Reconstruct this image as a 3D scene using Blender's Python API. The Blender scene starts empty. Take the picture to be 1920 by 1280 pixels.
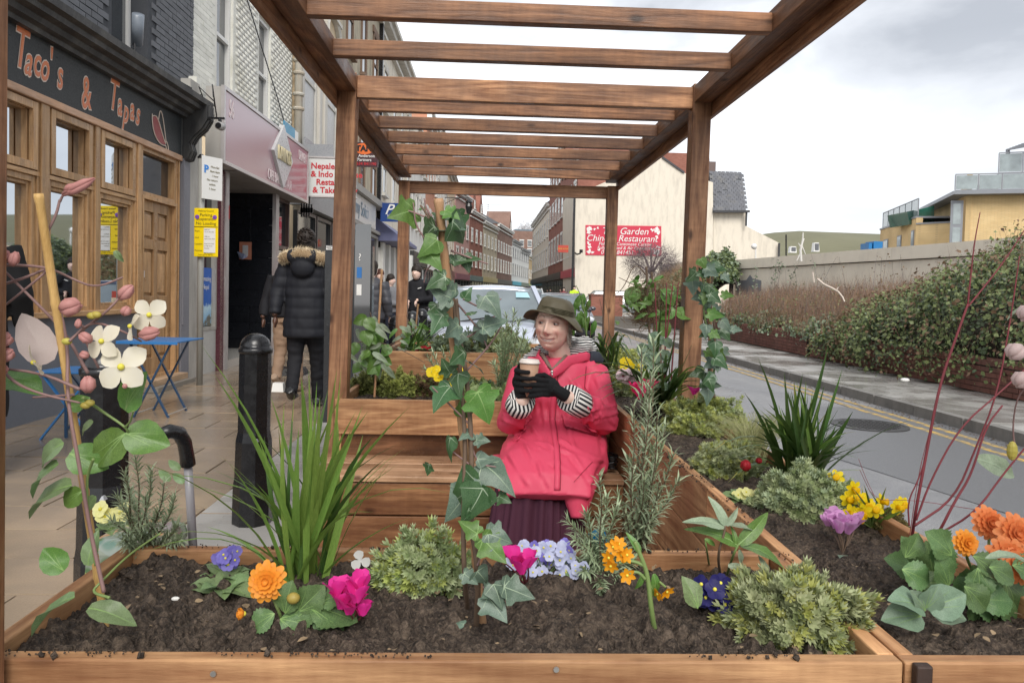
import bpy, math, random
import numpy as np
from mathutils import Vector, Matrix, noise
from mathutils.bvhtree import BVHTree
random.seed(7); np.random.seed(7)
R = math.radians
sc = bpy.context.scene
COL = sc.collection
PI = math.pi
# ---------------------------------------------------------------- camera
CAMH = 1.25
YAW, PITCH, ROLL = R(2.1), R(1.83), 0.022
cam = bpy.data.objects.new('camera', bpy.data.cameras.new('camera')); COL.objects.link(cam)
CR = Matrix.Rotation(-YAW, 3, 'Z') @ Matrix.Rotation(PI/2-PITCH, 3, 'X') @ Matrix.Rotation(ROLL, 3, 'Z')
cam.matrix_world = Matrix.Translation((0, 0, CAMH)) @ CR.to_4x4()
cam.data.sensor_width = 36; cam.data.lens = 26.0
cam.data.shift_y = -0.024; cam.data.clip_end = 3000; cam.data.clip_start = 0.05
sc.camera = cam
def P(px, py, d):
 """the world point seen at photo pixel (px, py) when it stands d metres up the street"""
 v = CR @ Vector(((px-960)/1387.0, -(py-594)/1387.0, -1.0))
 return Vector((v.x*d/v.y, d, CAMH + v.z*d/v.y))
# ---------------------------------------------------------------- sky and sun
SUN_EL, SUN_AZ = R(42), R(172)
w = bpy.data.worlds.new('World'); sc.world = w; w.use_nodes = True
nt = w.node_tree; nt.nodes.clear()
def wn(t, **k):
 n = nt.nodes.new(t)
 for a, b in k.items(): setattr(n, a, b)
 return n
out = wn('ShaderNodeOutputWorld'); bg = wn('ShaderNodeBackground'); bg.inputs[1].default_value = 0.1
sky = wn('ShaderNodeTexSky', sky_type='NISHITA', sun_disc=False, sun_elevation=SUN_EL, sun_rotation=SUN_AZ)
geo = wn('ShaderNodeTexCoord')
mp = wn('ShaderNodeMapping'); mp.inputs['Scale'].default_value = (1.0, 1.0, 2.6); mp.inputs['Location'].default_value = (3.1, 0.6, 0.2)
n1 = wn('ShaderNodeTexNoise'); n1.inputs['Scale'].default_value = 2.3; n1.inputs['Detail'].default_value = 9; n1.inputs['Roughness'].default_value = .52; n1.inputs['Distortion'].default_value = .35
r1 = wn('ShaderNodeValToRGB'); e = r1.color_ramp.elements
e[0].position = .31; e[0].color = (2.75, 2.85, 3.05, 1); e[1].position = .56; e[1].color = (6.9, 7.0, 7.2, 1)
m_ = e.new(.44); m_.color = (4.5, 4.6, 4.8, 1)
sep = wn('ShaderNodeSeparateXYZ')
hz = wn('ShaderNodeMapRange'); hz.inputs[1].default_value = 0.0; hz.inputs[2].default_value = 0.30; hz.inputs[3].default_value = .75; hz.inputs[4].default_value = 0.0
mixh = wn('ShaderNodeMix', data_type='RGBA'); mixh.inputs[7].default_value = (6.4, 6.5, 6.7, 1)
mixs = wn('ShaderNodeMix', data_type='RGBA'); mixs.inputs[0].default_value = .90
L = nt.links.new
L(geo.outputs['Generated'], mp.inputs[0]); L(mp.outputs[0], n1.inputs['Vector'])
dt = wn('ShaderNodeVectorMath', operation='DOT_PRODUCT'); dt.inputs[1].default_value = (-.17, -.02, -.08); ad = wn('ShaderNodeMath', operation='ADD'); ad.inputs[1].default_value = 0
L(geo.outputs['Generated'], dt.inputs[0]); L(dt.outputs['Value'], ad.inputs[0]); L(n1.outputs[0], ad.inputs[1]); L(ad.outputs[0], r1.inputs[0])
L(geo.outputs['Generated'], sep.inputs[0]); L(sep.outputs[2], hz.inputs[0]); L(hz.outputs[0], mixh.inputs[0])
L(r1.outputs[0], mixh.inputs[6]); L(sky.outputs[0], mixs.inputs[6]); L(mixh.outputs[2], mixs.inputs[7])
L(mixs.outputs[2], bg.inputs[0]); L(bg.outputs[0], out.inputs[0])
sun = bpy.data.objects.new('sun', bpy.data.lights.new('sun', 'SUN')); COL.objects.link(sun)
sun.data.energy = 1.5; sun.data.angle = R(32); sun.data.color = (1, .96, .9)
# Nishita rotation is clockwise from +Y
sd = Vector((math.sin(SUN_AZ)*math.cos(SUN_EL), math.cos(SUN_AZ)*math.cos(SUN_EL), math.sin(SUN_EL)))
sun.rotation_euler = sd.to_track_quat('Z', 'Y').to_euler()
sc.view_settings.view_transform = 'Standard'; sc.view_settings.look = 'None'
sc.view_settings.exposure = 1.1; sc.view_settings.gamma = 1
sc.cycles.max_bounces = 6; sc.cycles.transparent_max_bounces = 12
# ---------------------------------------------------------------- material helpers
class NB:
 def __init__(s, name, rough=.6, spec=.5):
  s.m = bpy.data.materials.new(name); s.m.use_nodes = True
  s.nt = s.m.node_tree; s.b = s.nt.nodes['Principled BSDF']
  s.b.inputs['Roughness'].default_value = rough
  s.b.inputs['Specular IOR Level'].default_value = spec
  s.tc = s.nt.nodes.new('ShaderNodeTexCoord'); s.oi = None
 def n(s, t, **k):
  x = s.nt.nodes.new(t)
  for a, b in k.items(): setattr(x, a, b)
  return x
 def put(s, sock, v):
  if isinstance(v, bpy.types.NodeSocket): s.nt.links.new(v, sock)
  elif isinstance(v, (tuple, list)) and len(v) == 3 and sock.type == 'RGBA': sock.default_value = (*v, 1)
  else: sock.default_value = v
 def obj(s, scale=(1, 1, 1), rnd=True, src='Object'):
  mpn = s.n('ShaderNodeMapping'); s.nt.links.new(s.tc.outputs[src], mpn.inputs[0])
  mpn.inputs['Scale'].default_value = scale
  if rnd:
   c = s.n('ShaderNodeCombineXYZ'); r = s.math('MULTIPLY', s.rand(), 37.0)
   for i in range(3): s.nt.links.new(r, c.inputs[i])
   s.nt.links.new(c.outputs[0], mpn.inputs['Location'])
  return mpn.outputs[0]
 def rand(s):
  if s.oi is None: s.oi = s.n('ShaderNodeObjectInfo')
  return s.oi.outputs['Random']
 def noise(s, vec, scale, detail=3, rough=.5, dist=0):
  x = s.n('ShaderNodeTexNoise'); s.put(x.inputs['Vector'], vec)
  x.inputs['Scale'].default_value = scale; x.inputs['Detail'].default_value = detail
  x.inputs['Roughness'].default_value = rough; x.inputs['Distortion'].default_value = dist
  return x.outputs[0]
 def vor(s, vec, scale, feature='F1', out='Distance'):
  x = s.n('ShaderNodeTexVoronoi', feature=feature); s.put(x.inputs['Vector'], vec); x.inputs['Scale'].default_value = scale
  return x.outputs[out]
 def wave(s, vec, scale, dist=2, detail=2, dscale=1):
  x = s.n('ShaderNodeTexWave'); s.put(x.inputs['Vector'], vec); x.inputs['Scale'].default_value = scale
  x.inputs['Distortion'].default_value = dist; x.inputs['Detail'].default_value = detail; x.inputs['Detail Scale'].default_value = dscale
  return x.outputs['Fac']
 def ramp(s, f, stops, interp='LINEAR'):
  x = s.n('ShaderNodeValToRGB'); s.put(x.inputs[0], f); x.color_ramp.interpolation = interp
  el = x.color_ramp.elements
  while len(el) < len(stops): el.new(.5)
  for q, (p, c) in zip(el, stops):
   q.position = p; q.color = (*c, 1) if isinstance(c, (tuple, list)) else (c, c, c, 1)
  return x.outputs[0]
 def mix(s, f, a, b, mode='MIX'):
  x = s.n('ShaderNodeMix', data_type='RGBA', blend_type=mode)
  s.put(x.inputs[0], f); s.put(x.inputs[6], a); s.put(x.inputs[7], b); return x.outputs[2]
 def math(s, op, a, b=0.0, clamp=False):
  x = s.n('ShaderNodeMath', operation=op, use_clamp=clamp); s.put(x.inputs[0], a); s.put(x.inputs[1], b); return x.outputs[0]
 def bump(s, h, strength=.3, dist=.01):
  x = s.n('ShaderNodeBump'); s.put(x.inputs['Height'], h); x.inputs['Strength'].default_value = strength
  x.inputs['Distance'].default_value = dist; s.nt.links.new(x.outputs[0], s.b.inputs['Normal'])
 def col(s, c): s.put(s.b.inputs['Base Color'], c)
 def rough(s, c): s.put(s.b.inputs['Roughness'], c)
 def hsv(s, c, h=.5, sa=1, v=1):
  x = s.n('ShaderNodeHueSaturation'); s.put(x.inputs['Color'], c); s.put(x.inputs['Hue'], h); s.put(x.inputs['Saturation'], sa); s.put(x.inputs['Value'], v)
  return x.outputs[0]
 def translucent(s, c, f=.3):
  t = s.n('ShaderNodeBsdfTranslucent'); s.put(t.inputs[0], c); mx = s.n('ShaderNodeMixShader'); mx.inputs[0].default_value = f
  o = s.nt.nodes['Material Output']; s.nt.links.new(s.b.outputs[0], mx.inputs[1]); s.nt.links.new(t.outputs[0], mx.inputs[2]); s.nt.links.new(mx.outputs[0], o.inputs[0])
MC = {}
def wood(name, dark, light, axis=0, rough=.55, scale=1.0, knots=True, stain=.5):
 k = (name, axis)
 if k in MC: return MC[k]
 s = NB(name+'xyz'[axis], rough, .35)
 sv = [24*scale]*3; sv[axis] = 1.7*scale
 v = s.obj(tuple(sv)); v1 = s.obj(tuple(.45 if i == axis else 7 for i in range(3)))
 wav = s.noise(v1, 1.0, 3, .5, .5)
 rings = s.math('FRACT', s.math('MULTIPLY', wav, 9.0))
 rings = s.math('ABSOLUTE', s.math('SUBTRACT', rings, .5))
 fine = s.math('ADD', s.math('MULTIPLY', s.noise(v, 6, 5, .7), .8), s.math('MULTIPLY', s.noise(s.obj(tuple(46 if i == axis else 3 for i in range(3))), 1.0, 2), .2))
 f = s.math('ADD', s.math('MULTIPLY', rings, .55), s.math('MULTIPLY', fine, .85))
 c = s.ramp(f, [(.28, dark), (.84, light)])
 big = s.noise(s.obj((2.3, 2.3, 2.3)), 1.6, 4, .6)
 c = s.mix(s.ramp(big, [(.38, stain), (.66, 0.0)]), c, tuple(q*.42 for q in dark), 'MIX')
 c = s.hsv(c, .5, 1.0, s.math('ADD', .80, s.math('MULTIPLY', s.rand(), .45)))
 bl = s.noise(s.obj(tuple(1.5 if i == axis else 11 for i in range(3))), 1.0, 4, .6); c = s.mix(s.ramp(bl, [(.45, 0.0), (.72, .75)]), c, tuple(q*.6 for q in dark))
 if knots:
  kv = [5.0]*3; kv[axis] = 2.6
  kd = s.vor(s.obj(tuple(kv)), 1.7)
  c = s.mix(s.ramp(kd, [(.06, .9), (.16, 0.0)]), c, tuple(q*.3 for q in dark))
 s.col(c); s.rough(s.ramp(big, [(.35, rough-.2), (.65, rough+.12)]))
 s.bump(f, .55, .003)
 MC[k] = s.m; return s.m
def paint(name, c, rough=.5, var=.15, scale=3, bump=.15, spec=.5, metal=0, dirt=None, dirtf=.4):
 if name in MC: return MC[name]
 s = NB(name, rough, spec); v = s.obj((1, 1, 1))
 n = s.noise(v, scale, 5, .6); n2 = s.noise(v, scale*9, 3, .6)
 cc = s.mix(n, tuple(q*(1-var) for q in c), tuple(min(1, q*(1+var)) for q in c))
 if dirt: cc = s.mix(s.ramp(s.noise(s.obj((3, 3, .7)), 1.3, 6, .65), [(.45, 0.0), (.72, dirtf)]), cc, dirt)
 s.col(cc); s.b.inputs['Metallic'].default_value = metal
 s.rough(s.ramp(n2, [(.3, max(0.02, rough-.1)), (.7, min(1, rough+.1))]))
 if bump: s.bump(s.math('ADD', n2, s.math('MULTIPLY', n, .5)), bump, .004)
 MC[name] = s.m; return s.m
def leafmat(name, a, b, rough=.4, tr=.25, spec=.5, edge=None):
 if name in MC: return MC[name]
 s = NB(name, rough, spec); v = s.obj((1, 1, 1), src='Object')
 n = s.noise(v, 38, 3, .6); n0 = s.noise(v, 7, 2, .5)
 cc = s.mix(s.ramp(n, [(.3, 0.0), (.7, 1.0)]), a, b)
 cc = s.hsv(cc, s.math('ADD', .485, s.math('MULTIPLY', s.rand(), .03)), 1, s.math('ADD', s.math('ADD', .62, s.math('MULTIPLY', s.rand(), .3)), s.math('MULTIPLY', n0, .45)))
 s.col(cc); s.bump(n, .25, .002)
 if tr: s.translucent(cc, tr)
 MC[name] = s.m; return s.m
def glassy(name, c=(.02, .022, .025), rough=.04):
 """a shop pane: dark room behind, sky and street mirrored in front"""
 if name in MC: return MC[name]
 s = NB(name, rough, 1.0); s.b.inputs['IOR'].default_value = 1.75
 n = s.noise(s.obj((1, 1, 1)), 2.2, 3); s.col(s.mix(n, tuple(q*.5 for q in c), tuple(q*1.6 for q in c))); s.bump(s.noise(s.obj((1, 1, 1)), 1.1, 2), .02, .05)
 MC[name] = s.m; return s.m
def clearglass(name, tint=(.62, .66, .66), ior=1.9):
 if name in MC: return MC[name]
 m = bpy.data.materials.new(name); m.use_nodes = True; nt_ = m.node_tree; nt_.nodes.clear()
 o = nt_.nodes.new('ShaderNodeOutputMaterial'); t = nt_.nodes.new('ShaderNodeBsdfTransparent'); g = nt_.nodes.new('ShaderNodeBsdfGlossy'); f = nt_.nodes.new('ShaderNodeFresnel'); mx = nt_.nodes.new('ShaderNodeMixShader')
 t.inputs[0].default_value = (*tint, 1); g.inputs[0].default_value = (.58, .61, .65, 1); g.inputs['Roughness'].default_value = .02; f.inputs[0].default_value = ior
 nt_.links.new(f.outputs[0], mx.inputs[0]); nt_.links.new(t.outputs[0], mx.inputs[1]); nt_.links.new(g.outputs[0], mx.inputs[2]); nt_.links.new(mx.outputs[0], o.inputs[0])
 MC[name] = m; return m
# ---------------------------------------------------------------- object helpers
WL = {}
def wloc(o):
 return WL.get(o.name, Vector((0, 0, 0))) if o is not None else Vector((0, 0, 0))
def tag(o, label=None, cat=None, group=None, kind=None):
 if label: o['label'] = label
 if cat: o['category'] = cat
 if group: o['group'] = group
 if kind: o['kind'] = kind
 return o
def thing(name, label, cat, loc=(0, 0, 0), group=None):
 o = bpy.data.objects.new(name, None); COL.objects.link(o); o.location = loc; o.empty_display_size = .05
 WL[o.name] = Vector(loc); return tag(o, label, cat, group)
def link(name, me, parent=None, loc=None, mat4=None):
 o = bpy.data.objects.new(name, me); COL.objects.link(o)
 if parent is not None: o.parent = parent
 if mat4 is not None:
  m = mat4.copy(); WL[o.name] = m.translation.copy(); m.translation = m.translation - wloc(parent); o.matrix_basis = m
 else:
  l = Vector(loc or (0, 0, 0)); WL[o.name] = l; o.location = l - wloc(parent)
 return o
def copy_tree(o, parent=None, loc=None):
 c = o.copy(); COL.objects.link(c); c.parent = parent
 if loc is not None: c.location = loc
 for ch in list(o.children): copy_tree(ch, c)
 return c
class MB:
 def __init__(s): s.v = []; s.f = []; s.mi = []; s.uv = {}; s.cur = 0
 def add(s, vs, fs, uvs=None):
  b = len(s.v); s.v += [tuple(q) for q in vs]
  for k, f in enumerate(fs):
   if uvs is not None: s.uv[len(s.f)] = [uvs[i] for i in f]
   s.f.append(tuple(b+i for i in f)); s.mi.append(s.cur)
  return s
 def box(s, x0, x1, y0, y1, z0, z1, taper=0):
  t = taper
  s.add([(x0, y0, z0), (x1, y0, z0), (x1, y1, z0), (x0, y1, z0), (x0+t, y0+t, z1), (x1-t, y0+t, z1), (x1-t, y1-t, z1), (x0+t, y1-t, z1)],
    [(0, 3, 2, 1), (4, 5, 6, 7), (0, 1, 5, 4), (1, 2, 6, 5), (2, 3, 7, 6), (3, 0, 4, 7)]); return s
 def obox(s, c, ax, ay, az):
  c, ax, ay, az = map(Vector, (c, ax, ay, az)); vs = []
  for k in (-1, 1):
   for i, j in ((-1, -1), (1, -1), (1, 1), (-1, 1)): vs.append(c+ax*i+ay*j+az*k)
  s.add(vs, [(0, 3, 2, 1), (4, 5, 6, 7), (0, 1, 5, 4), (1, 2, 6, 5), (2, 3, 7, 6), (3, 0, 4, 7)]); return s
 def bar(s, a, b, w, h=None, up=(0, 0, 1)):
  a, b = Vector(a), Vector(b); h = h or w; d = (b-a); l = d.length; d.normalize()
  u = Vector(up); x = d.cross(u)
  if x.length < 1e-4: x = d.cross(Vector((1, 0, 0)))
  x.normalize(); z = x.cross(d)
  s.obox((a+b)/2, x*w/2, d*l/2, z*h/2); return s
 def tube(s, pts, rad, n=8, cap=True, up=None):
  pts = [Vector(p) for p in pts]; m = len(pts)
  if not isinstance(rad, (list, tuple)): rad = [rad]*m
  vs = []; uvs = []; prev = None
  for i, p in enumerate(pts):
   d = (pts[min(i+1, m-1)]-pts[max(i-1, 0)]); d.normalize()
   if prev is None:
    u = Vector(up) if up is not None else (Vector((0, 0, 1)) if abs(d.z) < .9 else Vector((0, 1, 0)))
    x = u.cross(d); x.normalize()
   else:
    x = prev-d*prev.dot(d); x.normalize()
   prev = x; y = d.cross(x); r = rad[i]; ra, rb = r if isinstance(r, (tuple, list)) else (r, r)
   for k in range(n):
    a = 2*PI*k/n; vs.append(p+x*ra*math.cos(a)+y*rb*math.sin(a)); uvs.append((k/n, i/(m-1)))
  fs = []; fu = []
  for i in range(m-1):
   for k in range(n):
    k2 = (k+1) % n; fs.append((i*n+k, i*n+k2, (i+1)*n+k2, (i+1)*n+k))
    fu.append([(k/n, i/(m-1)), ((k+1)/n, i/(m-1)), ((k+1)/n, (i+1)/(m-1)), (k/n, (i+1)/(m-1))])
  b0 = len(s.f); s.add(vs, fs)
  for q, uu in enumerate(fu): s.uv[b0+q] = uu
  if cap:
   b = len(s.v)-m*n; s.f.append(tuple(b+k for k in range(n))[::-1]); s.mi.append(s.cur)
   s.f.append(tuple(b+(m-1)*n+k for k in range(n))); s.mi.append(s.cur)
  return s
 def lathe(s, prof, c=(0, 0, 0), n=16, sx=1, sy=1):
  c = Vector(c); m = len(prof); vs = []
  for r, z in prof:
   for k in range(n): a = 2*PI*k/n; vs.append((c.x+r*sx*math.cos(a), c.y+r*sy*math.sin(a), c.z+z))
  fs = [(i*n+k, i*n+(k+1) % n, (i+1)*n+(k+1) % n, (i+1)*n+k) for i in range(m-1) for k in range(n)]
  fs.append(tuple(range(n))[::-1]); fs.append(tuple((m-1)*n+k for k in range(n)))
  s.add(vs, fs); return s
 def ball(s, c, r, n=12, sc_=(1, 1, 1)):
  prof = [(max(1e-4, r*math.sin(PI*i/n)), -r*math.cos(PI*i/n)*sc_[2]) for i in range(n+1)]
  return s.lathe(prof, c, n*2 if n < 10 else n+4, sc_[0], sc_[1])
 def poly(s, pts, thick=None, ndir=(0, -1, 0)):
  pts = [Vector(p) for p in pts]; n = len(pts)
  if not thick: return s.add(pts, [tuple(range(n))])
  d = Vector(ndir)*thick; s.add(pts+[p+d for p in pts], [tuple(range(n))[::-1], tuple(range(n, 2*n))]+[(i, (i+1) % n, n+(i+1) % n, n+i) for i in range(n)]); return s
 def mesh(s, name, mats, smooth=False, origin=(0, 0, 0)):
  me = bpy.data.meshes.new(name); o = Vector(origin)
  me.from_pydata([(a-o.x, b-o.y, c-o.z) for a, b, c in s.v], [], s.f)
  if not isinstance(mats, (list, tuple)): mats = [mats]
  for m in mats: me.materials.append(m)
  if len(mats) > 1: me.polygons.foreach_set('material_index', s.mi)
  if s.uv:
   ul = me.uv_layers.new(name='UVMap');
   for pi, p in enumerate(me.polygons):
    if pi in s.uv:
     for k, li in enumerate(p.loop_indices): ul.data[li].uv = s.uv[pi][k]
  if smooth: me.polygons.foreach_set('use_smooth', [True]*len(s.f))
  me.update(); return me
 def build(s, name, mats, parent=None, smooth=False, kind=None, bevel=0):
  a = np.array(s.v); c = Vector(((a[:, 0].min()+a[:, 0].max())/2, (a[:, 1].min()+a[:, 1].max())/2, a[:, 2].min()))
  o = link(name, s.mesh(name, mats, smooth, c), parent, c)
  if bevel:
   b = o.modifiers.new('bevel', 'BEVEL'); b.width = bevel; b.segments = 2; b.limit_method = 'ANGLE'
  if kind: o['kind'] = kind
  return o
def npmesh(name, V, F, mats, smooth=False, mi=None):
 me = bpy.data.meshes.new(name); n = len(F); k = F.shape[1]
 me.vertices.add(len(V)); me.vertices.foreach_set('co', V.astype(np.float32).ravel())
 me.loops.add(n*k); me.loops.foreach_set('vertex_index', F.astype(np.int32).ravel())
 me.polygons.add(n); me.polygons.foreach_set('loop_start', np.arange(0, n*k, k, dtype=np.int32)); me.polygons.foreach_set('loop_total', np.full(n, k, dtype=np.int32))
 if not isinstance(mats, (list, tuple)): mats = [mats]
 for m in mats: me.materials.append(m)
 if mi is not None: me.polygons.foreach_set('material_index', mi.astype(np.int32))
 if smooth: me.polygons.foreach_set('use_smooth', np.ones(n, dtype=bool))
 me.update(calc_edges=True); me.validate(); return me
def scatter(name, T, X, mats, parent=None, kind=None, mi=None, smooth=False):
 """joined copies of template T=(verts, tris) under N 3x4 transforms X"""
 tv, tf = T; tv = np.asarray(tv, float); tf = np.asarray(tf); N = len(X)
 V = np.einsum('nij,vj->nvi', X[:, :, :3], tv)+X[:, None, :, 3]
 F = (tf[None]+(np.arange(N)*len(tv))[:, None, None]).reshape(-1, tf.shape[1]); V = V.reshape(-1, 3)
 c = np.array([V[:, 0].mean(), V[:, 1].mean(), V[:, 2].min()]); me = npmesh(name, V-c, F, mats, smooth, np.repeat(mi, len(tf)) if mi is not None else None)
 o = link(name, me, parent, Vector(c))
 if kind: o['kind'] = kind
 return o
def frames(pos, ydir, zhint, scale):
 """N transforms: template Y along ydir, Z near zhint"""
 y = ydir/np.maximum(1e-9, np.linalg.norm(ydir, axis=1, keepdims=True)); x = np.cross(y, zhint); x /= np.maximum(1e-9, np.linalg.norm(x, axis=1, keepdims=True)); z = np.cross(x, y)
 s = np.asarray(scale).reshape(-1, 1) if np.ndim(scale) == 1 else scale
 return np.stack([x*s, y*s, z*s, pos], axis=2)
def one(p, y, z, s=1.0):
 y = Vector(y).normalized(); x = y.cross(Vector(z))
 if x.length < 1e-4: x = y.cross(Vector((1, .3, .2)))
 x.normalize(); zz = x.cross(y); m = Matrix(((x.x*s, y.x*s, zz.x*s, p[0]), (x.y*s, y.y*s, zz.y*s, p[1]), (x.z*s, y.z*s, zz.z*s, p[2]), (0, 0, 0, 1)))
 return m
def rnd(n, lo=-1, hi=1): return np.random.uniform(lo, hi, n)
def unit(n):
 v = np.random.normal(size=(n, 3)); return v/np.linalg.norm(v, axis=1, keepdims=True)
def leafT(prof=((.0, .02), (.25, .3), (.55, .34), (.8, .2), (1, 0)), fold=.1, curl=.15):
 V = []; F = []
 for t, wd in prof: z = -curl*t*t; V += [(-wd, t, z+fold*wd), (0, t, z), (wd, t, z+fold*wd)]
 for i in range(len(prof)-1):
  a = i*3; b = a+3
  for q in (0, 1): F += [(a+q, a+q+1, b+q+1), (a+q, b+q+1, b+q)]
 return np.array(V), np.array(F)
def bladeT(wd=.02, bend=.3, n=6, keel=.3, tip=.7):
 V = []; F = []
 for i in range(n+1):
  t = i/n; ww = wd*(1-max(0, (t-tip)/(1-tip))**1.5)*(.7+.3*min(1, t*4)); a = bend*t
  y = math.sin(a)/bend*1 if bend else t; z = -(1-math.cos(a))/bend if bend else 0
  V += [(-ww, y, z+keel*ww), (0, y, z), (ww, y, z+keel*ww)]
 for i in range(n):
  a = i*3; b = a+3
  for q in (0, 1): F += [(a+q, a+q+1, b+q+1), (a+q, b+q+1, b+q)]
 return np.array(V), np.array(F)
def text(body, name, m, parent, origin, udir, vdir, size, align='CENTER', shear=0, bold=0, spacing=1.0, sx=1.0, ext=.002):
 cu = bpy.data.curves.new(name, 'FONT'); cu.body = body; cu.size = size; cu.align_x = align; cu.align_y = 'CENTER'
 cu.shear = shear; cu.offset = bold; cu.extrude = ext; cu.space_character = spacing; cu.resolution_u = 3
 cu.materials.append(m)
 u = Vector(udir).normalized(); v = Vector(vdir).normalized(); n = u.cross(v)
 M = Matrix(((u.x*sx, v.x, n.x, origin[0]), (u.y*sx, v.y, n.y, origin[1]), (u.z*sx, v.z, n.z, origin[2]), (0, 0, 0, 1)))
 tmp = bpy.data.objects.new('tmp', cu); me = bpy.data.meshes.new_from_object(tmp); bpy.data.objects.remove(tmp)
 return link(name, me, parent, mat4=M)
# ---------------------------------------------------------------- shared materials
TD, TL = (.085, .027, .011), (.235, .093, .040)
def W_beam(a): return wood('stained pine beam', (.085, .032, .015), (.44, .22, .112), a)
def W_post(a): return wood('stained pine post', (.14, .052, .023), (.58, .31, .16), a)
def W_board(a): return wood('planter board', (.26, .105, .042), (.74, .43, .21), a, rough=.6, stain=.4)
def W_oak(a): return wood('oak joinery', (.36, .20, .09), (.58, .365, .185), a, rough=.42, knots=False, stain=.15)
M_black = paint('black gloss paint', (.012, .012, .013), .28, .3)
M_white = paint('white gloss paint', (.72, .71, .68), .4, .06)
# ================================================================ THE GROUND
ROADZ = -.12
def ground_mats():
 s = NB('wet tarmac', .5, .5); v = s.obj((1, 1, 1), rnd=False)
 n = s.noise(v, 1.1, 5, .6); g = s.noise(v, 120, 3, .7); st = s.vor(v, 190)
 c = s.mix(s.ramp(st, [(.12, 1.0), (.42, 0.0)]), (.19, .19, .197), (.50, .49, .48))
 c = s.mix(s.ramp(n, [(.35, .6), (.62, 0.0)]), c, (.10, .10, .105)); c = s.mix(s.ramp(s.noise(s.obj((.5, .12, 1), rnd=False), 3, 5, .6), [(.45, 0.0), (.7, .4)]), c, (.32, .31, .30))
 s.col(c); s.rough(s.ramp(n, [(.38, .26), (.62, .55)])); s.bump(s.math('ADD', g, st), .4, .004); a = s.m
 s = NB('paving joint grit', .9); v = s.obj((1, 1, 1), rnd=False); s.col(s.mix(s.noise(v, 50, 3), (.05, .045, .038), (.14, .12, .095))); s.bump(s.noise(v, 90, 3), .4, .004); b = s.m
 s = NB('buff paving slab', .5, .5); v = s.obj((1, 1, 1)); g = s.noise(s.obj((1, 1, 1)), 140, 3, .7); w1 = s.noise(s.obj((1, 1, 1), rnd=False, src='Object'), 1.2, 3)
 tcg = s.n('ShaderNodeNewGeometry'); wet = s.noise(tcg.outputs['Position'], .85, 4, .62, .3)
 c = s.mix(g, (.30, .215, .135), (.50, .375, .25)); c = s.hsv(c, .5, .95, s.math('ADD', .75, s.math('MULTIPLY', s.rand(), .5)))
 c = s.mix(s.ramp(wet, [(.46, .7), (.70, .05)]), c, (.21, .17, .13)); s.col(c)
 s.rough(s.ramp(wet, [(.50, .03), (.72, .32)])); s.bump(g, .3, .003); c_ = s.m
 s = NB('grey concrete flag', .55, .5); tcg = s.n('ShaderNodeNewGeometry'); wet = s.noise(tcg.outputs['Position'], .8, 4, .6, .3)
 g = s.noise(s.obj((1, 1, 1)), 120, 3, .7); c = s.mix(g, (.32, .31, .295), (.50, .485, .46)); c = s.mix(s.ramp(wet, [(.40, .65), (.62, 0.0)]), c, (.21, .20, .185)); s.col(c)
 s.rough(s.ramp(wet, [(.42, .10), (.64, .55)])); s.bump(g, .3, .003); d = s.m
 return a, b, c_, d
M_road, M_joint, M_slab, M_flag = ground_mats()
MB().add([(-900, -60, -.3), (900, -60, -.3), (900, 1500, -.3), (-900, 1500, -.3)], [(0, 1, 2, 3)]).build('ground', paint('far ground', (.09, .085, .07), .9), kind='structure')
# road surface
V = []; F = []
ys = [-4+i*2.0 for i in range(78)]
o = MB()
for a, b in zip(ys[:-1], ys[1:]): o.add([(-.78, a, ROADZ), (5.2, a, ROADZ), (5.2, b, ROADZ), (-.78, b, ROADZ)], [(0, 1, 2, 3)])
o.build('road', M_road, kind='structure')
# road paint: double yellow lines by the far kerb
s = NB('worn yellow road paint', .6); v = s.obj((1, 1, 1), rnd=False)
s.col(s.mix(s.ramp(s.noise(v, 9, 6, .75), [(.40, 0.0), (.56, 1.0)]), (.60, .37, .05), (.17, .15, .12))); M_yel = s.m
for xx in (4.70, 4.90):
 m = MB()
 for i in range(60): m.add([(xx, 3+i, ROADZ+.005), (xx+.085, 3+i, ROADZ+.005), (xx+.085, 4+i, ROADZ+.005), (xx, 4+i, ROADZ+.005)], [(0, 1, 2, 3)])
 m.build('road_marking', M_yel, kind='structure')
# parking bay dashes along the parked cars, resurfaced strips
m = MB()
for i in range(6): m.box(1.30, 1.36, 7.5+i*2.2, 8.3+i*2.2, ROADZ+.001, ROADZ+.005)
m.build('road_marking', paint('worn white road paint', (.5, .5, .48), .6, .3), kind='structure')
s = NB('road patch tarmac', .5); v = s.obj((1, 1, 1), rnd=False); st = s.vor(v, 210); s.col(s.mix(s.ramp(st, [(.1, 1.0), (.4, 0.0)]), (.12, .12, .125), (.32, .32, .32))); s.bump(st, .35, .004); s.rough(.42)
m = MB(); m.poly([(3.55, 4.2, ROADZ+.004), (5.19, 4.2, ROADZ+.004), (5.19, 9.3, ROADZ+.004), (4.1, 9.3, ROADZ+.004), (3.8, 8.1, ROADZ+.004), (2.9, 7.0, ROADZ+.004)])
m.build('road_patch', s.m, kind='structure')
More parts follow.
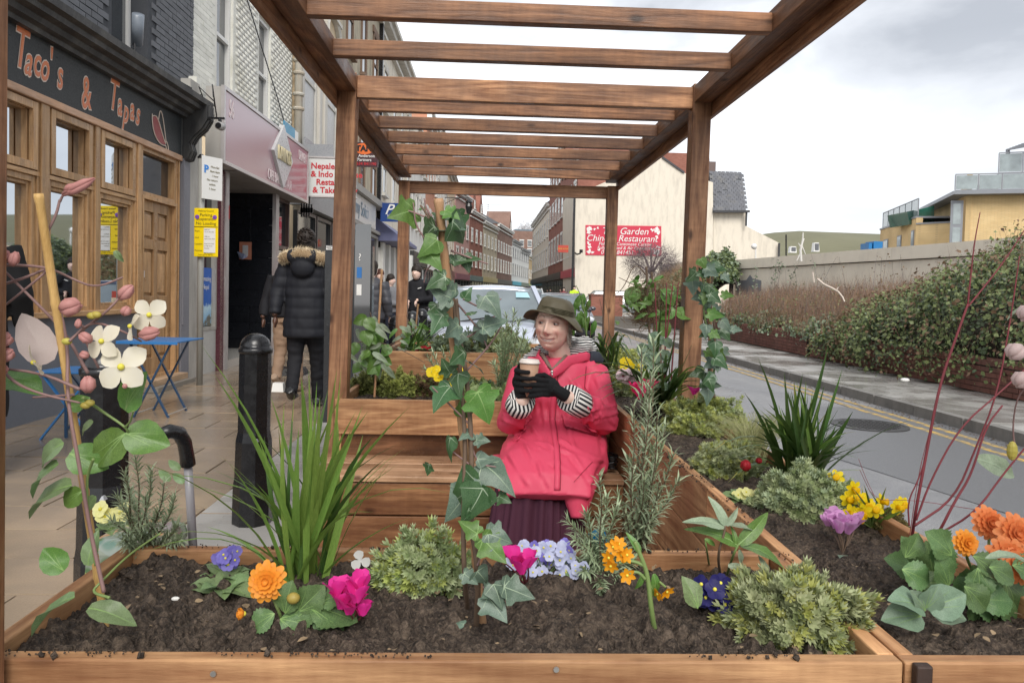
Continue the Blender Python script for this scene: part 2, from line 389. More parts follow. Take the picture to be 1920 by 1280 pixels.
# manhole cover
mh = thing('manhole_cover', 'round iron manhole cover set in the road by the yellow lines', 'manhole cover', (3.95, 7.95, ROADZ))
mp_ = P(1668, 790, 8.2); cx, cy = 4.25, 7.95
m = MB(); m.lathe([(.40, 0), (.40, .012), (.36, .012), (.36, .009), (.355, .009)], (cx, cy, ROADZ+.002), 28); m.build('cover', paint('cast iron', (.035, .033, .032), .45, .3), mh)
m = MB()
for i in range(-6, 7):
 for j in range(-6, 7):
  if i*i+j*j < 40: m.box(cx+i*.05-.015, cx+i*.05+.015, cy+j*.05-.015, cy+j*.05+.015, ROADZ+.011, ROADZ+.018)
m.build('tread', paint('cast iron', (.06, .05, .05), .45), mh, kind='stuff')
# leaf litter in the gutter
N = 1500; gx = 5.16-np.abs(np.random.normal(0, .10, N)); gy = np.random.uniform(5, 30, N); T = leafT(fold=.2)
X = frames(np.stack([gx, gy, np.full(N, ROADZ+.012)], 1), unit(N)*[1, 1, .15], unit(N)*.35+[0, 0, 1], np.random.uniform(.012, .035, N))
tag(scatter('litter', T, X, paint('dead leaf', (.09, .06, .035), .9, .5)), 'brown leaf litter and grit lying in the gutter along the far kerb', 'litter', kind='stuff')
# ---- far pavement, kerb stones, flags
MB().box(5.33, 12.5, -2, 45, -.14, -.012).build('pavement', M_joint, kind='structure')
pv = MB().box(-8, -.95, -3, 70, -.14, -.010).build('pavement', M_joint, kind='structure')
M_kerb = paint('granite kerb', (.20, .19, .175), .6, .3, 18, .5, dirt=(.07, .065, .06), dirtf=.6)
fk = link('kerb', None); fk['kind'] = 'structure'
kme = MB().box(-.065, .065, 0, .905, -.125, .002, .006).mesh('kerb_stone', M_kerb)
for i in range(48):
 M = Matrix.Translation((5.265+random.uniform(-.006, .006), 3.2+i*.92, random.uniform(-.004, .004))) @ Matrix.Rotation(random.uniform(-.006, .006), 4, 'Z')
 link('kerb_stone', kme, fk, mat4=M)
nk = link('kerb', None); nk['kind'] = 'structure'
for i in range(30): link('kerb_stone', kme, nk, mat4=Matrix.Translation((-.86+random.uniform(-.006, .006), -.6+i*.92, 0)))
# far pavement: small dark flags with drifted grit
fl = MB().box(0, .592, 0, .442, -.05, 0, .004).mesh('paving_slab', M_flag)
fp = link('far_paving', None); fp['kind'] = 'structure'
for j in range(52):
 for i in range(3):
  x = 5.335+i*.60-(.3 if j % 2 else 0)
  if x < 5.33: x = 5.335
  link('paving_slab', fl, fp, mat4=Matrix.Translation((x if i else 5.335, 4.4+j*.45, -.002+random.uniform(-.003, .003))))
# near pavement: buff slabs laid in stretcher rows, 300 nearest singly, rest joined
slab = MB().box(.003, .597, .003, .397, -.045, 0, .003).mesh('paving_slab', M_slab)
gslab = MB().box(.003, .597, .003, .397, -.045, 0, .003).mesh('paving_slab', M_flag)
lp = link('near_paving', None); lp['kind'] = 'structure'
cells = []
for j in range(0, 170):
 y = .6+j*.4
 for i in range(0, 7):
  x = -1.55-.6*i-(.3 if j % 2 else 0); cells.append((x, y))
cells.sort(key=lambda c: c[1]+.2*abs(c[0]))
far = MB()
for k, (x, y) in enumerate(cells):
 dz = random.uniform(-.0025, .0025)
 if k < 292: link('paving_slab', slab, lp, mat4=Matrix.Translation((x, y, dz)))
 else: far.box(x+.004, x+.596, y+.004, y+.396, -.04, dz, .003)
far.build('far_slabs', M_slab, lp, kind='stuff')
# grey flags as a border beside the parklet
gp = link('border_paving', None); gp['kind'] = 'structure'
bf = MB().box(.003, .59, .003, .59, -.045, 0, .003).mesh('paving_slab', M_flag)
for j in range(40): link('paving_slab', bf, gp, mat4=Matrix.Translation((-1.545+.0, .5+j*.6, .0025+random.uniform(-.002, .002))))
# ================================================================ PERGOLA, BENCH AND PLANTERS
pg = thing('pergola', 'brown stained timber pergola spanning the planters and bench', 'pergola', (0.17, 3.6, ROADZ))
ZT, ZB = 2.285, 2.155
XL0, XL1, XR0, XR1 = -.728, -.638, .995, 1.085
def plank(name, a, b, w, h, mat, parent, up=(0, 0, 1), bevel=.003):
 """board from a to b, width w across, h along up; own local axes so the grain follows"""
 a, b = Vector(a), Vector(b); d = b-a; l = d.length; d.normalize(); u = Vector(up); x = d.cross(u).normalized(); z = x.cross(d)
 me = MB().box(-w/2, w/2, -l/2, l/2, -h/2, h/2).mesh(name, mat); c = (a+b)/2
 M = Matrix(((x.x, d.x, z.x, c.x), (x.y, d.y, z.y, c.y), (x.z, d.z, z.z, c.z), (0, 0, 0, 1)))
 o = link(name, me, parent, mat4=M); bv = o.modifiers.new('bevel', 'BEVEL'); bv.width = bevel; bv.segments = 2; return o
for (xa, xb), lean in (((XL0, XL1), -.030), ((XR0, XR1), -.022)):
 for d in (.93, 3.60, 6.12):
  xc = (xa+xb)/2; ln = lean if d == 3.60 else lean*.3
  zb = 0 if xa < 0 and d < 2 else ROADZ
  plank('post', (xc+ln*1.3, d+.045, zb), (xc, d+.045, ZT+.004 if d == 3.6 else ZB), .09, .09, W_post(1), pg, up=(0, 1, 0))
for xa, xb in ((XL0, XL1), (XR0, XR1)):
 xc = (xa+xb)/2
 plank('rail', (xc, .55, 2.238), (xc, 3.598, 2.238), .088, .082, W_beam(1), pg)
 plank('rail', (xc, 3.692, 2.238), (xc, 6.26, 2.238), .088, .082, W_beam(1), pg)
 xo = xa-.012 if xa < 0 else xb+.012
 plank('outer_board', (xo, .55, 2.205), (xo, 6.26, 2.205), .022, .14, W_post(1), pg)
for d in (.62, 1.03, 1.45, 1.87, 2.245, 2.64, 3.08, 3.99, 4.39, 4.79, 5.2, 5.62, 6.07):
 plank('rafter', (XL1-.002, d, 2.232), (XR0+.002, d, 2.229), .044, .068, W_beam(1), pg)
plank('cross_beam', (XL1, 3.64, 2.228), (XR0, 3.64, 2.224), .046, .105, W_post(1), pg)
plank('cross_beam', (XL1-.09, 6.19, 2.11), (XR0+.09, 6.19, 2.105), .046, .10, W_post(1), pg)
PT = .73      # planter rim height
M_inner = W_board(1); M_shadewet = wood('shaded wet planter board', (.07, .028, .013), (.30, .14, .065), 1, .4)  # lower back boards: wet, with recess shade also put into the colour
def planter(name, label, x0, x1, y0, y1, z0, z1, soil, boards=4, group='timber planters of the parklet', faces='fblr', splits=(), th=.026):
 t = thing(name, label, 'planter', ((x0+x1)/2, (y0+y1)/2, z0), group)
 bh = (z1-z0)/boards
 for i in range(boards):
  za, zb = z0+i*bh, z0+(i+1)*bh-.003
  zc, hh = (za+zb)/2, zb-za; j = random.uniform(-.0025, .0025)
  if 'f' in faces: rc = .045 if (z1 == PT and y0 > 3 and i < boards-1) else 0; plank('board', (x0, y0+th/2+j+rc, zc), (x1, y0+th/2+j+rc, zc), th, hh, M_shadewet if rc else M_inner, t)
  if 'b' in faces: plank('board', (x0+th, y1-th/2+j, zc), (x1-th, y1-th/2+j, zc), th, hh, M_inner, t)
  cuts = [y0+th+.001]+list(splits)+[y1]
  for a, b in zip(cuts[:-1], cuts[1:]):
   if 'l' in faces: plank('board', (x0+th/2+j, a, zc), (x0+th/2+j, b-.002, zc), th, hh, M_inner, t)
   if 'r' in faces: plank('board', (x1-th/2+j, a, zc), (x1-th/2+j, b-.002, zc), th, hh, M_inner, t)
 return t
M_soil = None
def soilmat():
 s = NB('dark compost', .85, .3); v = s.obj((1, 1, 1), rnd=False)
 n = s.noise(v, 34, 6, .75); n2 = s.noise(v, 160, 4, .7); vo = s.vor(v, 120)
 c = s.ramp(n, [(.3, (.010, .007, .005)), (.48, (.062, .045, .034)), (.68, (.18, .135, .10))])
 c = s.mix(s.ramp(n2, [(.52, 0.0), (.68, .75)]), c, (.20, .15, .11)); s.col(c)
 s.bump(s.math('ADD', s.math('ADD', n, n2), vo), .9, .012); s.rough(s.ramp(n, [(.3, .55), (.6, .95)])); return s.m
M_soil = soilmat()
def soil(x0, x1, y0, y1, z, parent, step=.006, amp=.016, mound=.0):
 nx, ny = max(2, int((x1-x0)/step)), max(2, int((y1-y0)/step)); xs = np.linspace(x0, x1, nx); ys = np.linspace(y0, y1, ny)
 V = np.zeros((ny, nx, 3))
 for j, y in enumerate(ys):
  for i, x in enumerate(xs):
   h = noise.fractal(Vector((x*9, y*9, 1.3)), .9, 2.1, 3)*amp*.9+abs(noise.noise(Vector((x*38, y*38, 4.))))*amp*1.3+noise.noise(Vector((x*90, y*90, 2.)))*amp*.45
   V[j, i] = (x, y, z+h+mound*math.sin(PI*j/(ny-1))*math.sin(PI*i/(nx-1)))
 idx = np.arange(nx*ny).reshape(ny, nx); F = np.stack([idx[:-1, :-1], idx[:-1, 1:], idx[1:, 1:], idx[1:, :-1]], -1).reshape(-1, 4)
 c = np.array([(x0+x1)/2, (y0+y1)/2, z]); o = link('soil', npmesh('soil', V.reshape(-1, 3)-c, F, M_soil, True), parent, Vector(c)); o['kind'] = 'stuff'
 A = (x1-x0)*(y1-y0); N = int(min(9000, A*(9000 if y0 < 2 else 2500)))
 # clods and crumbs
 ph = (1+5**.5)/2; oc = np.array([(1, 0, 0), (-1, 0, 0), (0, 1, 0), (0, -1, 0), (0, 0, 1), (0, 0, -1)])*1.0
 oc *= np.array([1, .8, 1.1, .9, .7, .8])[:, None]; of = np.array([(0, 2, 4), (2, 1, 4), (1, 3, 4), (3, 0, 4), (2, 0, 5), (1, 2, 5), (3, 1, 5), (0, 3, 5)])
 p = np.stack([np.random.uniform(x0+.005, x1-.005, N), np.random.uniform(y0+.005, y1-.005, N), np.zeros(N)], 1)
 for k in range(N): x, y = p[k, :2]; p[k, 2] = z+noise.fractal(Vector((x*9, y*9, 1.3)), .9, 2.1, 3)*amp*.9+abs(noise.noise(Vector((x*38, y*38, 4.))))*amp*1.1
 sc_ = np.random.pareto(2.6, N)*.0022+.0022; sc_ = np.minimum(sc_, .013)
 X = frames(p, unit(N), unit(N), sc_); co = scatter('crumbs', (oc, of), X, M_soil, parent, 'stuff'); return o
pa = planter('planter', 'nearest raised timber planter full of dark soil along the bottom of the photo', -.715, .618, 1.035, 1.50, 0.0, PT, None, 5)
soil(-.689, .592, 1.061, 1.474, PT-.035, pa, .0048, .022, .012)
pb = planter('planter', 'long timber planter running beside the road to the right of the bench', .624, 1.0, 1.040, 6.0, ROADZ, PT-.003, None, 5, splits=(2.02, 3.1, 4.1, 5.0))
soil(.650, .974, 1.066, 2.6, PT-.045, pb, .0058, .016, .01); soil(.650, .974, 2.6, 5.98, PT-.05, pb, .02, .016)
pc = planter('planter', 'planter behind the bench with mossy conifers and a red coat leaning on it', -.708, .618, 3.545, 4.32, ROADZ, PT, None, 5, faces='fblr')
soil(-.68, .59, 3.575, 4.30, PT-.06, pc, .02, .02)
pd = planter('planter', 'furthest planter one step higher with red flowers in front of the parked car', -.60, .618, 4.33, 5.2, ROADZ, .90, None, 6)
soil(-.57, .59, 4.36, 5.17, .86, pd, .03, .02)
# end post between the near and the road planter
plank('corner_post', (.645, 1.034, 0), (.645, 1.034, PT-.004), .024, .016, paint('dark wet end grain', (.035, .018, .012), .6, .5, 30), pb, up=(0, 1, 0))
# crumbs of soil spilt on the rims
N = 900; oc = np.array([(1, 0, 0), (-1, 0, 0), (0, 1, 0), (0, -1, 0), (0, 0, 1), (0, 0, -1)])*1.0; of = np.array([(0, 2, 4), (2, 1, 4), (1, 3, 4), (3, 0, 4), (2, 0, 5), (1, 2, 5), (3, 1, 5), (0, 3, 5)])
t = np.random.rand(N); px_ = np.where(t < .5, np.random.uniform(-.7, .6, N), np.where(t < .8, np.random.uniform(.60, .648, N), np.random.uniform(-.7, .6, N)))
py_ = np.where(t < .5, np.random.uniform(1.038, 1.060, N), np.where(t < .8, np.random.uniform(1.06, 2.6, N), np.random.uniform(1.476, 1.498, N)))
cl = np.array([noise.noise(Vector((a*6, b*6, 0))) for a, b in zip(px_, py_)]); k = cl > -.05
X = frames(np.stack([px_, py_, np.full(N, PT+.001)], 1)[k], unit(k.sum()), unit(k.sum()), np.minimum(.007, np.random.pareto(2.5, k.sum())*.0015+.0012))
scatter('spilt_soil', (oc, of), X, M_soil, pa, 'stuff')
# screw heads
for p_ in (P(1043, 1254, 1.034), P(400, 1262, 1.034)):
 m = MB(); m.tube([p_, p_+Vector((0, -.002, 0))], .0042, 10); m.build('screw', paint('zinc screw', (.4, .38, .35), .4, metal=.8), pa)
M_frontb = wood('bench front board', (.16, .055, .022), (.50, .25, .11), 1, .5); M_seatb = wood('bench seat board', (.36, .18, .09), (.74, .48, .29), 1, .4)  # seat boards lighter: light falling on the bench top painted into the wood
N = 170; pp_ = np.stack([np.random.uniform(-.66, .95, N), np.random.uniform(1.08, 1.46, N), np.full(N, PT-.016)], 1); pp_ = pp_[(pp_[:, 0] < .58) | (pp_[:, 0] > .67)]; N = len(pp_)
X = frames(pp_, unit(N)*[1, 1, .2], unit(N)*.4+[0, 0, 1], np.random.uniform(.006, .017, N)); scatter('leaf_litter', leafT(fold=.2), X, paint('dry leaf scrap', (.24, .17, .10), .9, .6, 40), pa, 'stuff')
bn = thing('bench', 'plain timber box bench against the planter that the smiling seated person uses', 'bench', (-.05, 3.35, ROADZ))
SZ = .455
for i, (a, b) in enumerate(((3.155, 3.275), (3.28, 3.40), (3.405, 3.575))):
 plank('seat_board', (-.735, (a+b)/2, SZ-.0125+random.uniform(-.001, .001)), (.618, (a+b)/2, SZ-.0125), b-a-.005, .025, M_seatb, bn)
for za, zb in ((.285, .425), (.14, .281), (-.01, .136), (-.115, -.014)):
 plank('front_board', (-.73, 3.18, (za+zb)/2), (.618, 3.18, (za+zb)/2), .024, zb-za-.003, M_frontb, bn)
 plank('end_board', (-.722, 3.195, (za+zb)/2), (-.722, 3.54, (za+zb)/2), .022, zb-za-.003, W_board(1), bn)
# ================================================================ SHOPS ON THE LEFT
class Fac:
 def __init__(s, O, U, N): s.O, s.U, s.N = Vector(O), Vector(U).normalized(), Vector(N).normalized()
 def p(s, u, n, z): return s.O+s.U*u+s.N*n+Vector((0, 0, z))
 def box(s, mb, u0, u1, n0, n1, z0, z1):
  c = s.p((u0+u1)/2, (n0+n1)/2, (z0+z1)/2); mb.obox(c, s.U*(u1-u0)/2, s.N*(n1-n0)/2, (0, 0, (z1-z0)/2)); return mb
 def mat4(s, u, n, z):
  c = s.p(u, n, z); U, N = s.U, s.N
  return Matrix(((U.x, N.x, 0, c.x), (U.y, N.y, 0, c.y), (U.z, N.z, 1, c.z), (0, 0, 0, 1)))
LEAN = .0115      # the terrace runs a touch towards the road
LF = Fac((-4.10, 0, 0), (LEAN, 1, 0), (1, -LEAN, 0))
def wall_cells(mb, F, u0, u1, z0, z1, n0, n1, openings):
 us = sorted({u0, u1, *[o[0] for o in openings], *[o[1] for o in openings]}); zs = sorted({z0, z1, *[o[2] for o in openings], *[o[3] for o in openings]})
 for a, b in zip(us[:-1], us[1:]):
  run = None
  for c, d in zip(zs[:-1], zs[1:]):
   hole = any(o[0] <= a+1e-6 and o[1] >= b-1e-6 and o[2] <= c+1e-6 and o[3] >= d-1e-6 for o in openings)
   if hole:
    if run is not None: F.box(mb, a, b, n0, n1, run, c); run = None
   elif run is None: run = c
  if run is not None: F.box(mb, a, b, n0, n1, run, z1)
BT = None
def bricks(F, u0, u1, z0, z1, n, mat, parent, openings=(), bl=.225, bh=.075, single=None, jit=.003, depth=.014, name='brick', g=.010):
 """stretcher-bond bricks proud of the mortar; those inside `single` are objects of their own"""
 me = MB().box(g/2, bl-g/2, 0, depth, g/2, bh-g/2, .0).mesh(name, mat); rest = []; k = 0
 M0 = F.mat4(0, 0, 0); r = 0; z = z0
 while z < z1-bh*.5:
  u = u0-(bl/2 if r % 2 else 0)
  while u < u1-bl*.3:
   a, b = max(u, u0), min(u+bl, u1)
   if b-a > .04 and not any(a < o[1] and b > o[0] and z+.01 < o[3] and z+bh-.01 > o[2] for o in openings):
    j = random.uniform(-jit, jit)
    if single and single(a, z) and k < 296:
     M = F.mat4(a, n+j, z) @ Matrix.Diagonal(((b-a)/bl, 1, 1, 1)); link(name, me, parent, mat4=M); k += 1
    else: rest.append((a, b, z, n+j))
   u += bl
  z += bh; r += 1
 if rest:
  tv = np.array([(x, y, zz) for zz in (0, 1) for x, y in ((0, 0), (1, 0), (1, 1), (0, 1))])*1.0
  tf = np.array([(0, 2, 1), (0, 3, 2), (4, 5, 6), (4, 6, 7), (0, 1, 5), (0, 5, 4), (1, 2, 6), (1, 6, 5), (2, 3, 7), (2, 7, 6), (3, 0, 4), (3, 4, 7)])
  A = np.array(rest); X = np.zeros((len(A), 3, 4)); U = np.array(F.U); Nn = np.array(F.N)
  X[:, :, 0] = U[None]*(A[:, 1]-A[:, 0]-g)[:, None]; X[:, :, 1] = Nn[None]*depth*(.45 if g < .01 else 1); X[:, 2, 2] = bh-g
  X[:, :, 3] = np.array(F.O)[None]+U[None]*(A[:, 0]+g/2)[:, None]+Nn[None]*A[:, 3][:, None]; X[:, 2, 3] += A[:, 2]+g/2
  scatter('brickwork', (tv, tf), X, mat, parent, 'stuff')
def brickpaint(name, c, var=.15, rough=.6, dirt=None):
 s = NB(name, rough, .4); v = s.obj((1, 1, 1)); g = s.n('ShaderNodeNewGeometry'); gp_ = g.outputs['Position']
 n = s.noise(gp_, 1.4, 5, .65); n2 = s.noise(gp_, 45, 3, .6); n3 = s.noise(gp_, 9, 2, .5)
 cc = s.mix(n3, tuple(q*(1-var) for q in c), tuple(min(1, q*(1+var)) for q in c))
 cc = s.hsv(cc, .5, 1, s.math('ADD', .88, s.math('MULTIPLY', s.rand(), .24)))
 if dirt: cc = s.mix(s.ramp(n, [(.5, 0.0), (.75, .7)]), cc, dirt)
 s.col(cc); s.bump(n2, .4, .006); return s.m
M_gb = brickpaint('grey painted brick', (.108, .113, .126), .25)
M_wb = brickpaint('white painted brick', (.74, .73, .66), .06, .55, (.45, .43, .34))
M_glass = glassy('shop glass'); M_clear = clearglass('clear shop glass', (.4, .42, .42), 1.7)
M_glass2 = glassy('upper window glass', (.05, .055, .06), .06)
M_oak0, M_oak1, M_oak2 = W_oak(0), W_oak(1), W_oak(2)
# ---- tapas restaurant
ts = thing('tapas_restaurant', 'tapas restaurant with honey oak windows and black painted fascia', 'restaurant', (-4.1, 8.2, 0))
M_riser = paint('slate blue render', (.15, .165, .195), .5, .12)
m = MB()
LF.box(m, 3.0, 8.70, -.25, -.02, 0, .93); m.build('stall_riser', M_riser, ts)
# dark room behind the panes
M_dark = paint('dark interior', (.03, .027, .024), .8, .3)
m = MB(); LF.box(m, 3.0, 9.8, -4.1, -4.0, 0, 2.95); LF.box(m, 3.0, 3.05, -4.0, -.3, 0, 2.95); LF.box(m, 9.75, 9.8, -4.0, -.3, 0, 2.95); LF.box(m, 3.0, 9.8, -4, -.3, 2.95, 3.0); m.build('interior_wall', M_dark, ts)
def fr(mb, u0, u1, z0, z1, w, n0, n1, F=LF):
 F.box(mb, u0, u0+w, n0, n1, z0, z1); F.box(mb, u1-w, u1, n0, n1, z0, z1)
 F.box(mb, u0+w, u1-w, n0, n1, z0, z0+w); F.box(mb, u0+w, u1-w, n0, n1, z1-w, z1)
def mull(u0, u1, z0, z1, n0=-.14, n1=.0):
 m = MB(); LF.box(m, u0, u1, n0, n1, z0, z1); LF.box(m, u0+.03, u1-.03, n1, n1+.02, z0, z1); return m.build('mullion', M_oak2, ts, bevel=.006)
for a, b in ((5.0, 5.18), (6.80, 6.98), (7.70, 7.85), (8.60, 8.76)): mull(a, b, .97, 2.86)
mull(9.70, 9.78, 0, 2.86)
for u0, u1, pr in ((3.2, 5.0, 0), (5.18, 6.80, 0), (6.98, 7.70, 0), (7.85, 8.60, 0)):
 for z0, z1, tw in ((.97, 2.20, .075), (2.24, 2.86, .10)):
  win = MB(); fr(win, u0, u1, z0, z1, .055, -.12, -.02); fr(win, u0+.055, u1-.055, z0+.055, z1-.055, .03, -.11, -.045)
  if z0 > 2: fr(win, u0+.01, u1-.01, z0+.01, z1-.01, .07, -.03, .012)
  o = win.build('window', M_oak2, ts, bevel=.004)
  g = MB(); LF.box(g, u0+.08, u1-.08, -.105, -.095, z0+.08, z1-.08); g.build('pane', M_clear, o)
m = MB(); LF.box(m, 3.2, 8.76, -.14, .005, 2.20, 2.24); m.build('transom', M_oak1, ts, bevel=.004)
m = MB(); LF.box(m, 3.2, 8.72, -.1, .075, .93, .985); m.build('sill', M_oak1, ts, bevel=.01)
m = MB(); LF.box(m, 3.2, 9.78, -.1, .04, 2.86, 2.93); m.build('head_moulding', wood('pale oak head', (.42, .25, .15), (.60, .38, .25), 1, knots=False, stain=.1), ts, bevel=.008)
# door
dr = MB(); u0, u1 = 8.80, 9.66
m = MB(); fr(m, 8.76, 9.70, .13, 2.30, .04, -.14, .01); m.build('door_frame', M_oak2, ts)
d = MB(); LF.box(d, u0, u1, -.11, -.085, .15, 2.26)
st = .105
for a, b in ((u0, u0+st), (u1-st, u1), ((u0+u1)/2-st/2, (u0+u1)/2+st/2)): LF.box(d, a, b, -.085, -.05, .15, 2.26)
for a, b in ((.15, .37), (.93, 1.12), (1.68, 1.80), (2.13, 2.26)):
 for p_, q_ in ((u0+st, (u0+u1)/2-st/2), ((u0+u1)/2+st/2, u1-st)): LF.box(d, p_, q_, -.0845, -.051, a, b)
door = d.build('door', M_oak2, ts, bevel=.006)
for p_, q_ in ((u0+st, (u0+u1)/2-st/2), ((u0+u1)/2+st/2, u1-st)):
 for a, b in ((.37, .93), (1.12, 1.68), (1.80, 2.13)):
  m = MB(); LF.box(m, p_+.035, q_-.035, -.0848, -.062, a+.035, b-.035); m.build('door_panel', M_oak2, door, bevel=.012)
m = MB(); LF.box(m, 9.12, 9.36, -.05, -.035, .97, 1.05); LF.box(m, 9.14, 9.34, -.035, -.028, .99, 1.03); m.build('letter_box', paint('nickel', (.45, .45, .46), .3, metal=.9), door)
m = MB(); LF.box(m, 8.835, 8.875, -.05, -.035, 1.30, 1.50); m.bar(LF.p(8.855, -.02, 1.42), LF.p(8.855, -.02, 1.34), .016); m.build('door_handle', M_white, door)
m = MB(); fr(m, 8.76, 9.70, 2.30, 2.86, .045, -.12, -.01); fan = m.build('fanlight', M_oak2, ts)
m = MB(); LF.box(m, 8.80, 9.66, -.105, -.095, 2.34, 2.82); m.build('pane', M_glass, fan)
m = MB(); LF.box(m, 8.72, 9.80, -.15, .22, .0, .055); m.build('doorstep', paint('concrete step', (.22, .20, .17), .7), ts)
m = MB(); LF.box(m, 8.74, 9.76, -.15, .14, .055, .13); m.build('threshold', wood('pale step', (.42, .28, .17), (.60, .43, .28), 1, knots=False), ts, bevel=.006)
# fascia, cornice, corbel
m = MB(); LF.box(m, 3.0, 9.79, -.22, .02, 2.935, 3.50); m.build('fascia', paint('charcoal fascia', (.028, .031, .032), .6, .25, 6), ts)
prof = [(.02, 3.42), (.09, 3.42), (.10, 3.46), (.16, 3.475), (.18, 3.52), (.26, 3.535), (.27, 3.58), (.33, 3.60), (.34, 3.665), (.30, 3.69), (-.1, 3.73)]
m = MB(); vs = [LF.p(u, n, z) for u in (3.0, 10.02) for n, z in prof]; k = len(prof)
m.add(vs, [(i, i+1, k+i+1, k+i) for i in range(k-1)]+[tuple(range(k)), tuple(range(k, 2*k))[::-1]])
m.build('cornice', paint('black weathered cornice', (.030, .030, .031), .55, .4, 8, .4, dirt=(.16, .155, .14), dirtf=.5), ts)
m = MB(); vs = []; pts = [(.02, 2.88), (.09, 2.90), (.13, 3.0), (.10, 3.1), (.16, 3.2), (.27, 3.30), (.34, 3.42), (.34, 3.60), (.02, 3.60)]
for uu in (9.80, 10.02): vs += [LF.p(uu, n, z) for n, z in pts]
k = len(pts); m.add(vs, [(i, (i+1) % k, k+(i+1) % k, k+i) for i in range(k)]+[tuple(range(k)), tuple(range(k, 2*k))[::-1]])
for i in range(3):
 uu = 9.835+i*.055
 for (a, b), (c, e_) in zip(pts[1:7], pts[2:8]): m.bar(LF.p(uu+.012, a+.008, b), LF.p(uu+.012, c+.008, e_), .026)
m.build('corbel', paint('black weathered cornice', (.03, .03, .03), .5), ts)
m = MB(); LF.box(m, 9.79, 10.04, -.2, .03, 0, 2.90); LF.box(m, 9.80, 9.83, .03, .05, .75, 2.9); m.build('pilaster', paint('lilac grey render', (.20, .20, .225), .55, .15), ts)
# lettering: orange with pale outline, hand painted and uneven
M_or = NB('orange sign paint', .5); v_ = M_or.obj((1, 1, 3), rnd=False); M_or.col(M_or.mix(M_or.noise(v_, 2.5, 2), (.75, .20, .03), (.62, .20, .12))); M_or = M_or.m
M_pale = paint('pale sign outline', (.75, .62, .52), .5, .05)
sign = link('sign_lettering', None, ts)
tag(sign, 'orange hand painted letters with pale outlines')
def scrawl(word, u0, u1, zc, size, rots):
 size *= .92
 n = len(word);
 for i, ch in enumerate(word):
  u = u0+(u1-u0)*(i+.5)/n; a = rots[i % len(rots)]; s_ = size*(1.35 if ch.isupper() or ch == '&' else 1.05); u += -.03 if ch == "'" else 0; dz = (.05 if ch.isupper() else -.02)+random.uniform(-.02, .02)
  if ch == "'": dz += .03
  ud = Vector((0, math.cos(a), math.sin(a))); vd = Vector((0, -math.sin(a), math.cos(a)))
  if ch == 'p': dz -= .06
  text(ch, 'letter_outline', M_pale, sign, LF.p(u, .0225, zc+dz), ud, vd, s_, shear=.28, bold=.016, sx=.62, ext=.001)
  text(ch, 'letter', M_or, sign, LF.p(u, .0265, zc+dz), ud, vd, s_, shear=.28, bold=.004, sx=.62, ext=.001)
scrawl("Taco's", 6.45, 7.14, 3.20, .40, (.0, -.1, .05, -.05, .1, .08))
scrawl("&", 7.42, 7.62, 3.16, .36, (.15,))
scrawl("Tapas", 7.98, 8.66, 3.20, .38, (-.02, .06, -.06, .05, -.05))
# chilli drawing
m = MB(); c0 = (9.17, 3.14)
def bez(pts, n=14):
 out_ = []
 for i in range(n+1):
  t = i/n; q = [Vector((*p, 0)) for p in pts]
  while len(q) > 1: q = [a.lerp(b, t) for a, b in zip(q[:-1], q[1:])]
  out_.append((q[0].x, q[0].y))
 return out_
for crv in ([(-.22, .13), (-.25, -.1), (-.05, -.22), (.14, -.17)], [(-.22, .1), (-.05, .2), (-.02, -.02), (.14, -.15)], [(-.06, .10), (0, .38), (.08, .1), (.15, -.13)], [(.14, -.17), (.2, -.3), (.26, -.22), (.17, -.12)]):
 pp = bez(crv); m.tube([LF.p(c0[0]+a, .026, c0[1]+b) for a, b in pp], .006, 5)
m.build('chilli_outline', M_pale, ts)
m = MB(); pp = bez([(-.2, .1), (-.24, -.1), (-.05, -.2), (.14, -.16)], 8)+bez([(.14, -.15), (.0, -.02), (-.05, .18), (-.2, .1)], 8)
m.poly([LF.p(c0[0]+a, .0235, c0[1]+b) for a, b in pp]); m.build('chilli', paint('dull red sign paint', (.30, .06, .06), .5), ts)
# tinsel garland hung below the cornice
N = 2600; u = np.random.uniform(5.2, 9.75, N); z = 3.40+np.cos((u*2.2))*.02+np.random.normal(0, .03, N)
T = (np.array([(-.06, 0, 0), (.06, 0, 0), (0, 1, 0)]), np.array([(0, 1, 2)])); X = frames(np.stack([-4.06+np.random.uniform(0, .04, N), u, z], 1), unit(N), unit(N), np.full(N, .06))
scatter('tinsel', T, X, paint('dark tinsel', (.03, .032, .03), .3, .5, spec=.8), ts, 'stuff')
# upper wall
uw = Fac((-4.22, 0, 0), (LEAN, 1, 0), (1, -LEAN, 0)); op = [(8.30, 9.13, 3.8, 6.2), (5.2, 6.1, 3.8, 6.2)]
m = MB(); wall_cells(m, uw, 2.0, 10.45, 3.6, 8.6, -.3, 0, op); m.build('wall', paint('grey mortar', (.05, .054, .062), .8), ts)
bricks(uw, 4.5, 10.45, 3.70, 6.2, 0, M_gb, ts, op, single=lambda a, z: a > 6.9 and z < 3.7+1.55*min(1, (a-5)/4.5))
for a, b, c, e_ in op:
 m = MB(); fr(m, a+.04, b-.02, c+.05, e_, .055, -.26, -.19, uw); uw.box(m, a+.04, b-.02, -.25, -.18, 4.92, 4.97); wn_ = m.build('window', M_white, ts)
 m = MB(); uw.box(m, a+.09, b-.07, -.235, -.225, c+.1, e_-.05); m.build('pane', M_glass2, wn_)
 m = MB(); uw.box(m, a+.1, b-.08, -.30, -.26, c+.1, e_-.05); m.build('blind', paint('blue grey blind', (.33, .38, .42), .7), wn_)
fl_ = thing('floodlight', 'grey cylindrical floodlight standing on the black cornice below the upper window', 'floodlight', LF.p(8.05, .25, 3.7))
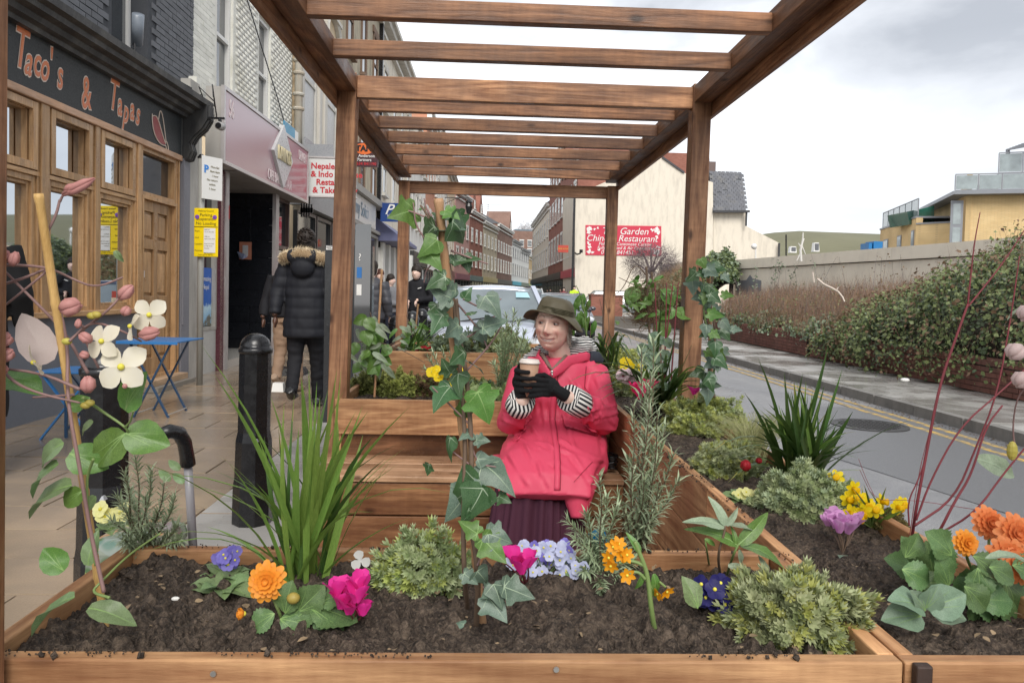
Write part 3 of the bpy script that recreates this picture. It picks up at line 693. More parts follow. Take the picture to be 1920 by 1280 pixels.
m = MB(); m.tube([LF.p(8.05, .25, 3.69), LF.p(8.05, .25, 3.82)], .014, 8); m.build('bracket', M_black, fl_)
m = MB(); a = P(213, 72, 8.1); b = P(196, 48, 8.0); m.tube([LF.p(8.10, .25, 3.80), LF.p(7.93, .34, 4.06)], [.055, .06], 14); m.build('housing', paint('grey enamel', (.20, .23, .27), .35), fl_, True)
m = MB(); m.tube([LF.p(8.05, .22, 3.7), LF.p(8.2, .15, 3.75), LF.p(8.5, .28, 3.70), LF.p(8.8, .2, 3.73), LF.p(9.4, .3, 3.70)], .008, 5); m.build('cable', M_black, fl_)
# cctv and cable clutter at the end
cc = thing('security_camera', 'small round security camera on a bracket beside the pink fascia', 'camera', LF.p(10.2, .4, 3.25))
q = P(413, 236, 9.8); m = MB(); m.tube([q+Vector((0, .05, 0)), q+Vector((0, -.07, -.01))], [.055, .05], 14); m.build('housing', paint('grey camera body', (.35, .34, .33), .4), cc, True)
m = MB(); m.lathe([(.035, 0), (.035, .004)], q, 12); m.tube([q+Vector((0, -.071, -.01)), q+Vector((0, -.075, -.01))], .038, 12); m.build('lens', M_black, cc)
m = MB(); m.bar(q+Vector((0, 0, .05)), q+Vector((-.02, .02, .10)), .03); m.bar(q+Vector((-.3, .02, .10)), q+Vector((.05, .02, .10)), .025); m.build('bracket', M_black, cc)
m = MB()
for i in range(9):
 a = LF.p(10.05+random.uniform(0, .4), random.uniform(.05, .3), random.uniform(3.55, 3.85)); m.tube([a, a+Vector((random.uniform(-.1, .1), random.uniform(-.3, .3), random.uniform(-.2, .2))), a+Vector((random.uniform(-.2, .1), random.uniform(-.3, .3), random.uniform(-.3, .1)))], .009, 5)
tag(m.build('cables', M_black, None), 'tangle of black cables at the end of the black cornice', 'cables', kind='stuff')
# ---- narrow tourist poster window and the pink cafe
M_wr = paint('chalky white pilaster', (.44, .42, .38), .6, .1, 4, .3, dirt=(.12, .11, .09), dirtf=.6)
dv = thing('cafe_building', 'white painted brick building above a pink cafe fascia', 'cafe building', (-4.1, 13, 0))
m = MB(); LF.box(m, 10.05, 10.36, -.2, .02, 0, 4.0); m.build('pilaster', M_wr, dv)
m = MB(); LF.box(m, 10.36, 11.13, -.25, -.02, 0, .62); m.build('stall_riser', paint('marbled white panel', (.50, .50, .47), .35, .15, 20), dv)
m = MB(); fr(m, 10.36, 11.13, .62, 2.95, .045, -.12, -.01); m.build('window_frame', M_wr, dv)
m = MB(); LF.box(m, 10.40, 11.09, -.09, -.08, .66, 2.91); m.build('pane', M_glass, dv)
# poster
ps = thing('poster', 'blue tourist poster with snowy mountains in the narrow shop window', 'poster', LF.p(10.75, -.07, .72))
s = NB('poster print', .35); v = s.obj((1, 1, 1), rnd=False); sx_ = s.n('ShaderNodeSeparateXYZ'); s.put(sx_.inputs[0], v)
hh = s.math('ADD', sx_.outputs[2], s.math('MULTIPLY', s.noise(v, 3.2, 5, .7), -.75))
c = s.ramp(s.math('ADD', hh, .5), [(.02, (.10, .09, .06)), (.16, (.16, .15, .11)), (.22, (.30, .55, .75)), (.40, (.55, .75, .85)), (.46, (.02, .13, .50)), (1, (.02, .12, .48))]); s.col(c)
m = MB(); LF.box(m, 10.41, 11.08, -.078, -.070, .68, 1.52); m.build('sheet', s.m, ps)
text('these  amazing', 'caption', M_white, ps, LF.p(10.76, -.068, 1.36), (0, 1, 0), (0, 0, 1), .10); text('street  Nepal', 'caption', M_white, ps, LF.p(10.72, -.068, 1.24), (0, 1, 0), (0, 0, 1), .10)
M_mar = paint('maroon tile', (.10, .03, .04), .25, .3)
m = MB(); LF.box(m, 11.13, 11.28, -.2, .04, 0, 2.98); m.build('pilaster', M_mar, dv)
m = MB(); LF.box(m, 11.28, 11.42, -.2, .06, 0, 2.98); m.build('pilaster', paint('worn steel pilaster', (.36, .34, .33), .4, .2, 6, dirt=(.15, .04, .04), dirtf=.7), dv)
# recessed black tiled entrance
M_tile = paint('black glazed tile', (.012, .013, .016), .12, .4, 3, .05)
rec = link('entrance_wall', None, dv)
tile = MB().box(.003, .397, 0, .012, .003, .297).mesh('tile', M_tile)
FR = Fac((-5.95, 13.85, 0), (1, 0, 0), (0, -1, 0))
m = MB(); FR.box(m, 0, 2.0, -.1, 0, 0, 3.0); LF.box(m, 11.42, 13.9, -2.1, -2.0, 0, 3); LF.box(m, 11.3, 11.42, -2.1, -.2, 0, 3.0); m.build('backing', M_tile, rec)
for i in range(5):
 for j in range(10): link('tile', tile, rec, mat4=FR.mat4(i*.4, 0, j*.3))
m = MB(); LF.box(m, 11.3, 15.2, -2.1, .25, 2.98, 3.03); m.build('soffit', paint('grey stained soffit', (.24, .22, .21), .7, .3, 3, dirt=(.08, .07, .06)), dv)
m = MB(); LF.box(m, 11.42, 13.85, -2.0, .02, 0, .12); m.build('entrance_step', paint('pale terrazzo', (.42, .40, .36), .3, .2, 40), dv)
# notices on the tile
nt_ = thing('notice', 'orange notice with torn white paper on the black tiled wall', 'notice', FR.p(1.2, .02, 1.5))
q = P(460, 470, 13.82); m = MB(); m.box(q.x-.11, q.x+.11, 13.82, 13.83, q.z-.16, q.z+.16); m.build('backing_sheet', paint('orange sheet', (.45, .17, .10), .6), nt_)
m = MB(); m.box(q.x-.05, q.x+.05, 13.812, 13.818, q.z-.10, q.z+.10); m.build('paper', paint('notice paper', (.5, .5, .5), .6, .3, 40), nt_)
m = MB(); m.poly([(q.x-.14, 13.80, q.z-.02), (q.x, 13.77, q.z-.06), (q.x+.05, 13.79, q.z-.12), (q.x-.03, 13.76, q.z-.16), (q.x-.10, 13.8, q.z-.14)], .004); m.build('torn_leaflet', paint('leaflet print', (.25, .28, .4), .5, .9, 60), nt_)
ss = thing('sticker', 'small red and white sticker high on the dark entrance wall', 'sticker', FR.p(1, .02, 2))
q = P(428, 398, 11.42); m = MB(); m.box(-4.07, -3.9, 11.40, 11.406, 2.28, 2.48); m.build('red_sheet', paint('red sticker', (.5, .05, .05), .4), ss); m = MB(); m.box(-4.04, -3.93, 11.392, 11.399, 2.35, 2.41); m.build('white_bar', M_white, ss)
# beyond the recess: dark window bay
m = MB(); LF.box(m, 13.85, 14.05, -.2, .05, 0, 2.98); m.build('pilaster', paint('worn steel pilaster', (.3, .3, .3), .4), dv)
m = MB(); LF.box(m, 14.05, 15.0, -.15, -.1, 0, 2.98); m.build('pane', M_glass, dv)
m = MB(); fr(m, 14.05, 15.05, 0, 2.98, .06, -.12, -.03); LF.box(m, 14.05, 15.05, -.12, -.03, 2.0, 2.07); m.build('window_frame', paint('dark brown frame', (.06, .03, .025), .4), dv)
# pink fascia: box sign
fs = thing('cafe_sign', 'faded pink box sign with a white diamond over the cafe', 'shop sign', LF.p(13, .15, 3.0))
s = NB('faded pink sign face', .18, .6); v = s.obj((1, 1, 1), rnd=False); sy = s.n('ShaderNodeSeparateXYZ'); s.put(sy.inputs[0], v)
s.col(s.mix(s.ramp(s.math('ADD', s.math('MULTIPLY', sy.outputs[1], .22), s.math('MULTIPLY', s.noise(v, .8, 2), .5)), [(.2, 0.0), (.8, 1.0)]), (.40, .26, .29), (.40, .13, .17)))
m = MB(); LF.box(m, 10.62, 15.32, .0, .24, 3.0, 4.06); m.build('box', paint('grey sign box', (.42, .40, .37), .5), fs)
m = MB(); LF.box(m, 10.66, 15.28, .24, .252, 3.04, 4.02); m.build('face', s.m, fs)
m = MB(); fr(m, 10.60, 15.34, 2.985, 4.075, .05, .22, .27); m.build('trim', paint('silver trim', (.5, .47, .46), .35, metal=.3), fs)
m = MB(); c = LF.p(13.45, .30, 3.60); w_, h_ = .62, .56
m.poly([c+Vector((0, -w_, 0)), c+Vector((0, 0, -h_)), c+Vector((0, w_, 0)), c+Vector((0, 0, h_))], .09, (-1, 0, 0)); m.build('diamond', paint('pale grey diamond', (.5, .5, .5), .3), fs)
M_gold = paint('pale gold letter', (.52, .45, .28), .4)
text("DAVINCI'S", 'name', M_gold, fs, c+Vector((.01, 0, 0)), (0, 1, 0), (0, 0, 1), .34, sx=.52, bold=.003, ext=.02)
M_pl = paint('pinkish white letter', (.66, .56, .56), .4)
text('CAFE BAR & RESTAURANT', 'strapline', M_pl, fs, LF.p(13.55, .255, 3.16), (0, 1, 0), (0, 0, 1), .25, sx=.62, bold=.002, ext=.004)
text('56', 'number', M_pl, fs, LF.p(10.93, .255, 3.80), (0, 1, 0), (0, 0, 1), .36, sx=.55, bold=.004, ext=.004)
text('DELIVERY', 'strapline', M_pl, fs, LF.p(14.9, .255, 3.84), (0, 1, 0), (0, 0, 1), .26, sx=.55, bold=.003, ext=.004)
# white brick upper
wf = Fac((-4.30, 0, 0), (LEAN, 1, 0), (1, -LEAN, 0)); op = [(11.55, 12.25, 4.1, 6.15), (13.55, 14.25, 4.1, 6.15), (11.55, 12.25, 7.4, 9.2), (13.55, 14.25, 7.4, 9.2)]
m = MB(); wall_cells(m, wf, 10.45, 15.75, 3.6, 10.4, -.3, 0, op); LF.box(m, 10.30, 10.5, -.2, .0, 2.9, 4.1); m.build('wall', M_wb, dv)
bricks(wf, 10.45, 15.75, 4.05, 9.6, 0, M_wb, dv, op, single=lambda a, z: a < 12.1 and z < 6.2, depth=.006, jit=.0012, g=.005)
for a, b, c, e_ in op:
 m = MB(); fr(m, a, b, c, e_, .07, -.18, -.04, wf); zz = c+(e_-c)*.5; wf.box(m, a+.07, b-.07, -.16, -.05, zz, zz+.06); wn_ = m.build('window', M_white, dv)
 m = MB(); wf.box(m, a+.06, b-.06, -.12, -.11, c+.06, e_-.06); m.build('pane', M_glass2, wn_)
 m = MB(); wf.box(m, a+.06, b-.06, -.22, -.2, c+.06, e_-.06); m.build('blind', paint('net curtain', (.35, .38, .38), .7), wn_)
dp = thing('downpipe', 'thick white downpipe with ringed collars between white and beige houses', 'downpipe', wf.p(15.8, .1, 3.6))
m = MB(); m.tube([wf.p(15.80, .12, 2.9), wf.p(15.80, .12, 10.4)], .085, 14); m.build('pipe', paint('cream pipe', (.48, .46, .40), .5, .1, 3, dirt=(.35, .22, .10), dirtf=.7), dp, True)
for z in (4.98, 5.28, 5.72, 5.98, 7.6):
 m = MB(); m.lathe([(.115, 0), (.125, .03), (.115, .06)], wf.p(15.80, .12, z), 14); m.build('collar', paint('cream pipe', (.5, .48, .4), .5), dp)
m = MB(); m.tube([wf.p(11.0, .03, 8.0), wf.p(12.4, .05, 6.3), wf.p(14.6, .04, 4.9), wf.p(15.3, .06, 4.3)], .012, 5); tag(m.build('cable', M_black, None), 'thin black cable slung down the white painted brick wall', 'cable')
# blue estate board above the sign
eb = thing('estate_board', 'small blue and white board sticking up behind the pink sign', 'sign board', LF.p(14.9, .1, 4.1))
m = MB(); LF.box(m, 14.25, 15.0, .05, .07, 4.08, 4.42); m.build('panel', paint('cyan board', (.02, .25, .42), .4), eb); m = MB(); LF.box(m, 15.0, 15.25, .05, .07, 4.08, 4.40); m.build('panel', M_white, eb)
# ---- projecting white sign and the bistro
ns = thing('projecting_sign', 'white projecting sign with red restaurant lettering behind the pergola post', 'hanging sign', (-3.5, 15.6, 3.2))
a = P(571, 367, 15.6); b = P(571, 296, 15.6); x0 = a.x; zb_, zt_ = a.z, b.z
m = MB(); m.box(x0, x0+1.06, 15.57, 15.66, zb_-.0, zt_); m.build('panel', paint('white sign face', (.62, .62, .60), .35, .04), ns)
m = MB(); m.box(x0-.02, x0+1.08, 15.55, 15.68, zt_, zt_+.03); m.box(x0-.02, x0+1.08, 15.55, 15.68, zb_-.03, zb_); m.build('frame', paint('silver trim', (.5, .5, .5), .3), ns)
M_red = paint('red sign letter', (.50, .02, .03), .4)
for i, (t_, mm) in enumerate((('Nepalese', M_red), ('& Indo Chinese', M_red), ('Restaurant', M_red), ('& Take Away', M_red))):
 text(t_, 'lettering', mm, ns, (x0+(.13 if i in (0, 1) else (.24 if i == 2 else .17)), 15.565, zt_-.17-i*.165), (1, 0, 0), (0, 0, 1), .17, align='LEFT', bold=.004, ext=.001)
# ================================================================ THE STREET BEYOND
WM = {}
def window_mesh(w, h, fm, gm, sash=True, d=.05, sill=True):
 k = (round(w, 2), round(h, 2), fm.name, gm.name, sash)
 if k in WM: return WM[k]
 m = MB(); t = .07
 m.box(-w/2, -w/2+t, 0, d, 0, h); m.box(w/2-t, w/2, 0, d, 0, h); m.box(-w/2+t, w/2-t, 0, d, h-t, h); m.box(-w/2+t, w/2-t, 0, d, 0, t)
 if sash: m.box(-w/2+t, w/2-t, 0, d*.8, h*.5-.03, h*.5+.03)
 if sill: m.box(-w/2-.08, w/2+.08, 0, d+.10, -.10, 0)
 m.cur = 1; m.box(-w/2+t, w/2-t, -.04, .012, t, h-t)
 WM[k] = m.mesh('window', [fm, gm]); return WM[k]
def lintel_mesh(w, mat):
 k = ('lin', round(w, 2), mat.name)
 if k not in WM: WM[k] = MB().box(-w/2-.12, w/2+.12, 0, .06, 0, .22).mesh('lintel', mat)
 return WM[k]
def house(name, label, F, u0, u1, z1, mat, floors=((4.3, 1.7), (7.3, 1.6)), bays=3, ww=.95, fm=None, depth=8, roof=None, rh=2.2, group=None, cornice=True, lint=True, fasc=None, shopz=3.3, chim=None, zg=0, gable=False, gm=None):
 c = F.p((u0+u1)/2, 0, zg); t = thing(name, label, 'building', c, group); fm = fm or M_white; gm = gm or M_glass2
 m = MB(); F.box(m, u0, u1, -depth, 0, zg, z1); m.build('wall', mat, t)
 wme = window_mesh(ww, floors[0][1], fm, gm) if floors else None
 for z, h in floors:
  me = window_mesh(ww, h, fm, gm)
  for i in range(bays):
   u = u0+(u1-u0)*(i+.5)/bays; link('window', me, t, mat4=F.mat4(u, .005, z))
   if lint: link('lintel', lintel_mesh(ww, fm), t, mat4=F.mat4(u, .002, z+h+.003))
 if cornice:
  m = MB(); F.box(m, u0, u1, .001, .30, z1-.35, z1-.12); F.box(m, u0, u1, .001, .42, z1-.118, z1+.06); F.box(m, u0, u1, .001, .15, z1-.8, z1-.66); m.build('cornice', fm if cornice is True else cornice, t)
 if roof:
  m = MB(); a = [F.p(u0-.1, .3, z1), F.p(u1+.1, .3, z1), F.p(u1+.1, -depth, z1), F.p(u0-.1, -depth, z1)]
  r0, r1 = F.p(u0-.1, -depth/2, z1+rh), F.p(u1+.1, -depth/2, z1+rh)
  m.add(a+[r0, r1], [(0, 1, 5, 4), (2, 3, 4, 5), (1, 2, 5), (3, 0, 4)]); m.build('roof', roof, t)
 for cu in (chim or ()):
  m = MB(); F.box(m, cu-.45, cu+.45, -depth/2-.4, -depth/2+.4, z1, z1+rh+1.3)
  cm = m.build('chimney', mat, t)
  for q in (-.25, .1): m = MB(); m.lathe([(.11, z1+rh+1.3), (.09, z1+rh+1.75)], F.p(cu+q, -depth/2, 0), 8); m.build('chimney_pot', mat, cm)
 if fasc:
  fmt, body = fasc; m = MB(); F.box(m, u0+.1, u1-.1, .003, .22, shopz-.65, shopz); m.build('fascia', fmt, t)
  if body:
   text(body, 'lettering', M_white if sum(fmt.diffuse_color[:3]) < 9 else M_black, t, F.p((u0+u1)/2, .228, shopz-.33), F.U if F.N.cross(F.U).z > 0 or True else -F.U, (0, 0, 1), .42, ext=.004)
  n = max(2, int((u1-u0)/1.6)); me = window_mesh(round((u1-u0-.3)/n, 2), shopz-.75, M_shopf, M_glass, False)
  for i in range(n): link('shop_window', me, t, mat4=F.mat4(u0+.15+(u1-u0-.3)*(i+.5)/n, .01, .05))
 return t
M_shopf = paint('dark shop frame', (.05, .05, .05), .4)
def stucco(n, c, dirt=(.25, .22, .17), f=.4, var=.06): return paint(n, c, .75, var, 2.5, .25, dirt=dirt, dirtf=f)
def brickfar(name, a, b):
 s = NB(name, .8, .3); g = s.n('ShaderNodeTexBrick'); tc = s.obj((1, 1, 1), rnd=False)
 # brick courses too far off to build, mapped on the wall's long axis
 sp = s.n('ShaderNodeSeparateXYZ'); s.put(sp.inputs[0], tc); cb = s.n('ShaderNodeCombineXYZ')
 s.put(cb.inputs[0], s.math('ADD', sp.outputs[0], sp.outputs[1])); s.put(cb.inputs[1], sp.outputs[2]); s.put(g.inputs['Vector'], cb.outputs[0])
 g.inputs['Scale'].default_value = 1; g.inputs['Brick Width'].default_value = .23; g.inputs['Row Height'].default_value = .075; g.inputs['Mortar Size'].default_value = .008
 s.put(g.inputs['Color1'], a); s.put(g.inputs['Color2'], b); s.put(g.inputs['Mortar'], tuple(q*.75+.04 for q in a))
 s.col(s.mix(s.ramp(s.noise(tc, .8, 5), [(.4, 0.0), (.75, .5)]), g.outputs[0], tuple(q*.55 for q in a))); return s.m
M_beige = stucco('beige stucco', (.70, .56, .38), (.6, .5, .35)); M_cream = stucco('cream stucco', (.72, .66, .55))
M_stone = paint('yellow grey stone', (.48, .42, .31), .8, .25, 4, .4, dirt=(.12, .11, .09), dirtf=.7)
M_orange = stucco('terracotta render', (.50, .22, .13)); M_wst = stucco('white stucco', (.74, .74, .71)); M_pink = stucco('dusty pink render', (.48, .28, .25))
M_rb = brickfar('red brick far', (.26, .10, .07), (.33, .14, .10)); M_bb = brickfar('brown brick far', (.22, .13, .10), (.28, .17, .13)); M_yb = brickfar('buff brick far', (.52, .38, .20), (.58, .44, .25))
M_slate = paint('slate far', (.12, .125, .135), .6, .25, 6)
M_dk = paint('dark shopfront', (.03, .03, .03), .4)
UF = Fac((-4.30, 0, 0), (LEAN, 1, 0), (1, -LEAN, 0))
# beige house with tall arched windows
t = house('beige_house', 'beige stucco house with tall pale arched windows beyond the white downpipe', UF, 15.95, 20.4, 11.0, M_beige, ((4.4, 3.0), (8.2, 1.9)), 2, 1.15, stucco('pale surround', (.62, .60, .55)), fasc=None, gm=paint('pale blind window', (.42, .42, .41), .35))
m = MB()
for u in (17.06, 19.29):
 for s_ in (-1, 1): UF.box(m, u+s_*.85-.12, u+s_*.85+.12, .003, .10, 4.0, 7.6)
 pts = [UF.p(u+math.cos(a)*.78, .05, 7.6+math.sin(a)*.6) for a in np.linspace(0, PI, 12)]; m.tube(pts, .09, 6)
m.build('surround', stucco('pale surround', (.62, .6, .55)), t)
# grey bistro shopfront under it
bs = thing('bistro_shopfront', 'dark grey bistro shopfront behind the passer-by in the fur hooded parka', 'shop front', UF.p(18, .2, 0))
m = MB(); UF.box(m, 15.6, 20.4, .0, .30, 3.0, 3.5); m.build('fascia', paint('grey bistro fascia', (.23, .24, .25), .4), bs)
m = MB(); UF.box(m, 15.6, 15.62, .3, .9, 3.35, 4.25); UF.box(m, 15.62, 19.8, .28, .32, 3.5, 4.4)
m.build('upstand', paint('grey metal upstand', (.27, .275, .29), .3), bs)
m = MB(); m.tube([UF.p(16.2+math.cos(a)*.35, .34, 4.0+math.sin(a)*.3) for a in np.linspace(0, 2*PI, 20)], .014, 5); m.build('logo_ring', M_white, bs)
text('Cafe', 'lettering', M_white, bs, UF.p(16.9, .335, 3.85), (0, 1, 0), (0, 0, 1), .45, shear=.3)
for a, b in ((15.75, 17.4), (17.5, 19.0), (19.1, 20.3)):
 m = MB(); fr(m, a, b, .0, 2.95, .08, .05, .14, UF); UF.box(m, a+.08, b-.08, .05, .13, 2.1, 2.18); wo = m.build('shop_window', M_dk, bs); m = MB(); UF.box(m, a+.08, b-.08, .07, .08, .08, 2.87); m.build('pane', M_glass, wo)
# carved black lettering sign below the sign box
bl = thing('cut_out_sign', 'black cut-out lettering hanging over the bistro doorway', 'sign', UF.p(15.5, .9, 2.7)); m = MB(); q = P(573, 395, 15.5)
for i in range(5): m.box(q.x-.10+i*.05, q.x-.065+i*.05, 15.5, 15.53, q.z-.10+random.uniform(-.05, .05), q.z+.2+random.uniform(-.1, .1))
m.box(q.x-.11, q.x+.15, 15.5, 15.53, q.z-.04, q.z+.06); m.build('letters', M_black, bl)
# stone house and cream house
t = house('stone_house', 'yellow stone house with brick edged dark windows and a chimney', UF, 20.45, 27.2, 11.6, M_stone, ((4.4, 2.2), (8.0, 2.0)), 3, .9, paint('brick edging', (.20, .13, .09), .8), chim=(26.6,), rh=1.0, gm=glassy('dark upper glass'), cornice=stucco('pale surround', (.6, .6, .6)))
m = MB(); UF.box(m, 27.0, 27.2, .0, .14, 2.8, 11.5); m.build('drainpipe', M_black, t)
sf = thing('solicitor_shopfront', 'white solicitor shop sign seen between two pergola posts', 'shop front', UF.p(23, .2, 0))
m = MB(); UF.box(m, 20.6, 27.1, .0, .35, 4.12, 4.32); UF.box(m, 20.6, 27.1, .0, .22, 3.2, 3.3); m.build('moulding', paint('grey moulding', (.3, .29, .27), .6), sf)
m = MB(); UF.box(m, 21.3, 25.6, .0, .2, 3.32, 4.1); m.build('fascia', paint('white sign face', (.6, .6, .6), .4), sf)
text('my Solicitors', 'lettering', paint('blue grey letter', (.12, .2, .28), .4), sf, UF.p(23.45, .205, 3.7), (0, 1, 0), (0, 0, 1), .62, ext=.003)
for a, b in ((20.7, 22.6), (22.7, 24.4), (24.5, 26.6)):
 m = MB(); fr(m, a, b, .0, 3.15, .1, .05, .14, UF); wo = m.build('shop_window', paint('grey moulding', (.3, .3, .3), .6), sf); m = MB(); UF.box(m, a+.1, b-.1, .07, .08, .1, 3.05); m.build('pane', M_glass, wo)
ab = thing('solicitor_sign', 'dark projecting sign with orange panel behind the pergola rail', 'hanging sign', UF.p(20.5, .5, 4.6)); a = P(662, 312, 19.0); b = P(709, 268, 19.0)
m = MB(); m.box(a.x, b.x, 19.0, 19.08, a.z, b.z); m.build('panel', paint('dark maroon sign', (.05, .015, .02), .35), ab)
m = MB(); m.lathe([(.0, 0), (.24, 0), (.24, .004), (0, .004)], (0, 0, 0), 20)
o_ = m.mesh('logo', paint('orange logo', (.65, .13, .02), .4)); link('logo', o_, ab, mat4=Matrix.Translation((a.x+.27, 18.995, b.z-.16)) @ Matrix.Rotation(PI/2, 4, 'X') @ Matrix.Diagonal((1, .6, 1, 1)))
text('TAN', 'lettering', M_black, ab, (a.x+.27, 18.985, b.z-.16), (1, 0, 0), (0, 0, 1), .2, bold=.01)
for i, (t_, mm) in enumerate((('T. Anderson', M_white), ('Partners', M_white), ('01634 841190', M_red))): text(t_, 'lettering', mm, ab, ((a.x+b.x)/2-.03, 18.99, b.z-.34-i*.1), (1, 0, 0), (0, 0, 1), .105, bold=.001, ext=.001)
t = house('cream_house', 'plain cream stucco house with ornate cornice beyond the stone house', UF, 27.25, 37.5, 11.3, M_cream, ((4.9, 2.0), (8.0, 1.6)), 4, 1.0, stucco('pale surround', (.6, .6, .6)))
cs = thing('ice_blue_shop', 'shop with blue awning and white pillars beyond the far post', 'shop front', UF.p(31, .2, 0))
m = MB(); s_ = [(.03, 3.85), (.95, 3.15), (.95, 3.02), (.03, 3.02)]
vs = [UF.p(u, n, z) for u in (26.6, 32.0) for n, z in s_]; m.add(vs, [(i, (i+1) % 4, 4+(i+1) % 4, 4+i) for i in range(4)]+[(0, 1, 2, 3), (7, 6, 5, 4)])
m.build('awning', paint('faded violet blue awning', (.13, .14, .25), .6, .3, 3), cs)
m = MB()
for u in (27.4, 28.9, 30.4, 32.0, 33.6, 35.2, 36.8): UF.box(m, u-.28, u+.28, .0, .24, 0, 3.0)
for k in range(7):
 pass
m.build('pillars', M_wst, cs, kind='stuff')
m = MB(); UF.box(m, 27.3, 37.0, .0, .06, .0, 3.0); m.build('shop_window', M_glass, cs)
bp = thing('blue_projecting_sign', 'royal blue projecting sign with a white script letter', 'hanging sign', UF.p(26, 1, 4)); a = P(713, 415, 26.0); b = P(747, 381, 26.0)
m = MB(); m.box(a.x, b.x, 26, 26.08, a.z, b.z); m.build('panel', paint('royal blue sign', (.01, .045, .20), .35), bp)
text('P', 'lettering', M_white, bp, (a.x+.27, 25.99, b.z-.24), (1, 0, 0), (0, 0, 1), .5, shear=.4, bold=.004); text('Hair', 'lettering', M_white, bp, (a.x+.36, 25.99, b.z-.44), (1, 0, 0), (0, 0, 1), .14)
# rest of the left side
fronts = [('white_pillared_house', 'white house with black doorway beyond the blue awning', 37.6, 45.5, 9.6, M_wst, 'white'), ('terracotta_house', 'terracotta rendered house with white drainpipe lines', 45.6, 54, 12.2, M_orange, 'orange'),
   ('tall_white_house', 'tall white house whose gutter corner meets the sky', 54.1, 66, 13.2, M_wst, 'w'), ('tan_house', 'tan stucco house with curved parapet behind the ivy cane', 66.1, 78, 12.6, M_beige, 't')]
for i, (n_, l_, a, b, z, mt, _) in enumerate(fronts):
 house(n_, l_, UF, a, b, z, mt, ((4.6, 1.8), (8.0, 1.6)), 4, .95, stucco('pale surround', (.6, .6, .6)) if i != 1 else M_wst, fasc=((M_dk, M_wst, paint('stone fascia', (.3, .29, .27), .4), paint('red fascia', (.26, .09, .08), .4))[i], None), roof=M_slate if i > 1 else None)
# street lamp bracket on wall
sl = thing('wall_lantern', 'old black lantern on a scrolled bracket against the sky', 'street lamp', UF.p(62, 0, 11)); q = P(879, 392, 62)
m = MB(); m.lathe([(.05, .9), (.12, .75), (.35, .55), (.22, .5), (.30, .2), (.18, -.35), (.05, -.45)], q, 10); m.build('lantern', M_black, sl)
m = MB(); m.bar(q+Vector((-2.2, 0, .9)), q+Vector((.1, 0, .9)), .07); m.bar(q+Vector((-2.2, 0, .3)), q+Vector((-1, 0, .88)), .05); m.build('bracket', M_black, sl)
# the street bends right: second run of facades
A = Vector((-3.4, 80, 0)); B = Vector((17.5, 200, 0)); U2 = (B-A).normalized(); N2 = Vector((U2.y, -U2.x, 0)); F2 = Fac(A, U2, N2)
run = [(0, 8, 12.2, M_pink, 'dusty pink house with red shop door', M_slate, 1.5), (8.05, 17, 11.0, M_rb, 'red brick house with two steep gables', M_slate, 3.5), (17.05, 29, 10.6, M_stone, 'ornate grey stone house with bracketed cornice', M_slate, 2.5),
  (29.05, 45, 11.4, M_bb, 'long brown brick house with many window columns', M_slate, 2.4), (45.05, 57, 10.3, M_wst, 'white gabled house above the turquoise shop sign', M_slate, 1.6), (57.05, 70, 9.6, M_wst, 'second white house with pale drainpipe', M_slate, 1.6), (70.05, 84, 9.0, M_yb, 'buff and red house at the end of the white row', M_slate, 1.6), (84.05, 100, 7.5, M_wst, 'small pale gabled house beside the barn-like hall', M_slate, 3)]
fcol = [paint('magenta fascia', (.25, .10, .13), .4), paint('teal fascia', (.12, .18, .18), .4), paint('yellow fascia', (.42, .36, .16), .4), M_dk, paint('turquoise fascia', (.02, .35, .48), .4), paint('green fascia', (.12, .17, .14), .4), paint('lime fascia', (.33, .42, .16), .4), M_wst]
for i, (a, b, z, mt, lb, rf, rh) in enumerate(run):
 t = house('terrace_house', lb, F2, a, b, z, mt, ((4.4, 1.7), (7.4, 1.4)) if z > 9.3 else ((4.4, 1.5),), max(3, int((b-a)/2.6)), 1.05, M_wst if i not in (5, 4) else paint('grey surround', (.3, .3, .3), .6), roof=rf, rh=rh, fasc=(fcol[i], None), cornice=True, chim=((a+1.2,) if i % 2 else (b-1.3,)))
 if i in (1, 3):
  for uu in ((a+2.2, b-2.2) if i == 1 else (b-3,)):
   m = MB(); m.poly([F2.p(uu-1.7, .1, z), F2.p(uu+1.7, .1, z), F2.p(uu, .1, z+3.2)], 4.0, -N2); m.build('gable', mt, t); link('window', window_mesh(.7, 1.0, M_wst, M_glass2), t, mat4=F2.mat4(uu, .12, z+.4))
# aerials
for px, py, d, lb in ((915, 400, 118, 'tall television aerial on the grey roof'), (958, 428, 150, 'smaller television aerial over the terrace')):
 q = P(px, py, d); t = thing('aerial', lb, 'aerial', q); m = MB(); m.bar(q+Vector((0, 0, -3)), q+Vector((0, 0, 1.6)), .09)
 for z, w_ in ((1.3, 2.2), (1.0, 1.2), (.7, 1.5)): m.bar(q+Vector((-w_, 0, z)), q+Vector((w_, 0, z+.1)), .06)
 m.build('mast', paint('grey aerial', (.25, .25, .26), .4), t)
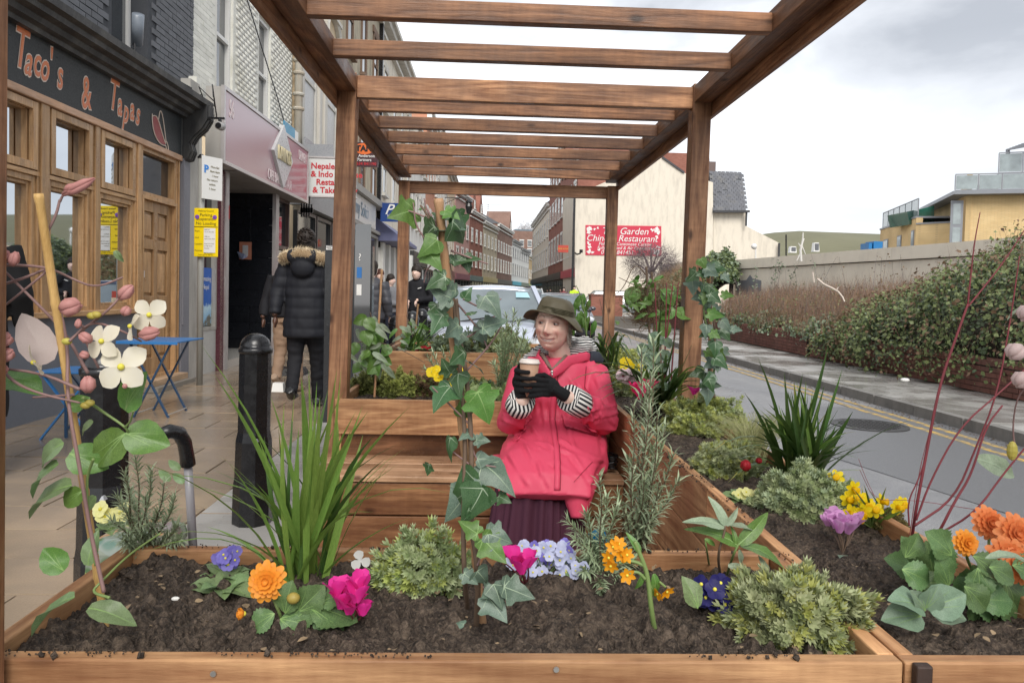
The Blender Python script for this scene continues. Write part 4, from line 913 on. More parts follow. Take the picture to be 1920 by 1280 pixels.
# hall and modern block closing the view
t = house('hall', 'low stone hall with steep grey roof closing the street', Fac((19, 190, 0), (1, -.15, 0), (-.15, -1, 0)), 0, 12, 9.5, M_stone, ((2.5, 4.5),), 4, 1.6, M_wst, roof=M_slate, rh=7, depth=12)
m = None
t = house('brick_block', 'brown brick block with blue glass top storey behind the street', Fac((5, 240, 0), (1, .1, 0), (.1, -1, 0)), 0, 13, 21.5, M_bb, ((12.5, 3.2), (16.5, 2.0)), 5, 1.4, M_wst, depth=14, cornice=False)
tb = t; Fb = Fac((5, 240, 0), (1, .1, 0), (.1, -1, 0)); m = MB(); Fb.box(m, 4, 20, -12, .0, 21.5, 22.0); Fb.box(m, 4.5, 19.5, -11, -.5, 18.2, 21.5); m.build('top_storey', paint('blue grey glazing', (.12, .16, .19), .25), tb)
m = MB(); Fb.box(m, 13, 20, -12, -.6, 0, 16.5); m.build('wing', M_yb, tb)
for i in range(6): link('window', window_mesh(1.5, 2.2, paint('grey surround', (.3, .3, .3), .6), M_glass2, True), tb, mat4=Fb.mat4(6+i*2.3, .01 if 6+i*2.3 < 13 else -.58, 12.5))
house('far_brick_block', 'low red brown brick block right of the glass topped block', Fac((26, 235, 0), (1, 0, 0), (0, -1, 0)), 0, 16, 16.5, M_bb, ((9, 1.8), (12.5, 1.8)), 6, 1.3, M_wst, depth=8, cornice=False)
# ---- right: cream gable with red restaurant board
GD = 57.0
def GP(px, py): return P(px, py, GD)
ch = thing('cream_gable_house', 'huge blank cream gable wall carrying the red restaurant board', 'building', GP(1200, 590))
M_gable = paint('cream gable render', (.68, .62, .52), .8, .045, .7, .3, dirt=(.40, .36, .30), dirtf=.5)
out1 = [(1078, 600), (1078, 352), (1110, 352), (1242, 296), (1282, 324), (1337, 324+18), (1337, 600)]
z0 = -.15
def prism(pts, d0, dep, mat, name, par):
 q = [P(a, b, d0) for a, b in pts]; q = [Vector((v.x, v.y, z0 if b >= 599 else v.z)) for v, (a, b) in zip(q, pts)]
 m = MB(); m.poly(q[::-1], dep, (0, 1, 0)); return m.build(name, mat, par)
prism(out1, GD, 9, M_gable, 'wall', ch)
prism([(1337.5, 600), (1337.5, 395), (1400, 395), (1398, 423), (1460, 455), (1460, 600)], GD+.3, 7, M_gable, 'rear_wall', ch)
# slated rear roof: slates in courses
sb = [P(1337, 396, GD-.2), P(1399, 396, GD-.2), P(1391, 325, GD+3.2), P(1330, 323, GD+3.2)]
m = MB(); m.poly(sb, .15, (0, .5, -.8)); m.build('roof_deck', M_slate, ch)
M_sl = brickpaint('weathered slate', (.115, .118, .13), .35, .5, (.19, .18, .16))
rows = 17; rest = []; smesh = MB().box(0, .30, 0, .36, 0, .02).mesh('slate', M_sl)
rf_ = link('slated_roof', None, ch)
for r in range(rows):
 t0 = r/rows; L0 = sb[0].lerp(sb[3], t0); R0 = sb[1].lerp(sb[2], t0); up = (sb[3]-sb[0]).normalized(); du = (R0-L0); n = int(du.length/.31)
 for i in range(n):
  c = L0.lerp(R0, (i+(.5 if r % 2 else 0))/n); nn = du.normalized().cross(up).normalized(); yv = (up+nn*.07).normalized(); xv = du.normalized(); zv = xv.cross(yv)
  c = c+zv*(.03+random.uniform(0, .02)); M = Matrix(((xv.x, yv.x, zv.x, c.x), (xv.y, yv.y, zv.y, c.y), (xv.z, yv.z, zv.z, c.z), (0, 0, 0, 1)))
  if random.random() < .97: link('slate', smesh, rf_, mat4=M @ Matrix.Rotation(random.uniform(-.03, .03), 4, 'Z'))
for px, yt, yb, wd in ((1266, 298, 322, .35), (1325, 293, 345, .6)):
 m = MB()
 a = P(px, yb, GD+4); b = P(px, yt, GD+4); m.box(a.x-wd, a.x+wd, GD+3.6, GD+4.6, a.z-1, b.z-.5); m.lathe([(.2, b.z-.5), (.16, b.z)], (a.x, GD+4, 0), 8)
 m.build('chimney', paint('chimney brown', (.14, .10, .09), .8), ch)
m = MB(); a, b = GP(1337, 397), GP(1401, 397); m.bar(a+Vector((0, -.25, 0)), b+Vector((.1, -.25, 0)), .16); a = GP(1399, 398); m.bar(a+Vector((0, -.1, 0)), GP(1398, 424)+Vector((0, -.1, 0)), .12); a = GP(1461, 456); m.bar(a, Vector((a.x, a.y, 0)), .13)
m.bar(P(1242, 295, GD-.05), P(1283, 324, GD-.05), .14); m.build('gutter', paint('black gutter', (.04, .04, .045), .5), ch)
# red board
rb = thing('restaurant_board', 'large red painted restaurant board with white italic lettering', 'sign', GP(1170, 480)); y_ = GD-.06
def BP(px, py, dy=0): v = P(px, py, GD-.06-dy); return v
c4 = [BP(1098, 422), BP(1240, 424), BP(1240, 480), BP(1098, 478)]
m = MB(); m.poly(c4[::-1], .06, (0, 1, 0)); m.build('board', paint('red sign board', (.52, .025, .06), .45, .08, 1), rb)
sl_ = (BP(1240, 424)-BP(1098, 421.5)).normalized(); vv = Vector((-sl_.z, 0, sl_.x))
for body, px, py, size in (('The Garden', 1172, 434, .74), ('Chinese Restaurant', 1166, 447.5, .70), ('Peking & Cantonese Cuisine', 1172, 457.8, .36), ('Fully Licensed & Air Conditioned', 1175, 465.3, .34), ('01634 841451', 1157, 473.5, .44)):
 text(body, 'lettering', M_white, rb, BP(px, py, .02), sl_, vv, size, shear=.25, bold=0, ext=.004)
T = leafT()
pos = []; dr_ = []
for cx_, cy_, sx_, sy_ in ((1103, 427, 1, 1), (1235, 429, -1, 1), (1103, 472, 1, -1), (1235, 475, -1, -1)):
 for k in range(18):
  a, b = (abs(random.gauss(0, 7)), random.uniform(0, 3));
  if k % 2: a, b = b, a
  p_ = BP(cx_+sx_*a, cy_+sy_*b, .01); pos.append(p_); dr_.append((random.uniform(-1, 1), 0, random.uniform(-1, 1)))
X = frames(np.array(pos), np.array(dr_), np.tile((0, -1, 0), (len(pos), 1)), np.random.uniform(.15, .35, len(pos))); scatter('corner_ornament', T, X, M_white, rb, 'stuff')
# street side of the same block
RF = Fac((6.98, 57.1, 0), (0, 1, 0), (-1, 0, 0))
house('corner_shop', 'red brick house with white carved bay next to the cream gable', RF, 0.15, 10, 12.4, M_rb, ((4.4, 2.4), (8.2, 1.9)), 3, 1.5, M_wst, fasc=(paint('pink red fascia', (.5, .06, .09), .4), None), depth=9)
house('red_terrace', 'red brick terrace with tall white columns further down the right side', RF, 10.1, 26, 15.0, M_rb, ((4.4, 2.4), (8.4, 2.2), (12, 1.6)), 5, 1.6, M_wst, fasc=(M_dk, None), depth=9)
house('cream_terrace', 'cream terrace with grey roof at the right end of the street', RF, 26.1, 55, 11.5, M_cream, ((4.4, 2.0), (7.8, 1.9)), 8, 1.3, M_wst, fasc=(M_dk, None), depth=9, roof=M_slate, rh=4)
ps_ = thing('red_hanging_sign', 'small red projecting sign with yellow letters on the right of the street', 'hanging sign', P(1056, 467, 56)); a, b = P(1046, 473, 56.5), P(1066, 460, 56.5)
m = MB(); m.box(a.x, b.x, 56.5, 56.6, a.z, b.z); m.build('panel', paint('brick red sign', (.42, .05, .03), .4), ps_); text('TAKE AWAY', 'lettering', paint('yellow letter', (.6, .4, .05), .4), ps_, ((a.x+b.x)/2, 56.49, (a.z+b.z)/2), (1, 0, 0), (0, 0, 1), .16)
dpr = thing('corner_drainpipe', 'tall black drainpipe down the corner of the cream gable', 'drainpipe', GP(1076, 590)); m = MB(); a = P(1077.5, 360, GD-.15); b = P(1074, 545, GD-.15); m.bar(a, (a.x, a.y, 0.3), .17); m.build('pipe', M_black, dpr)
ll = thing('wall_lamp', 'curved black lamp bracket on the cream gable', 'lamp', GP(1085, 470)); m = MB(); m.tube([GP(1078, 474)+Vector((0, -.1, 0)), P(1082, 477, GD-.8), P(1088, 475, GD-.9), P(1089.5, 471, GD-.9)], .06, 6); m.tube([P(1089.5, 474, GD-.9), P(1089.8, 468, GD-.9)], .13, 8); m.build('bracket', M_black, ll)
# small white lamp in front of the gable
wl = thing('garden_lamp', 'white globe lamp standing behind the concrete wall', 'lamp', P(1417, 490, 40)); m = MB(); m.bar(P(1417, 492, 40), P(1417, 463, 40), .06); m.ball(P(1414, 462, 40), .16, 8); m.build('lamp', M_white, wl)
# ================================================================ RIGHT BANK: low brick walls, ivy hedges, concrete wall, flats, hill
M_brk = brickpaint('old red brown brick', (.20, .085, .065), .35, .8, (.07, .06, .05))
M_mort = paint('mortar with joint shade', (.05, .042, .036), .9)  # shadow of the raked joints put into the mortar colour
s = NB('board marked concrete', .85, .3); v = s.obj((1, 1, 1), rnd=False); vv_ = s.obj((1.2, 1.2, .12), rnd=False)
st = s.noise(vv_, 1.6, 6, .7); bl_ = s.noise(v, .9, 5, .65)
c = s.mix(st, (.76, .68, .56), (.88, .81, .69)); c = s.mix(s.ramp(bl_, [(.48, 0.0), (.78, .55)]), c, (.46, .41, .35)); s.col(c); s.bump(s.noise(v, 30, 4), .3, .01); M_conc = s.m
WB = lambda n_, lb, u0, u1, h, dep=.34: None
def low_wall(lb, a, b, h, cell=.225, single=True, grp='low brick walls along the far pavement'):
 a, b = Vector(a), Vector(b); U = (b-a); ln = U.length; U.normalize(); F = Fac(a, U, Vector((-1, 0, 0)) if abs(U.y) > .5 else Vector((0, -1, 0)))
 F.N = Vector((-U.y, U.x, 0)) if U.y > 0 else Vector((U.y, -U.x, 0))
 t = thing('brick_wall', lb, 'wall', (a+b)/2, grp)
 m = MB(); F.box(m, 0, ln, -.30, 0, 0, h-.01); m.build('core', M_mort, t)
 bricks(F, 0, ln, 0.0, h-.075, 0, M_brk, t, single=(lambda u, z: u < 13) if single else None, depth=.012)
 # coping bricks on edge
 cm_ = MB().box(.005, .105, -.31, .02, -.07, .01).mesh('coping_brick', M_brk)
 for i in range(min(280, int(ln/.11))): link('coping_brick', cm_, t, mat4=F.mat4(i*.11, random.uniform(-.004, .004), h))
 return t
low_wall('low red brick wall under the nearest thick ivy hedge', (6.98, 8.6, 0), (7.18, 16.0, 0), .46)
low_wall('low red brick wall between the kerb and the ivy, right of the pergola post', (7.18, 16.2, 0), (7.50, 24.0, 0), .52)
low_wall('low red brick wall left of the pergola post with bushes on top', (7.55, 27.0, 0), (7.75, 38.0, 0), .75)
for lb, px0, px1, d, pyt, pyb in (('square brick planter box beside the cream gable, left one', 1108, 1136, 45, 554, 588), ('square brick planter box beside the cream gable, right one', 1144, 1168, 45, 556, 590)):
 a = P(px0, pyb, d); b = P(px1, pyt, d); t = thing('brick_planter', lb, 'planter', ((a.x+b.x)/2, d, 0)); m = MB(); m.box(a.x, b.x, d, d+1.2, -.1, b.z); m.build('wall', M_rb, t)
 m = MB(); m.box(a.x-.05, b.x+.05, d-.05, d+1.25, b.z+.002, b.z+.08); m.build('coping', M_brk, t)
# concrete retaining wall (splays away from the road)
cw = thing('concrete_wall', 'long pale concrete retaining wall with a capping band behind the ivy', 'wall', (10.5, 20, 0))
def CW(a, b, z0_, z1_, th=.35, name='wall', par=cw, cap=True):
 a, b = Vector(a), Vector(b); U = (b-a).normalized(); N = Vector((-U.y, U.x, 0)); F = Fac(a, U, N); ln = (b-a).length
 n = max(1, round(ln/3.0))
 for i in range(n):
  m = MB(); F.box(m, ln*i/n+.006, ln*(i+1)/n-.006, -th, 0, z0_, z1_-.36); m.build('panel', M_conc, par)
  if cap: m = MB(); F.box(m, ln*i/n+.004, ln*(i+1)/n-.004, -th, .05, z1_-.335, z1_); m.build('capping', M_conc, par)
 m = MB(); F.box(m, 0, ln, -th+.02, -.03, z0_, z1_-.02); m.build('joint', M_mort, par)
def gp(px, py, d): return P(px, py, d)
CW((12.6, 7.5, 0), (9.35, 28.0, 0), -.1, 2.68)
CW((9.3, 28.0, 0), (10.9, 28.3, 0), -.1, 2.68)
cw2 = thing('concrete_wall', 'shorter sunlit concrete wall section left of the front pergola post', 'wall', (9, 38, 0))
CW((9.0, 38.0, 0), (12.5, 38.4, 0), -.1, 3.0, par=cw2); CW((9.55, 32.0, 0), (9.0, 38.0, 0), -.1, 2.9, par=cw2)
# grey graffiti patch
gt = thing('paint_patch', 'grey painted-over patch on the concrete wall near its left end', 'paint patch', (9.6, 26, 1.5))
A_ = Vector((12.6, 7.5, 0)); B_ = Vector((9.35, 28, 0)); U_ = (B_-A_).normalized(); N_ = Vector((-U_.y, U_.x, 0))
def onwall(px, py, off=.012):
 o_ = Vector((0, 0, CAMH)); d_ = P(px, py, 10)-o_; t_ = (A_-o_).dot(N_)/d_.dot(N_); return o_+d_*t_+N_*off
pts = [(1380, 527), (1400, 525), (1407, 515), (1412, 522), (1428, 526), (1428, 545), (1412, 553), (1382, 554)]
m = MB(); m.poly([onwall(*q) for q in pts][::-1]); m.build('patch', paint('grey cover paint', (.24, .25, .27), .8, .12), gt)
# ground behind the low walls
m = MB(); m.poly([(7.25, 8, .40), (12.4, 7.5, .5), (9.6, 27, .5), (7.6, 40, .5), (7.5, 24, .45)]); m.build('bank', M_soil, kind='structure')
m = MB(); m.poly([(5.33, 44.9, -.012), (26, 44.9, -.012), (26, 60, -.012), (5.33, 60, -.012)]); m.build('forecourt', M_flag, kind='structure')
# ---- foliage materials and hedges
M_ivyD = leafmat('dark ivy', (.032, .065, .022), (.11, .165, .065), .35, .15)
M_ivyL = leafmat('pale green bramble', (.15, .20, .07), (.28, .33, .14), .5, .25)
M_ivyG = leafmat('grey green ivy', (.12, .17, .10), (.25, .30, .20), .4, .15)
M_brn = leafmat('dry red brown stems', (.24, .13, .085), (.42, .26, .18), .8, .1)
M_brn2 = leafmat('dead leaf brown', (.14, .09, .045), (.25, .17, .09), .7, .2)
M_twig = paint('grey twig', (.22, .18, .17), .8, .3)
LT = leafT(((0, .05), (.25, .42), (.55, .46), (.8, .25), (1, 0)), .25, .3)
LTs = (np.array([(-.4, .4, .08), (0, 0, 0), (.4, .4, .08), (0, 1, -.1), (0, .45, 0)]), np.array([(1, 4, 0), (1, 2, 4), (4, 2, 3), (0, 4, 3)]))
TW = (np.array([(-.5, 0, 0), (.5, 0, 0), (0, 1, 0), (0, 0, .5)]), np.array([(0, 1, 2), (1, 3, 2)]))
def hedge(name, lb, cat, prof, y0, y1, n, size, cols, group=None, twigs=0, stray=.12, core=True):
 """leaf mass; prof(y)->(x_front, x_back, z_base, z_top). leaves fill a shell over the road face and top"""
 t = thing(name, lb, cat, ((prof(y0)[0]+prof(y0)[1])/2, (y0+y1)/2, 0), group)
 def shell(n_, off):
  y = np.random.uniform(y0, y1, n_); s_ = np.random.beta(1.2, 1.2, n_); P_ = np.zeros((n_, 3)); Nn = np.zeros((n_, 3))
  for i in range(n_):
   xf, xb, zb, zt = prof(y[i]); a = s_[i]*PI*.62; nz = noise.fractal(Vector((y[i]*1.1, s_[i]*3.3, xf)), 1, 2, 3)*.30+noise.noise(Vector((y[i]*3.7, s_[i]*8, 3.)))*.16
   ca, sa = math.cos(a), math.sin(a); rx = (xb-xf); rz = (zt-zb)
   k_ = 1+nz*.55+off; P_[i] = (xb-rx*(ca if a < PI/2 else ca)*k_ if ca > 0 else xb-rx*ca*k_, y[i], zb+rz*abs(sa)**.75*k_)
   Nn[i] = (-ca*rz, random.uniform(-.5, .5), sa*rx+.25)
  return P_, Nn
 tot = sum(c[1] for c in cols)
 for mat, wgt, kind in cols:
  k = int(n*wgt/tot); P_, Nn = shell(k, np.random.normal(0, .045)); P_ += np.random.normal(0, stray*.4, P_.shape)
  if kind == 'leaf': X = frames(P_, unit(k)+np.array([0, 0, -.35]), Nn+unit(k)*900*0+unit(k)*.9, np.random.uniform(.6, 1.35, k)*size); scatter('foliage', LTs, X, mat, t, 'stuff')
  elif kind == 'twig':
   d_ = unit(k)*.45+np.array([0, 0, 1.0]); X = frames(P_, d_, unit(k), np.ones(k)); L_ = np.random.uniform(.12, .5, k); X[:, :, 0] *= .006; X[:, :, 2] *= .006; X[:, :, 1] *= L_[:, None]; scatter('stems', TW, X, mat, t, 'stuff')
 if core:
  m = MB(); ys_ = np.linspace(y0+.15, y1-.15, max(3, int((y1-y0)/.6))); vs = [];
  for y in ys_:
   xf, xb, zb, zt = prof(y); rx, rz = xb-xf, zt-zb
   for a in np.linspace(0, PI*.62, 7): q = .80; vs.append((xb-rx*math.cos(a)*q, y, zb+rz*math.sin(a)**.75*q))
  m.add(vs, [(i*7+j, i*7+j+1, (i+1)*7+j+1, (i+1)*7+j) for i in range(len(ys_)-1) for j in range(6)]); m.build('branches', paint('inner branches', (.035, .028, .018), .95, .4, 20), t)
 return t
def pf(pts):
 ys_ = [p[0] for p in pts]
 return lambda y: tuple(float(np.interp(y, ys_, [p[i] for p in pts])) for i in (1, 2, 3, 4))
# big near ivy mass at the right edge, spilling over the low wall to the pavement
hedge('ivy_hedge', 'tall dark ivy and bramble hedge filling the right edge above the pavement', 'hedge', pf([(7.2, 7.2, 10.5, .35, 2.6), (9, 7.0, 10.6, .3, 2.55), (11, 6.85, 10.2, .04, 2.35), (13, 6.85, 9.6, .04, 1.75), (15.2, 7.1, 9.0, .1, 1.05)]), 7.2, 15.2, 42000, .066,
  [(M_ivyD, 5, 'leaf'), (M_ivyG, 2.2, 'leaf'), (M_ivyL, 4.0, 'leaf'), (M_brn2, .7, 'leaf'), (M_brn, .6, 'twig')], stray=.14)
hedge('ivy_hedge', 'middle stretch of dark glossy ivy hanging over the low brick wall', 'hedge', pf([(14.6, 7.1, 8.9, .30, 1.15), (17, 7.15, 8.9, .42, .85), (20, 7.3, 8.9, .40, .95), (23.5, 7.5, 8.9, .35, .95)]), 14.6, 23.5, 20000, .085,
  [(M_ivyD, 4, 'leaf'), (M_ivyG, 3.5, 'leaf'), (M_ivyL, 1.2, 'leaf'), (M_brn, 2, 'twig')])
hedge('dry_shrub', 'mass of dry reddish brown stems standing above the ivy', 'shrub', pf([(12, 8.0, 10.9, .6, 1.75), (15, 7.5, 10.3, .5, 1.35), (19, 7.5, 9.8, .5, 1.38), (24, 7.6, 9.4, .5, 1.2)]), 12, 24.5, 26000, .055,
  [(M_brn, 6, 'twig'), (M_twig, 2.5, 'twig'), (M_brn2, 1.8, 'leaf'), (M_ivyL, 1.6, 'leaf')], stray=.34)
hedge('climbing_ivy', 'upright clump of green ivy covering the left end of the concrete wall', 'ivy', pf([(26, 7.9, 8.7, .5, 2.0), (28, 8.2, 9.1, .5, 3.0), (30, 8.4, 9.3, .5, 2.7)]), 26, 30, 8500, .12, [(M_ivyG, 4, 'leaf'), (M_ivyL, 3, 'leaf'), (M_ivyD, 2, 'leaf')])
hedge('bush', 'mixed green and purple brown bush between the post and the cream gable', 'bush', pf([(29, 7.7, 9.1, .6, 2.1), (33, 7.8, 9.3, .6, 2.4), (37.6, 7.9, 9.2, .6, 2.0)]), 29, 37.8, 12000, .13, [(M_ivyL, 4, 'leaf'), (M_ivyG, 2, 'leaf'), (M_brn2, 2, 'leaf'), (M_brn, 3, 'twig')])
# wiry sprays standing above the near hedge
def spray(lb, base, n, h, sp, mat, leaf, ls, grp='bramble sprays above the concrete wall', nl=26):
 t = thing('bramble_spray', lb, 'bramble', base, grp); m = MB(); pos = []; dr_ = []
 for k in range(n):
  b = Vector(base)+Vector((random.uniform(-sp, sp)*.5, random.uniform(-sp, sp), 0)); hh = h*random.uniform(.6, 1.1); lx, ly = random.uniform(-.3, .3), random.uniform(-.5, .5)
  pts = [b+Vector((lx*t_*t_, ly*t_*t_, hh*t_)) for t_ in np.linspace(0, 1, 6)]; m.tube(pts, [.009*(1-.7*t_) for t_ in np.linspace(0, 1, 6)], 4)
  for j in range(nl):
   t_ = random.uniform(.15, 1); i = min(4, int(t_*5)); q = pts[i].lerp(pts[i+1], t_*5-i); pos.append(q+Vector((random.gauss(0, .04), random.gauss(0, .05), random.gauss(0, .03)))); dr_.append((random.uniform(-1, 1), random.uniform(-1, 1), random.uniform(-.4, .8)))
 m.build('stems', M_twig, t, kind='stuff'); X = frames(np.array(pos), np.array(dr_), unit(len(pos)), np.random.uniform(.7, 1.3, len(pos))*ls); scatter('leaves', LTs, X, leaf, t, 'stuff')
spray('tall leafy bramble sprays nearest the right edge', (8.9, 9.6, 1.2), 22, 1.55, 1.2, M_twig, M_ivyL, .06, nl=50)
spray('leafy bramble sprays crossing the capping of the concrete wall', (9.3, 12.6, .9), 16, 1.5, 1.3, M_twig, M_ivyL, .06, nl=36)
spray('thin bramble sprays at the middle of the concrete wall', (9.3, 17.5, .9), 16, 1.35, 2.3, M_twig, M_brn2, .045, nl=14)
spray('thin bramble sprays near the grey paint patch', (8.9, 22, .9), 14, 1.55, 1.5, M_twig, M_ivyG, .07, nl=16)
# bleached dead branch
db = thing('dead_branch', 'bleached crooked branch lying over the dry brown shrubs', 'branch', P(1550, 560, 15)); m = MB()
m.tube([P(1533, 523, 15.5), P(1545, 533, 15.4), P(1560, 540, 15.3), P(1572, 547, 15.2), P(1580, 557, 15.1), P(1584, 566, 15)], [.025, .022, .022, .02, .018, .012], 6); m.tube([P(1568, 546, 15.2), P(1572, 538, 15.2)], [.016, .01], 5); m.tube([P(1524, 510, 15.6), P(1527, 530, 15.5)], .012, 5)
m.build('branch', paint('bleached wood', (.55, .47, .40), .7), db)
wt = thing('white_sapling', 'thin white sapling standing against the hill behind the concrete wall', 'tree', P(1502, 488, 22)); m = MB()
a = P(1502, 490, 22); m.tube([a, P(1501, 470, 22), P(1505, 452, 22), P(1506, 436, 22)], [.05, .04, .03, .015], 6)
for p0, p1 in (((1502, 472), (1494, 489)), ((1504, 462), (1511, 478)), ((1503, 466), (1497, 456)), ((1505, 455), (1508, 447))): m.tube([P(*p0, 22), P(*p1, 22)], [.025, .012], 5)
m.build('trunk', paint('white bark', (.62, .6, .56), .6), wt)
# litter on the far pavement
lt = thing('crumpled_wrapper', 'white crumpled wrapper on the pavement below the ivy hedge', 'litter', P(1697, 712, 9.85)); m = MB(); m.ball(P(1697, 712, 9.9), .045, 5, (1.4, 1, .6)); m.build('paper', M_white, lt)
# bare pollard tree in front of the gable
def bare(lb, base, top, rad, n, mat, seg=.22, trunk=.09, nm='bare_tree', spread=(1, 1, .75)):
 t = thing(nm, lb, 'tree', base); m = MB(); b = Vector(base); c = Vector(top); m.tube([b, b.lerp(c, .5)+Vector((.05, 0, 0)), c-Vector((0, 0, rad*.4))], [trunk, trunk*.8, trunk*.6], 8)
 for k in range(7):
  d_ = Vector((random.uniform(-1, 1), random.uniform(-1, 1), random.uniform(.0, 1))).normalized()*rad*.7; m.tube([c-Vector((0, 0, rad*.4)), c-Vector((0, 0, rad*.2))+d_*.5, c+d_], [trunk*.5, trunk*.3, trunk*.12], 5)
 m.build('trunk', mat, t); q = []
 T = [];
 for k in range(n):
  d_ = Vector(unit(1)[0]); r = rad*random.uniform(.25, 1)**.6; p = c+Vector((d_.x*r*spread[0], d_.y*r*spread[1], d_.z*r*spread[2])); q.append((p, Vector(unit(1)[0])*.8+d_*.7))
 X = frames(np.array([a[0] for a in q]), np.array([a[1] for a in q]), unit(n), np.ones(n)); L_ = np.random.uniform(.5, 1.5, n)*seg; wd = seg*.035
 X[:, :, 0] *= wd; X[:, :, 2] *= wd; X[:, :, 1] *= L_[:, None]; scatter('crown', TW, X, mat, t, 'stuff'); return t
M_bare = paint('mauve grey twigs', (.20, .16, .165), .8, .4)
bt = bare('grey leafless pollard tree with a twiggy ball crown before the red board', (P(1215, 560, 36).x, 36, 0), P(1222, 492, 36), 1.35, 2600, M_bare, .42, .13, spread=(1.0, 1, .62))
for i, (px, py, r, d) in enumerate(((1000, 440, 6.5, 262), (1018, 446, 5.5, 262), (1035, 444, 6, 258), (985, 446, 5, 268), (1045, 455, 5, 255))):
 bare(('widest bare tree on the skyline at the end of the street', 'second bare skyline tree from the right block', 'bare skyline tree near the right terrace roofs', 'bare skyline tree just above the glass topped block', 'lowest bare skyline tree by the right terrace')[i], (P(px, 520, d).x, d, 0), P(px, py, d), r, 900, paint('hazy twigs', (.33, .30, .30), .9), 2.2, .35, spread=(1, .6, .9))
# ---- hill, flats
hm = paint('olive grass hill', (.15, .145, .085), .95, .25, .02, 0)
xs = np.linspace(-420, 900, 60); m = MB(); vs = []
for x in xs:
 h = 50+2*math.sin(x*.006)+1.2*noise.noise(Vector((x*.02, 0, 0)))-max(0, x-330)*.012;
 if x < 260: h -= (260-x)*.16
 h = max(h, 6)
 for y, k in ((420, 0), (520, .6), (640, .93), (800, 1), (1000, .6)): vs.append((x, y, -1+h*k*1.28))
m.add(vs, [(i*5+j, (i+1)*5+j, (i+1)*5+j+1, i*5+j+1) for i in range(len(xs)-1) for j in range(4)]); m.build('hill', hm, smooth=True, kind='structure')
for nm_, lb, px, py0, py1, d, w_ in (('roof_hatch', 'distant dark grey hut roof on the olive hillside, left one', 1492, 474, 462, 120, .9), ('roof_hatch', 'distant white edged skylight on the olive hillside, right one', 1535, 472, 455, 120, .8)):
 a = P(px, py0, d); b = P(px, py1, d); t = thing(nm_, lb, 'skylight', a); m = MB(); m.box(a.x-w_, a.x+w_*.2, d, d+1, a.z, b.z, .1); m.build('frame', M_white, t); m = MB(); m.box(a.x-w_*.8, a.x+.0, d-.05, d, a.z+.25, b.z-.15); m.build('pane', M_slate, t)
po = thing('aerial_pole', 'thin dark pole standing behind the concrete wall beside the cream house', 'pole', P(1474, 490, 60)); m = MB(); m.bar(P(1474, 482, 60), P(1474, 440, 60), .09); m.build('pole', M_black, po)
M_flat = brickfar('buff flats brick', (.66, .47, .23), (.70, .52, .27)); M_gtrim = paint('grey metal trim', (.22, .23, .25), .4); M_gl = glassy('balustrade glass', (.20, .24, .24), .08)
M_grn = glassy('green glass', (.015, .10, .075), .1); M_clad = paint('pale grey cladding', (.38, .42, .45), .5)
def blk(nm_, px0, px1, pyt, d0, d1, z0_, mat, par, thick=.3, pyt1=None):
 a = P(px0, pyt, d0); b = P(px1, pyt1 or pyt, d1); U = Vector((b.x-a.x, b.y-a.y, 0)); ln = U.length; U.normalize(); N = Vector((U.y, -U.x, 0)); F = Fac((a.x, a.y, 0), U, N)
 m = MB(); F.box(m, 0, ln, -thick, 0, z0_, a.z); m.build(nm_, mat, par); return F, ln, a.z
fA = thing('flats_block', 'buff brick flats with a flat roof terrace at the right edge', 'apartment building', (38, 50, 0))
D0 = 46
F, ln, zt = blk('wall', 1812, 2250, 367, D0, D0-4, 0, M_flat, fA, 12)
F1, l1, z1_ = blk('side_wall', 1797, 1812, 367, D0+9, D0, 0, M_flat, fA, .3, 367)
m = MB(); F.box(m, -.9, ln, -12, .8, zt+.0, zt+.22); m.build('roof_canopy', M_gtrim, fA)
m = MB(); F.box(m, -.85, -.15, .0, .06, zt-7.2, zt-.3); wdo = m.build('window', M_gtrim, fA); m = MB()
for z in (zt-7, zt-5.2, zt-3.4, zt-1.9): F.box(m, -.72, -.28, .06, .075, z+.1, z+1.4)
m.build('pane', M_gl, wdo)
def balus(F, u0, u1, n, z, h, par, step=1.25, glass=None):
 t = MB(); F.box(t, u0, u1, n-.04, n+.04, z+h, z+h+.06); F.box(t, u0, u1, n-.03, n+.03, z+.02, z+.07); bo = t.build('balustrade', M_gtrim, par)
 k = max(1, int((u1-u0)/step));
 for i in range(k+1): m = MB(); u = u0+(u1-u0)*i/k; F.box(m, u-.03, u+.03, n-.03, n+.03, z+.07, z+h); m.build('baluster', M_gtrim, bo)
 for i in range(k): m = MB(); F.box(m, u0+(u1-u0)*i/k+.05, u0+(u1-u0)*(i+1)/k-.05, n-.01, n+.01, z+.1, z+h-.04); m.build('pane', glass or M_gl, bo)
balus(F, -.8, 12, .65, zt+.22, 1.0, fA)
F2b, l2, z2 = blk('upper_storey', 1873, 2250, 325, D0+3, D0-1, zt, M_clad, fA, 6); balus(F2b, 0, 11, -.1, z2, 1.35, fA)
m = MB(); m.bar(P(1890, 300, D0+3), P(1890, 280, D0+3), .18); m.build('pergola_post', M_gtrim, fA)
for i in range(9): m = MB(); q = P(1888+i*5.5, 281-i*2, D0+3); m.bar(q, q+Vector((.9, -2.2, .05)), .1); m.build('pergola_slat', M_gtrim, fA)
fB = thing('flats_block', 'lower buff brick flats with glass balustrade and green glass stair box', 'apartment building', (30, 50, 0))
Fb1, lb1, zb1 = blk('wall', 1651, 1718, 431, D0+12, D0+3, 0, M_flat, fB, .4, 420); Fb2, lb2, zb2 = blk('front_wall', 1718, 1800, 421, D0+3, D0+1, 0, M_flat, fB, 8, 421)
